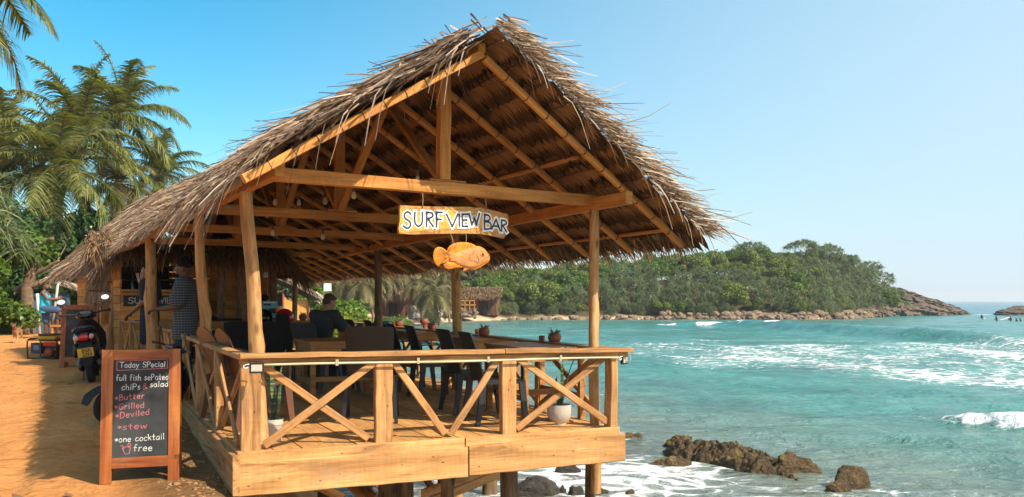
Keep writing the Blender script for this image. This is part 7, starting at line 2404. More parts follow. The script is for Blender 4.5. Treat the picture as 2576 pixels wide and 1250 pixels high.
def frond_set(nf, length, seed, e0=-0.9, e1=1.25, k=66, lw=0.074, ll=0.9, droop=1.0, azr=None):
    "coconut fronds around the origin: arched rachis with hanging leaflets"
    r = np.random.RandomState(seed)
    nb = NB()
    for i in range(nf):
        az = i * 2.39996 + r.uniform(-.25, .25)
        if azr:
            az = r.uniform(*azr)
        f = i / max(1, nf - 1)
        el = e0 + (e1 - e0) * f + r.uniform(-.15, .15)
        L = length * r.uniform(0.85, 1.1) * (1 - 0.15 * f)
        h = np.array([math.cos(az), math.sin(az)])
        n = 22
        pts = np.zeros((n + 1, 3))
        p = np.zeros(3); a = el
        dl = L / n
        for j in range(n + 1):
            pts[j] = p
            u = j / n
            p = p + dl * np.array([h[0] * math.cos(a), h[1] * math.cos(a), math.sin(a)])
            a -= droop * (0.035 + 0.075 * u) * (0.55 + 0.75 * max(0.0, math.cos(a))) * r.uniform(.8, 1.2)
        tang = unit(np.gradient(pts, axis=0))
        sd = np.array([-h[1], h[0], 0.0])
        # rachis
        hw = np.linspace(0.05, 0.01, n + 1)[:, None] * length / 4
        upv = np.cross(sd, tang)
        for off in (sd, upv):
            v = np.stack([pts - off * hw, pts + off * hw], 1).reshape(-1, 3)
            b = np.arange(n) * 2
            nb.add(v, np.stack([b, b + 1, b + 3, b + 2], 1))
        us = np.linspace(0.10, 0.99, k)
        idx = us * n
        i0 = np.minimum(idx.astype(int), n - 1); fr = (idx - i0)[:, None]
        P_ = pts[i0] * (1 - fr) + pts[i0 + 1] * fr
        T_ = unit(tang[i0] * (1 - fr) + tang[i0 + 1] * fr)
        twist = r.normal() * 0.5
        for s in (-1, 1):
            lean = 0.35 + 0.45 * us[:, None]
            up2 = np.cross(sd, T_); up2 *= np.sign(up2[:, 2:3] + 1e-6)
            D = unit(sd * s * (1.0 + twist * s * 0.25) + T_ * lean + up2 * (0.18 + r.normal(0, .10, (k, 1))) + r.normal(0, .07, (k, 3)))
            Ls = ll * length / 4 * (np.sin(np.pi * np.clip(us * 0.86 + 0.13, 0, 1)) ** 0.7) * r.uniform(.85, 1.1, k)
            v, q = strands(P_, D, Ls, lw * length / 4, r.uniform(0.30, 0.75, k), seg=3, tip=0.15, side=T_ + up2 * 0.25, rs=r)
            nb.add(v, q)
    return nb
def trunk_mesh(pts, r0, r1, rings=True, n=10):
    mb = MB()
    path = cr([tuple(p) for p in pts], 10)
    k = len(path)
    mb.tube(path, [lerp(r0 * (1.25 if i < 3 else 1), r1, i / (k - 1)) * (1 + (0.06 if i % 2 else -0.03) * rings) for i in range(k)], n)
    return mb
PTR = m_log("palm_trunk", (0.12, 0.075, 0.045), (0.20, 0.13, 0.08), (0.28, 0.20, 0.13))
palm_mesh = [frond_set(26, 4.2, 11, -0.75, 1.4, droop=0.8).mesh("palm_crown", PALMG), frond_set(23, 4.2, 12, -0.6, 1.45, droop=0.72).mesh("palm_crown", PALMG), frond_set(20, 4.0, 13, -1.2, 0.9).mesh("palm_crown", PALMD)]
def palm(label, cx, cy, d, base, kind=0, rz=0.0, s=1.0, bend=None, cat="palm tree", group=None, name="coconut_palm", nuts=True):
    "crown centre seen at (cx, cy), trunk foot at base (x, y)"
    c = P(cx, cy, d)
    bx, by = base
    z0 = gz(bx, by) - 0.2
    t = thing(name, label, cat, (bx, by, z0), group=group)
    b = V((bx, by, z0))
    m1 = lerp(b, c, 0.4) + (bend or V((0, 0, 0)))
    mb = trunk_mesh([b, lerp(b, m1, 0.5) + (bend or V((0, 0, 0))) * 0.4, m1, lerp(m1, c, 0.55), c + V((0, 0, -0.05))], 0.17 * s, 0.11 * s)
    mb.build("trunk", [PTR], t, smooth=True)
    cm = link("crown", palm_mesh[kind], t, TR(c.x, c.y, c.z, rz, s))
    if nuts:
        r = random.Random(int(abs(cx) * 7))
        for k in range(5):
            a = r.uniform(0, 6.28)
            mb = MB(); mb.ell((c.x + 0.26 * math.cos(a) * s, c.y + 0.26 * math.sin(a) * s, c.z - 0.22 * s), (0.11 * s, 0.11 * s, 0.14 * s), None, 0, 9, 6)
            mb.build("coconut", [NUT], t, smooth=True)
    return t
NUT = m_plain("orange_coconut", (0.32, 0.17, 0.03), 0.5)
PG = "coconut palms beside the road"
def foot(x, d):
    return ((x - CX_) / F_ * d, d)
palm("big leaning coconut palm with drooping yellowish fronds left of the bar roof", 150, 415, 38, foot(40, 35), 0, 0.4, 1.12, V((-0.3, 0, -0.4)), group=PG)
palm("tall upright coconut palm whose fronds stand highest above the others", 302, 285, 44, foot(250, 43), 1, 1.2, 1.02, V((0.4, 0, 0)), group=PG)
palm("coconut palm with dry sunlit fronds just behind the left end of the bar roof", 405, 432, 48, foot(400, 46.5), 0, 2.3, 0.80, group=PG)
palm("coconut palm behind the big leaning one, filling between the two tallest crowns", 205, 335, 42, foot(85, 41), 1, 4.0, 1.12, V((-0.4, 0, 0)), group=PG)
palm("coconut palm at the left picture edge with a dark upright frond", 12, 400, 40, foot(-60, 39), 1, 5.2, 0.98, group=PG)
palm("lower coconut palm with hanging fronds close above the hut roof", 300, 462, 43, foot(92, 40), 2, 3.0, 0.86, V((-0.6, 0, 0)), group=PG)
palm("near coconut palm whose frond tips hang into the top left corner", -185, -105, 15.5, foot(-275, 15.0), 1, 0.9, 0.74, group=PG, nuts=False)

def crown_np(clumps, n, leaf, seed, asp=0.55, inner=0.55, outbias=0.9):
    "leaf cards through clumps [(centre, radii)]"
    r = np.random.RandomState(seed)
    tot = sum(c[1][0] * c[1][1] + c[1][2] * c[1][0] for c in clumps)
    C, N = [], []
    for c, rad in clumps:
        k = max(20, int(n * (rad[0] * rad[1] + rad[2] * rad[0]) / tot))
        d = unit(r.normal(size=(k, 3)))
        f = inner + (1 - inner) * r.uniform(0, 1, k) ** 0.6
        f *= 1 + 0.18 * np.sin(d[:, 0] * 5 + seed) * np.sin(d[:, 1] * 6 + 1) + r.normal(0, .07, k)
        C.append(np.array(c) + d * np.array(rad) * f[:, None])
        N.append(unit(d * outbias + r.normal(0, .55, (k, 3)) + np.array([0, 0, 0.45])))
    C, N = np.concatenate(C), np.concatenate(N)
    v, q = leafcards(C, N, leaf * r.uniform(0.6, 1.25, len(C)), r, asp)
    nb = NB(); nb.add(v, q)
    return nb
def clumps_for(r, n, rx, ry, z0, z1, s0, s1):
    out = []
    for i in range(n):
        a = r.uniform(0, 6.28); q = r.uniform(0, 1) ** 0.5
        z = r.uniform(z0, z1)
        k = math.sqrt(max(0.05, 1 - ((z - (z0 + z1) / 2) / ((z1 - z0) / 2 + 1e-6) * 0.85) ** 2))
        s = r.uniform(s0, s1)
        out.append(((rx * q * k * math.cos(a), ry * q * k * math.sin(a), z), (s, s, s * 0.75)))
    return out
def branch_mesh(r, h, spread, r0, n=6):
    mb = MB()
    top = V((r.uniform(-.2, .2) * spread, r.uniform(-.2, .2) * spread, h * 0.55))
    mb.tube(cr([(0, 0, -0.3), tuple(top * 0.5 + V((r.uniform(-.1, .1), r.uniform(-.1, .1), 0))), tuple(top)], 5), [lerp(r0, r0 * 0.65, i / 10) for i in range(11)], 8)
    for i in range(n):
        a = i * 6.28 / n + r.uniform(-.4, .4)
        st = top * r.uniform(0.6, 1.0)
        e = V((spread * 0.75 * math.cos(a), spread * 0.75 * math.sin(a), h * r.uniform(0.68, 0.95)))
        p = cr([tuple(st), tuple(lerp(st, e, 0.5) + V((0, 0, -0.1 * h * r.uniform(0, 1)))), tuple(e)], 4)
        mb.tube(p, [lerp(r0 * 0.5, r0 * 0.12, j / (len(p) - 1)) for j in range(len(p))], 6)
    return mb
def pand_np(heads, seed, sl=0.75, w_=0.05, per=26):
    "strap-leaf rosettes (screw pine)"
    r = np.random.RandomState(seed)
    nb = NB()
    S, D, L = [], [], []
    for c in heads:
        a = r.uniform(0, 6.28, per); e = r.uniform(-0.35, 1.4, per)
        D.append(np.stack([np.cos(a) * np.cos(e), np.sin(a) * np.cos(e), np.sin(e)], 1))
        S.append(np.tile(np.array(c), (per, 1)))
        L.append(r.uniform(.6, 1.15, per) * sl)
    v, q = strands(np.concatenate(S), np.concatenate(D), np.concatenate(L), w_, r.uniform(0.35, 1.1, per * len(heads)), seg=3, tip=0.2, rs=r)
    nb.add(v, q)
    return nb

# ---- hill trees: crown meshes shared between copies
hr = random.Random(3)
hill_b = []
for i in range(5):
    r = random.Random(60 + i)
    cl = clumps_for(r, 13, 2.1, 2.1, 1.7, 4.0, 0.75, 1.25)
    hill_b.append((crown_np(cl, 2600, 0.36, 80 + i).mesh("hill_crown", HILLG if i % 2 else LEAFM), branch_mesh(r, 3.6, 1.8, 0.14).mesh("hill_trunk", [BARK], True)))
hill_p = []
for i in range(4):
    r = random.Random(90 + i)
    heads = []
    for k in range(58):
        a = r.uniform(0, 6.28); q = r.uniform(0, 1) ** 0.5; z = r.uniform(0.7, 3.6)
        rr_ = 1.85 * math.sqrt(max(0.1, 1 - ((z - 1.9) / 2.2) ** 2))
        q = 0.55 + 0.45 * q
        heads.append((rr_ * q * math.cos(a), rr_ * q * math.sin(a), z))
    hill_p.append((pand_np(heads, 95 + i, 0.85, 0.075, 24).mesh("pandanus_crown", PANDM), branch_mesh(r, 3.2, 1.7, 0.11, 7).mesh("pandanus_trunk", [BARK], True)))
umb = []
for i in range(2):
    r = random.Random(190 + i)
    heads = []
    for k in range(46):
        a = r.uniform(0, 6.28); q = r.uniform(0, 1) ** 0.5
        heads.append((2.1 * q * math.cos(a), 2.1 * q * math.sin(a), 3.3 + 0.9 * (1 - q * q) + r.uniform(-.25, .2)))
    umb.append((pand_np(heads, 195 + i, 0.8, 0.075, 24).mesh("pandanus_crown", PANDM), branch_mesh(r, 3.5, 2.0, 0.12, 9).mesh("pandanus_trunk", [BARK], True)))
def hilltree(x, y, lib, s, label, cat, group, name, sz=1.0):
    t = thing(name, label, cat, M=TR(x, y, gz(x, y) - 0.15, hr.uniform(0, 6.28), s), group=group)
    cr_, tr_ = hr.choice(lib)
    for nm, me in (("crown", cr_), ("trunk", tr_)):
        o = bpy.data.objects.new(nm, me); COL.objects.link(o); o.parent = t
        if sz != 1.0:
            o.scale.z = sz
    return t
HG = "trees massed on the wooded headland"
placed = []
def ok(x, y, dmin):
    for a, b in placed:
        if (a - x) ** 2 + (b - y) ** 2 < dmin * dmin:
            return False
    placed.append((x, y))
    return True
cnt = 0
tries = 0
def zone_of(x):
    return "behind the bar roof" if x < 8 else ("left part of the headland wood" if x < 26 else ("middle of the headland wood" if x < 46 else "right part of the headland wood"))
while cnt < 235 and tries < 9000:
    tries += 1
    x = hr.uniform(-14, 78)
    y = hr.uniform(127, 172)
    px_, py_ = np.array([x]), np.array([y])
    s_in = float(seg_dist(px_, py_, SHORE)[0]) * (1 if inside(px_, py_, SHORE)[0] else -1)
    if s_in < (1.2 if x > 62 else 2.4) or s_in > 36:
        continue
    if x > 74.5:
        continue
    if not ok(x, y, (1.7 if x > 62 else 2.15) if s_in < 8 else 2.7):
        continue
    front = s_in < 12
    pnd = hr.random() < ((0.85 if x > 18 else 0.42) if front else 0.22)
    if x > 64 and hr.random() < 0.8:
        pnd = True
    zl = zone_of(x)
    if pnd:
        hilltree(x, y, hill_p, hr.uniform(0.85, 1.2), "grey green screw pine " + ("low on the shore side, " if front else "higher up the slope, ") + zl, "screw pine", HG, "screw_pine")
    else:
        hilltree(x, y, hill_b, hr.uniform(0.75, 1.1), "leafy green tree " + ("low on the shore side, " if front else "higher up the slope, ") + zl, "tree", HG, "broadleaf_tree")
    cnt += 1
for x, y, s, lb in ((58.5, 158, 1.25, "umbrella shaped screw pine on the skyline, left of the gap of sky"), (62.5, 159.5, 1.15, "umbrella shaped screw pine on the skyline with sky showing between its stems"), (66.5, 161, 1.15, "umbrella shaped screw pine just right of the gap of sky"),
        (43, 154, 1.35, "big umbrella shaped screw pine with pale stems near the hilltop"), (53, 156, 1.4, "tall screw pine crowning the hilltop"), (72.5, 163.5, 1.0, "last screw pine before the bare rock point"), (69.5, 158, 1.05, "screw pine hanging over the rock near the point")):
    hilltree(x, y, umb, s, lb, "screw pine", HG, "screw_pine")

SG = "low scrub along the foot of the wood"
k_ = 0
while k_ < 70:
    x = hr.uniform(-4, 60); y = hr.uniform(124, 148)
    px_, py_ = np.array([x]), np.array([y])
    s_in = float(seg_dist(px_, py_, SHORE)[0]) * (1 if inside(px_, py_, SHORE)[0] else -1)
    if 1.6 < s_in < 3.6:
        hilltree(x, y, hill_p if hr.random() < 0.6 else hill_b, hr.uniform(0.42, 0.62), "low scrubby growth just behind the shore boulders, " + zone_of(x), "shrub", SG, "low_shrub")
        k_ += 1

# ---- left side: dark broadleaf wood behind the road, bushes, screw pine
wood_m = []
for i in range(3):
    r = random.Random(300 + i)
    cl = clumps_for(r, 20, 3.0, 3.0, 1.6, 6.6, 0.9, 1.5)
    wood_m.append((crown_np(cl, 5200, 0.34, 310 + i, 0.7).mesh("wood_crown", LEAFD), branch_mesh(r, 5.6, 2.6, 0.2).mesh("wood_trunk", [BARK], True)))
WG = "dark leafy trees behind the road"
wl_ = ((-60, 33, "dark leafy tree at the left picture edge behind the screw pine"), (30, 37, "dark leafy tree under the big leaning palm"), (95, 35, "dark leafy tree between the two palm trunks"), (160, 38, "dark leafy tree just left of the hut roof"), (215, 42, "dark leafy tree rising behind the hut roof"),
       (270, 46, "dark leafy tree behind the hut roof under the tall palm"), (350, 50, "dark leafy tree behind the bar roof, right of the tall palm"), (130, 44, "dark leafy tree deep in the wood behind the blue shack"), (-10, 46, "dark leafy tree deep in the wood at the left"))
for x, d, lb in wl_:
    bx, by = foot(x, d)
    hilltree(bx, by, wood_m, hr.uniform(0.62, 0.76), lb, "tree", WG, "broadleaf_tree", 1.0)
def bush(label, x, y, d, rx, rz, mat, leaf, n, seed, ncl=8, cat="bush", name="leafy_bush", asp=0.6):
    "bush whose foot is seen at (x, y)"
    bx, by = foot(x, d)
    z = gz(bx, by)
    r = random.Random(seed)
    t = thing(name, label, cat, (bx, by, z))
    cl = clumps_for(r, ncl, rx * 0.75, rx * 0.6, rz * 0.25, rz * 0.85, rx * 0.32, rx * 0.5)
    link("foliage", crown_np(cl, n, leaf, seed, asp).mesh("foliage", mat), t)
    lpart("stem", branch_mesh(r, rz * 0.9, rx * 0.7, 0.05 * rx), [BARK], t, smooth=True)
    for c in kids(t):
        if c.name.startswith("foliage"):
            c.matrix_basis = Matrix.Identity(4)
    return t
bush("bright green bush with glossy leaf rosettes at the left edge of the road", -40, 800, 27, 1.05, 2.9, LEAFB, 0.20, 2400, 401, 10)
bush("bright green bush further back at the left roadside under the screw pine", -80, 800, 29, 1.7, 3.4, LEAFB, 0.22, 2600, 402, 10)
bush("low green shrub at the foot of the roadside wood", 30, 800, 29, 0.9, 1.1, LEAFM, 0.18, 900, 403, 6)
bush("dark shrub behind the man in the turquoise vest", 75, 800, 33, 1.5, 2.2, LEAFD, 0.26, 1500, 404, 7)
bush("dark shrub beside the blue shack", 168, 800, 34, 1.6, 2.6, LEAFD, 0.26, 1500, 405, 7)
bush("small tuft of roadside weeds near the dog", 8, 806, 29.5, 0.6, 0.5, LEAFM, 0.15, 700, 406, 5)
# grey green screw pine at the left edge
r = random.Random(17)
hd_ = [(r.uniform(-1.5, 1.5), r.uniform(-1.2, 1.2), r.uniform(2.8, 5.0)) for _ in range(44)]
bx, by = foot(-92, 27)
t = thing("screw_pine", "grey green screw pine with long strap leaves at the left picture edge", "screw pine", (bx, by, gz(bx, by)))
link("crown", pand_np(hd_, 18, 0.95, 0.05, 26).mesh("pandanus_crown", PANDM), t).matrix_basis = Matrix.Identity(4)
lpart("trunk", branch_mesh(r, 4.2, 1.4, 0.13, 7), [BARK], t, smooth=True)
# bare branched tree in front of the wood
bx, by = foot(72, 30)
t = thing("branched_tree", "tree with bare forking brown branches and a stout trunk at the edge of the wood", "tree", (bx, by, gz(bx, by)))
mb = MB()
o = V((bx, by, gz(bx, by)))
q = lambda x, y, d=30: P(x, y, d)
mb.tube(cr([tuple(o + V((0, 0, -.3))), tuple(q(68, 762)), tuple(q(70, 720)), tuple(q(86, 668)), tuple(q(96, 628)), tuple(q(110, 608)), tuple(q(135, 600))], 5), [lerp(0.26, 0.06, i / 30) for i in range(31)], 9)
for pts in (((80, 690), (110, 676), (135, 662), (150, 655)), ((70, 722), (100, 714), (125, 700), (146, 702)), ((100, 712), (120, 716), (128, 726)), ((90, 655), (72, 630), (60, 605))):
    mb.tube(cr([tuple(q(*p)) for p in pts], 5), [lerp(0.10, 0.03, i / (5 * (len(pts) - 1))) for i in range(5 * (len(pts) - 1) + 1)], 7)
mb.build("trunk", [BARK], t, smooth=True)
cl = [((q(30 + 14 * i, 620 + 10 * (i % 3))[:]), (0.8, 0.8, 0.55)) for i in range(5)]
link("crown", crown_np([(tuple(c), r_) for c, r_ in cl], 1500, 0.22, 77).mesh("crown", LEAFM), t, Matrix.Identity(4))

# blue shack with a grey thatch roof
ps_ = P(128, 800, 31)
sh = thing("blue_shack", "small blue boarded shack with a grey thatched roof behind the man in turquoise", "shack", M=TR(ps_.x, ps_.y, gz(ps_.x, ps_.y), R(28)))
mb = MB(); mb.box((-0.62, 0, 0), (0.62, 1.2, 1.42)); lpart("wall", mb, [BLUEWALL], sh)
mb = MB(); mb.box((0.05, -0.03, 0.1), (0.5, 0.0, 1.25)); lpart("door", mb, [DARKIN], sh)
Wm = worldM(sh)
def ssurf(s, t):
    a = -1.15 + 2.3 * t
    return Wm @ V((a, -0.3 + s, 1.42 + 0.42 * (1 - abs(a) / 1.15) ** 0.8))
stt = NB()
x_ = straw_on(ssurf, 0, 1.8, 0.0, 1.0, 2600, 0.2, 0.45, 0.03, lambda s, t: 0.12, 81, None, None, dsp=1.0, droop=(0.1, 0.5))[0]
straw_done([x_], "thatch", STRAWF, sh).matrix_basis = Wm.inverted()
mb = MB()
mb.loft([[Wm.inverted() @ ssurf(s, t) + V((0, 0, z)) for t in np.linspace(0, 1, 12)] + [Wm.inverted() @ ssurf(s, t) + V((0, 0, z - 0.05)) for t in np.linspace(1, 0, 12)] for s, z in ((0, 0), (1.7, 0))]); lpart("roof", mb, [m_plain("grey_thatch", (0.2, 0.16, 0.12), 0.95, var=0.4, vs=12)], sh)
mb = MB(); pq = P(100, 800, 29.6); mb.tube([V((pq.x, pq.y, gz(pq.x, pq.y) - .1)), P(94, 738, 29.6)], 0.055, 8)
tag(mb.build("white_post", [m_plain("weathered_white_paint", (0.45, 0.43, 0.38), 0.8)], smooth=True), "stubby white painted post at the edge of the wood", "post")
# fallen green leaf on the road
mb = MB(); pf_ = G(172, 1022, -0.12); zz = gz(pf_.x, pf_.y)
mb.poly([V((pf_.x + a, pf_.y + b, zz + 0.02)) for a, b in ((-0.11, 0), (-0.04, 0.02), (0.06, 0.02), (0.12, 0.0), (0.05, -0.02), (-0.04, -0.018))], UP, 0.004)
tag(mb.build("fallen_leaf", [LEAFM]), "single green leaf lying on the shaded road", "leaf")

rl = random.Random(8)
for i in range(26):
    y = rl.uniform(6.2, 22)
    x = -0.53 * y - rl.uniform(-0.5, 2.6)
    z = gz(x, y) + 0.012
    a_ = rl.uniform(0, 6.28); L_l = rl.uniform(0.035, 0.075)
    mb = MB()
    pts = [(-1, 0, 0), (-0.4, 0.42, 0.12), (0.35, 0.38, 0.18), (1, 0, 0.32), (0.35, -0.38, 0.15), (-0.4, -0.42, 0.1)]
    mb.poly([V((x + L_l * (p[0] * math.cos(a_) - p[1] * math.sin(a_)), y + L_l * (p[0] * math.sin(a_) + p[1] * math.cos(a_)), z + p[2] * L_l)) for p in pts], UP, 0.002)
    tag(mb.build("fallen_leaf", [STRAWD if i % 3 else STRAW]), "small dry brown leaf lying on the orange road", "leaf", "dry leaves scattered on the road")
# ---- the far shore behind the deck
# thatched shore hut
phz = 0.35
c0_ = P(752, 778, 58)
shut = thing("shore_hut", "thatched timber hut with an open front on the shore behind the bar", "hut", M=TR(c0_.x - 1.2, c0_.y, gz(c0_.x - 1.2, c0_.y) + 0.0, R(24)))
z0 = worldM(shut).translation.z
def lz(y, d=58):
    return EYE - (y - HY_) / F_ * d - z0
ze, zr_ = lz(768), lz(702)
Wm = worldM(shut)
mb = MB(); mb.box((0.2, 0.0, 0), (1.9, 3.5, lz(754))); lpart("wall", mb, [PLANKW], shut)
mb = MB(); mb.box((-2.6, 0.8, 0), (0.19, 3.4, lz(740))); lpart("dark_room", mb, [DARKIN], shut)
for x in (-2.4, -1.2, 0.12, 1.85):
    mb = MB(); mb.tube([(x, -0.1, 0), (x, -0.1, lz(735))], 0.07, 8); lpart("post", mb, [m_plain("red_brown_post", (0.20, 0.06, 0.025), 0.7) if x == -2.4 else bpy.data.materials["red_brown_post"]], shut, smooth=True)
mb = MB(); mb.box((-2.7, -0.16, lz(735)), (0.1, -0.08, lz(735) + 0.12)); lpart("beam", mb, [BEAM], shut)
mb = MB(); mb.box((-2.7, -0.5, 0.55), (0.7, -0.3, 0.62)); lpart("counter", mb, [PLANKW], shut)
def hsurf(s, t):
    "curved thatch: from ridge on the left down to the low right eave"
    x = -2.0 + 4.6 * t
    z = lerp(zr_ + 0.55, lz(753), t ** 1.35)
    return Wm @ V((x, -0.8 + s, z))
def hsurf2(s, t):
    return Wm @ V((-2.0 - 2.2 * t, -0.8 + s, lerp(zr_ + 0.55, lz(728), t)))
L_ = [straw_on(hsurf, 0, 4.2, -0.02, 1.0, 5200, 0.3, 0.6, 0.045, lambda s, t: 0.22, 83, None, None, dsp=0.3, droop=(0.05, 0.3))[0], straw_on(hsurf2, 0, 4.2, 0, 1.0, 1800, 0.3, 0.6, 0.045, lambda s, t: 0.18, 84, None, None, dsp=0.3, droop=(0.05, 0.3))[0]]
straw_done(L_, "thatch", STRAWF, shut).matrix_basis = Wm.inverted()
for nm, fn in (("roof_slope", hsurf), ("roof_slope", hsurf2)):
    mb = MB()
    mb.loft([[Wm.inverted() @ fn(s, t) for t in np.linspace(0, 1, 9)] + [Wm.inverted() @ fn(s, t) + V((0, 0, -0.08)) for t in np.linspace(1, 0, 9)] for s in (0.05, 4.1)]); lpart(nm, mb, [bpy.data.materials["grey_thatch"]], shut)
# bushes and palms beyond
bush("large bright green bush right of the shore hut", 850, 790, 56, 2.6, 2.9, LEAFY, 0.26, 5200, 411, 15)
bush("taller yellow green bush behind the seated man", 905, 790, 52, 2.0, 2.2, LEAFY, 0.22, 4200, 412, 13)
bush("leafy bush climbing behind the shore hut roof", 815, 785, 66, 2.4, 4.4, LEAFB, 0.28, 4200, 413, 13)
bush("leafy bush with dark gaps beside the white sign", 868, 785, 62, 2.2, 3.8, LEAFB, 0.26, 3800, 414, 12)
bush("rounded bright green shrub on the beach by the thin dark post", 996, 785, 84, 2.1, 1.9, LEAFB, 0.22, 4200, 415, 12)
bush("small green shrub just right of the thin dark post", 938, 788, 76, 1.7, 1.7, LEAFB, 0.22, 2600, 416, 9)
wb = P(824, 722, 64)
ws = thing("white_sign", "small white board standing among the bushes beyond the shore hut", "sign", M=TR(wb.x, wb.y, wb.z, R(5)))
mb = MB(); mb.box((-0.28, -0.02, -0.3), (0.28, 0.02, 0.3)); lpart("board", mb, [WHITEP], ws)
mb = MB(); mb.tube([(0, 0.05, -3.2), (0, 0.05, 0.2)], 0.05, 6); lpart("post", mb, [BARK], ws)
FG = "palms crowding the far beach"
fpl = ((868, 692, 92, 1.0, "far beach palm with drooping grey fronds above the bright bushes"), (908, 712, 84, 0.95, "far beach palm, dry fronds hanging behind the white sign"), (930, 690, 96, 1.0, "far beach palm whose crown hides behind the thin dark post"), (972, 692, 104, 0.9, "far beach palm rising under the eave right of the thin dark post"),
       (1010, 688, 108, 1.0, "far beach palm with a slanting pale trunk"), (1052, 708, 100, 0.9, "far beach palm with broad drooping fronds left of the wired post"), (1092, 738, 96, 1.0, "low far beach palm beside the stone terrace"), (1030, 672, 120, 1.0, "tall far beach palm hidden mostly by the eave"), (1122, 700, 112, 1.0, "far beach palm just left of the wired post"), (948, 672, 118, 1.0, "tall far palm behind the thin dark post, top hidden by the eave"),
       (800, 676, 110, 1.0, "tall far palm above the shore hut roof"), (745, 680, 100, 1.0, "tall far palm behind the thin post beside the hut"))
for i, (x, y, d, s, lb) in enumerate(fpl):
    dx = (-34, 12, 10, -22, -48, 14, 18, 20, 10, -12, 10, 6)[i]
    palm(lb, x, y, d, foot(x + dx, d), 2, i * 1.3, s, group=FG, nuts=False)
dg_ = [(x, d, lb) for x, d, lb in ((700, 95, "dark tree of the wood behind the shore hut"), (780, 120, "dark tree of the wood high behind the far palms at the left"), (880, 112, "dark tree of the wood behind the grey far palms"), (960, 124, "dark tree of the wood behind the thin dark post"), (1040, 128, "dark tree of the wood behind the far beach huts"),
       (1120, 132, "dark tree of the wood beside the wired post"), (1170, 134, "dark tree of the wood just right of the wired post"), (640, 110, "dark tree of the wood glimpsed beside the plank wall"), (840, 135, "dark tree of the wood farthest back behind the white sign"), (1000, 140, "dark tree of the wood farthest back behind the slanting trunk"), (930, 106, "dark tree of the wood low behind the yellow green bush"))]
for x, d, lb in dg_:
    bx, by = foot(x, d)
    hilltree(bx, by, wood_m, hr.uniform(1.0, 1.3), lb, "tree", "dark trees of the far wood", "broadleaf_tree", 0.85)
# two far beach huts
def far_hut(x, y, d, w_, h, label, wallm, rz=0.2):
    bx, by = foot(x, d)
    t = thing("beach_hut", label, "hut", M=TR(bx, by, gz(bx, by), rz))
    mb = MB(); mb.box((-w_ / 2, 0, 0), (w_ / 2, 3.0, h)); lpart("wall", mb, [wallm], t)
    mb = MB(); mb.box((-w_ * 0.1, -0.04, 0), (w_ * 0.2, 0, h * 0.8)); lpart("door", mb, [DARKIN], t)
    for q_ in (-w_ * 0.48, w_ * 0.48):
        mb = MB(); mb.tube([(q_, -0.7, 0), (q_, -0.7, h)], 0.09, 7); lpart("post", mb, [BARK], t, smooth=True)
    W_ = worldM(t)
    f1 = lambda s, u: W_ @ V((-w_ * 0.65 + s * w_ * 1.3, 1.3 - 2.5 * u, h + 1.5 - 1.6 * u))
    nb_x = straw_on(f1, 0, 1, 0, 1.0, 1500, 0.4, 0.8, 0.08, lambda s, t_: 0.2, 88, None, None, dsp=0.3, droop=(0.1, 0.4))[0]
    straw_done([nb_x], "thatch", STRAWD, t).matrix_basis = W_.inverted()
    mb = MB(); mb.poly([V((-w_ * 0.65, 1.3, h + 1.5)), V((w_ * 0.65, 1.3, h + 1.5)), V((w_ * 0.65, -1.2, h - 0.1)), V((-w_ * 0.65, -1.2, h - 0.1))], V((0, -0.5, 0.86)), 0.1); lpart("roof", mb, [bpy.data.materials["grey_thatch"]], t)
    return t
REDWALL = m_plain("red_brown_wall", (0.14, 0.045, 0.025), 0.85, var=0.3)
far_hut(985, 765, 104, 3.6, 2.3, "thatched beach hut half hidden behind the rounded shrub", REDWALL)
far_hut(1045, 770, 110, 4.2, 2.6, "red brown beach hut with a doorway behind the drooping palm", m_plain("orange_wall", (0.34, 0.15, 0.05), 0.85, var=0.25), 0.0)
far_hut(1212, 770, 124, 4.5, 2.6, "dark red beach hut under the trees right of the wired post", REDWALL, -0.1)
for x, y, d, lb in ((992, 700, 128, "white walled house glimpsed between the far palm trunks"), (965, 668, 134, "white walled house high under the eave between far palms")):
    q_ = P(x, y, d)
    h_ = thing("white_house", lb, "house", M=TR(q_.x, q_.y, gz(q_.x, q_.y), 0.1))
    top_ = q_.z - gz(q_.x, q_.y)
    mb = MB(); mb.box((-2.2, 0, 0), (2.2, 4, top_ + 1.0)); lpart("wall", mb, [WHITEP], h_)
    mb = MB(); mb.box((-0.9, -0.05, top_ - 0.9), (0.3, 0, top_ + 0.3)); lpart("window", mb, [DARKIN], h_)
    mb = MB(); mb.box((-2.6, -0.5, top_ + 1.0), (2.6, 4.3, top_ + 1.2)); lpart("roof", mb, [m_plain("tile_roof", (0.3, 0.1, 0.05), 0.8)], h_)
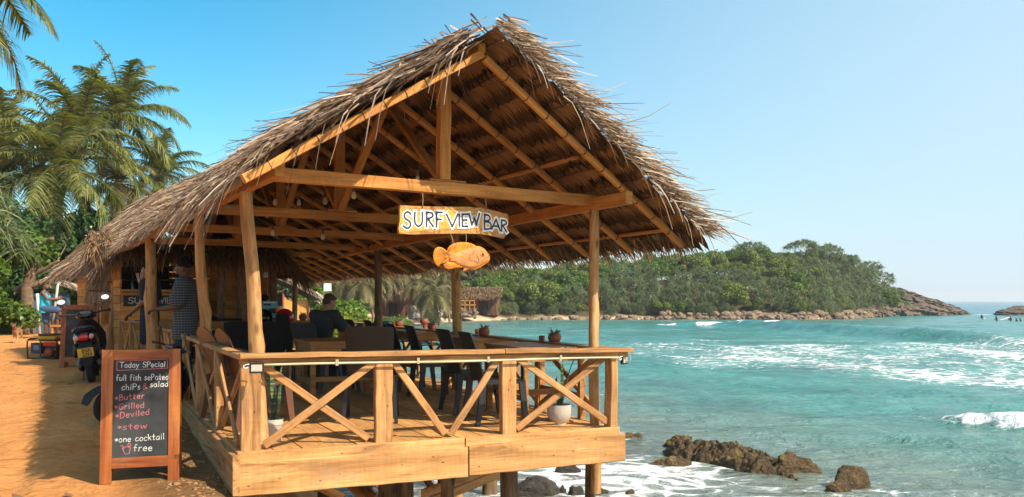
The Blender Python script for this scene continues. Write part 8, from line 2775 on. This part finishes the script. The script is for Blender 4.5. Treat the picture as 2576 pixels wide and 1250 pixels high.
# rubble sea wall, terrace
bl_g = [rockmesh("wall_stone", GREYST, (1, 0.9, 0.8), 70 + i, None, 3, 0.32, 1.1) for i in range(3)]
for i in range(70):
    x = hr.uniform(1030, 1118)
    d = lerp(101, 112, (x - 1030) / 88) + hr.uniform(-1, 1)
    row = hr.uniform(0, 1)
    q_ = P(x, 797 - 22 * row, d + row * 1.5)
    o_ = link("wall_stone", hr.choice(bl_g), None, TR(q_.x, q_.y, q_.z, hr.uniform(0, 6), hr.uniform(0.28, 0.5)))
    tag(o_, "grey stone of the rubble sea wall between the rounded shrub and the terrace", "stone", "stones of the rubble sea wall")
ter = thing("stone_terrace", "pale stone terrace with a timber rail deck on top beside the wired post", "terrace", M=TR(*foot(1150, 116), gz(*foot(1150, 116)), 0.0))
zt = worldM(ter).translation.z
tz = lambda y: EYE - (y - HY_) / F_ * 116 - zt
mb = MB()
rk = random.Random(2)
for i in range(60):
    mb.ell((rk.uniform(-2.5, 2.6), rk.uniform(-0.3, 0.6), rk.uniform(tz(798), tz(778))), (rk.uniform(.25, .5), .35, rk.uniform(.2, .35)), None, 0, 8, 6)
mb.box((-2.4, 0, tz(799)), (2.5, 3, tz(776)))
s_ = lpart("stone_base", mb, [BOULD], ter, smooth=True, sharp=50)
mb = MB()
mb.box((-2.2, -0.2, tz(768)), (2.4, 2.5, tz(766)))
mb.box((-2.2, -0.2, tz(757)), (2.4, -0.12, tz(755)))
for i in range(8):
    x = -2.2 + 4.5 * i / 7
    mb.box((x, -0.2, tz(778)), (x + 0.12, -0.1, tz(756)))
lpart("rail_deck", mb, [PLANKW], ter)

# ------------------------------------------------------------------ sea air between here and the headland
mb = MB()
mb.box((-3700, -3700, -4), (3700, 3700, 36))
hz_m = bpy.data.materials.new("sea_haze")
hz_m.use_nodes = True
hn = hz_m.node_tree
for n_ in list(hn.nodes):
    if n_.type != 'OUTPUT_MATERIAL':
        hn.nodes.remove(n_)
pv = hn.nodes.new('ShaderNodeVolumePrincipled')
pv.inputs['Color'].default_value = (0.93, 0.96, 1.0, 1)
pv.inputs['Density'].default_value = 0.00032
pv.inputs['Anisotropy'].default_value = 0.2
hn.links.new(pv.outputs[0], hn.nodes['Material Output'].inputs['Volume'])
struct(mb.build("haze", [hz_m], fix=True), 'stuff')
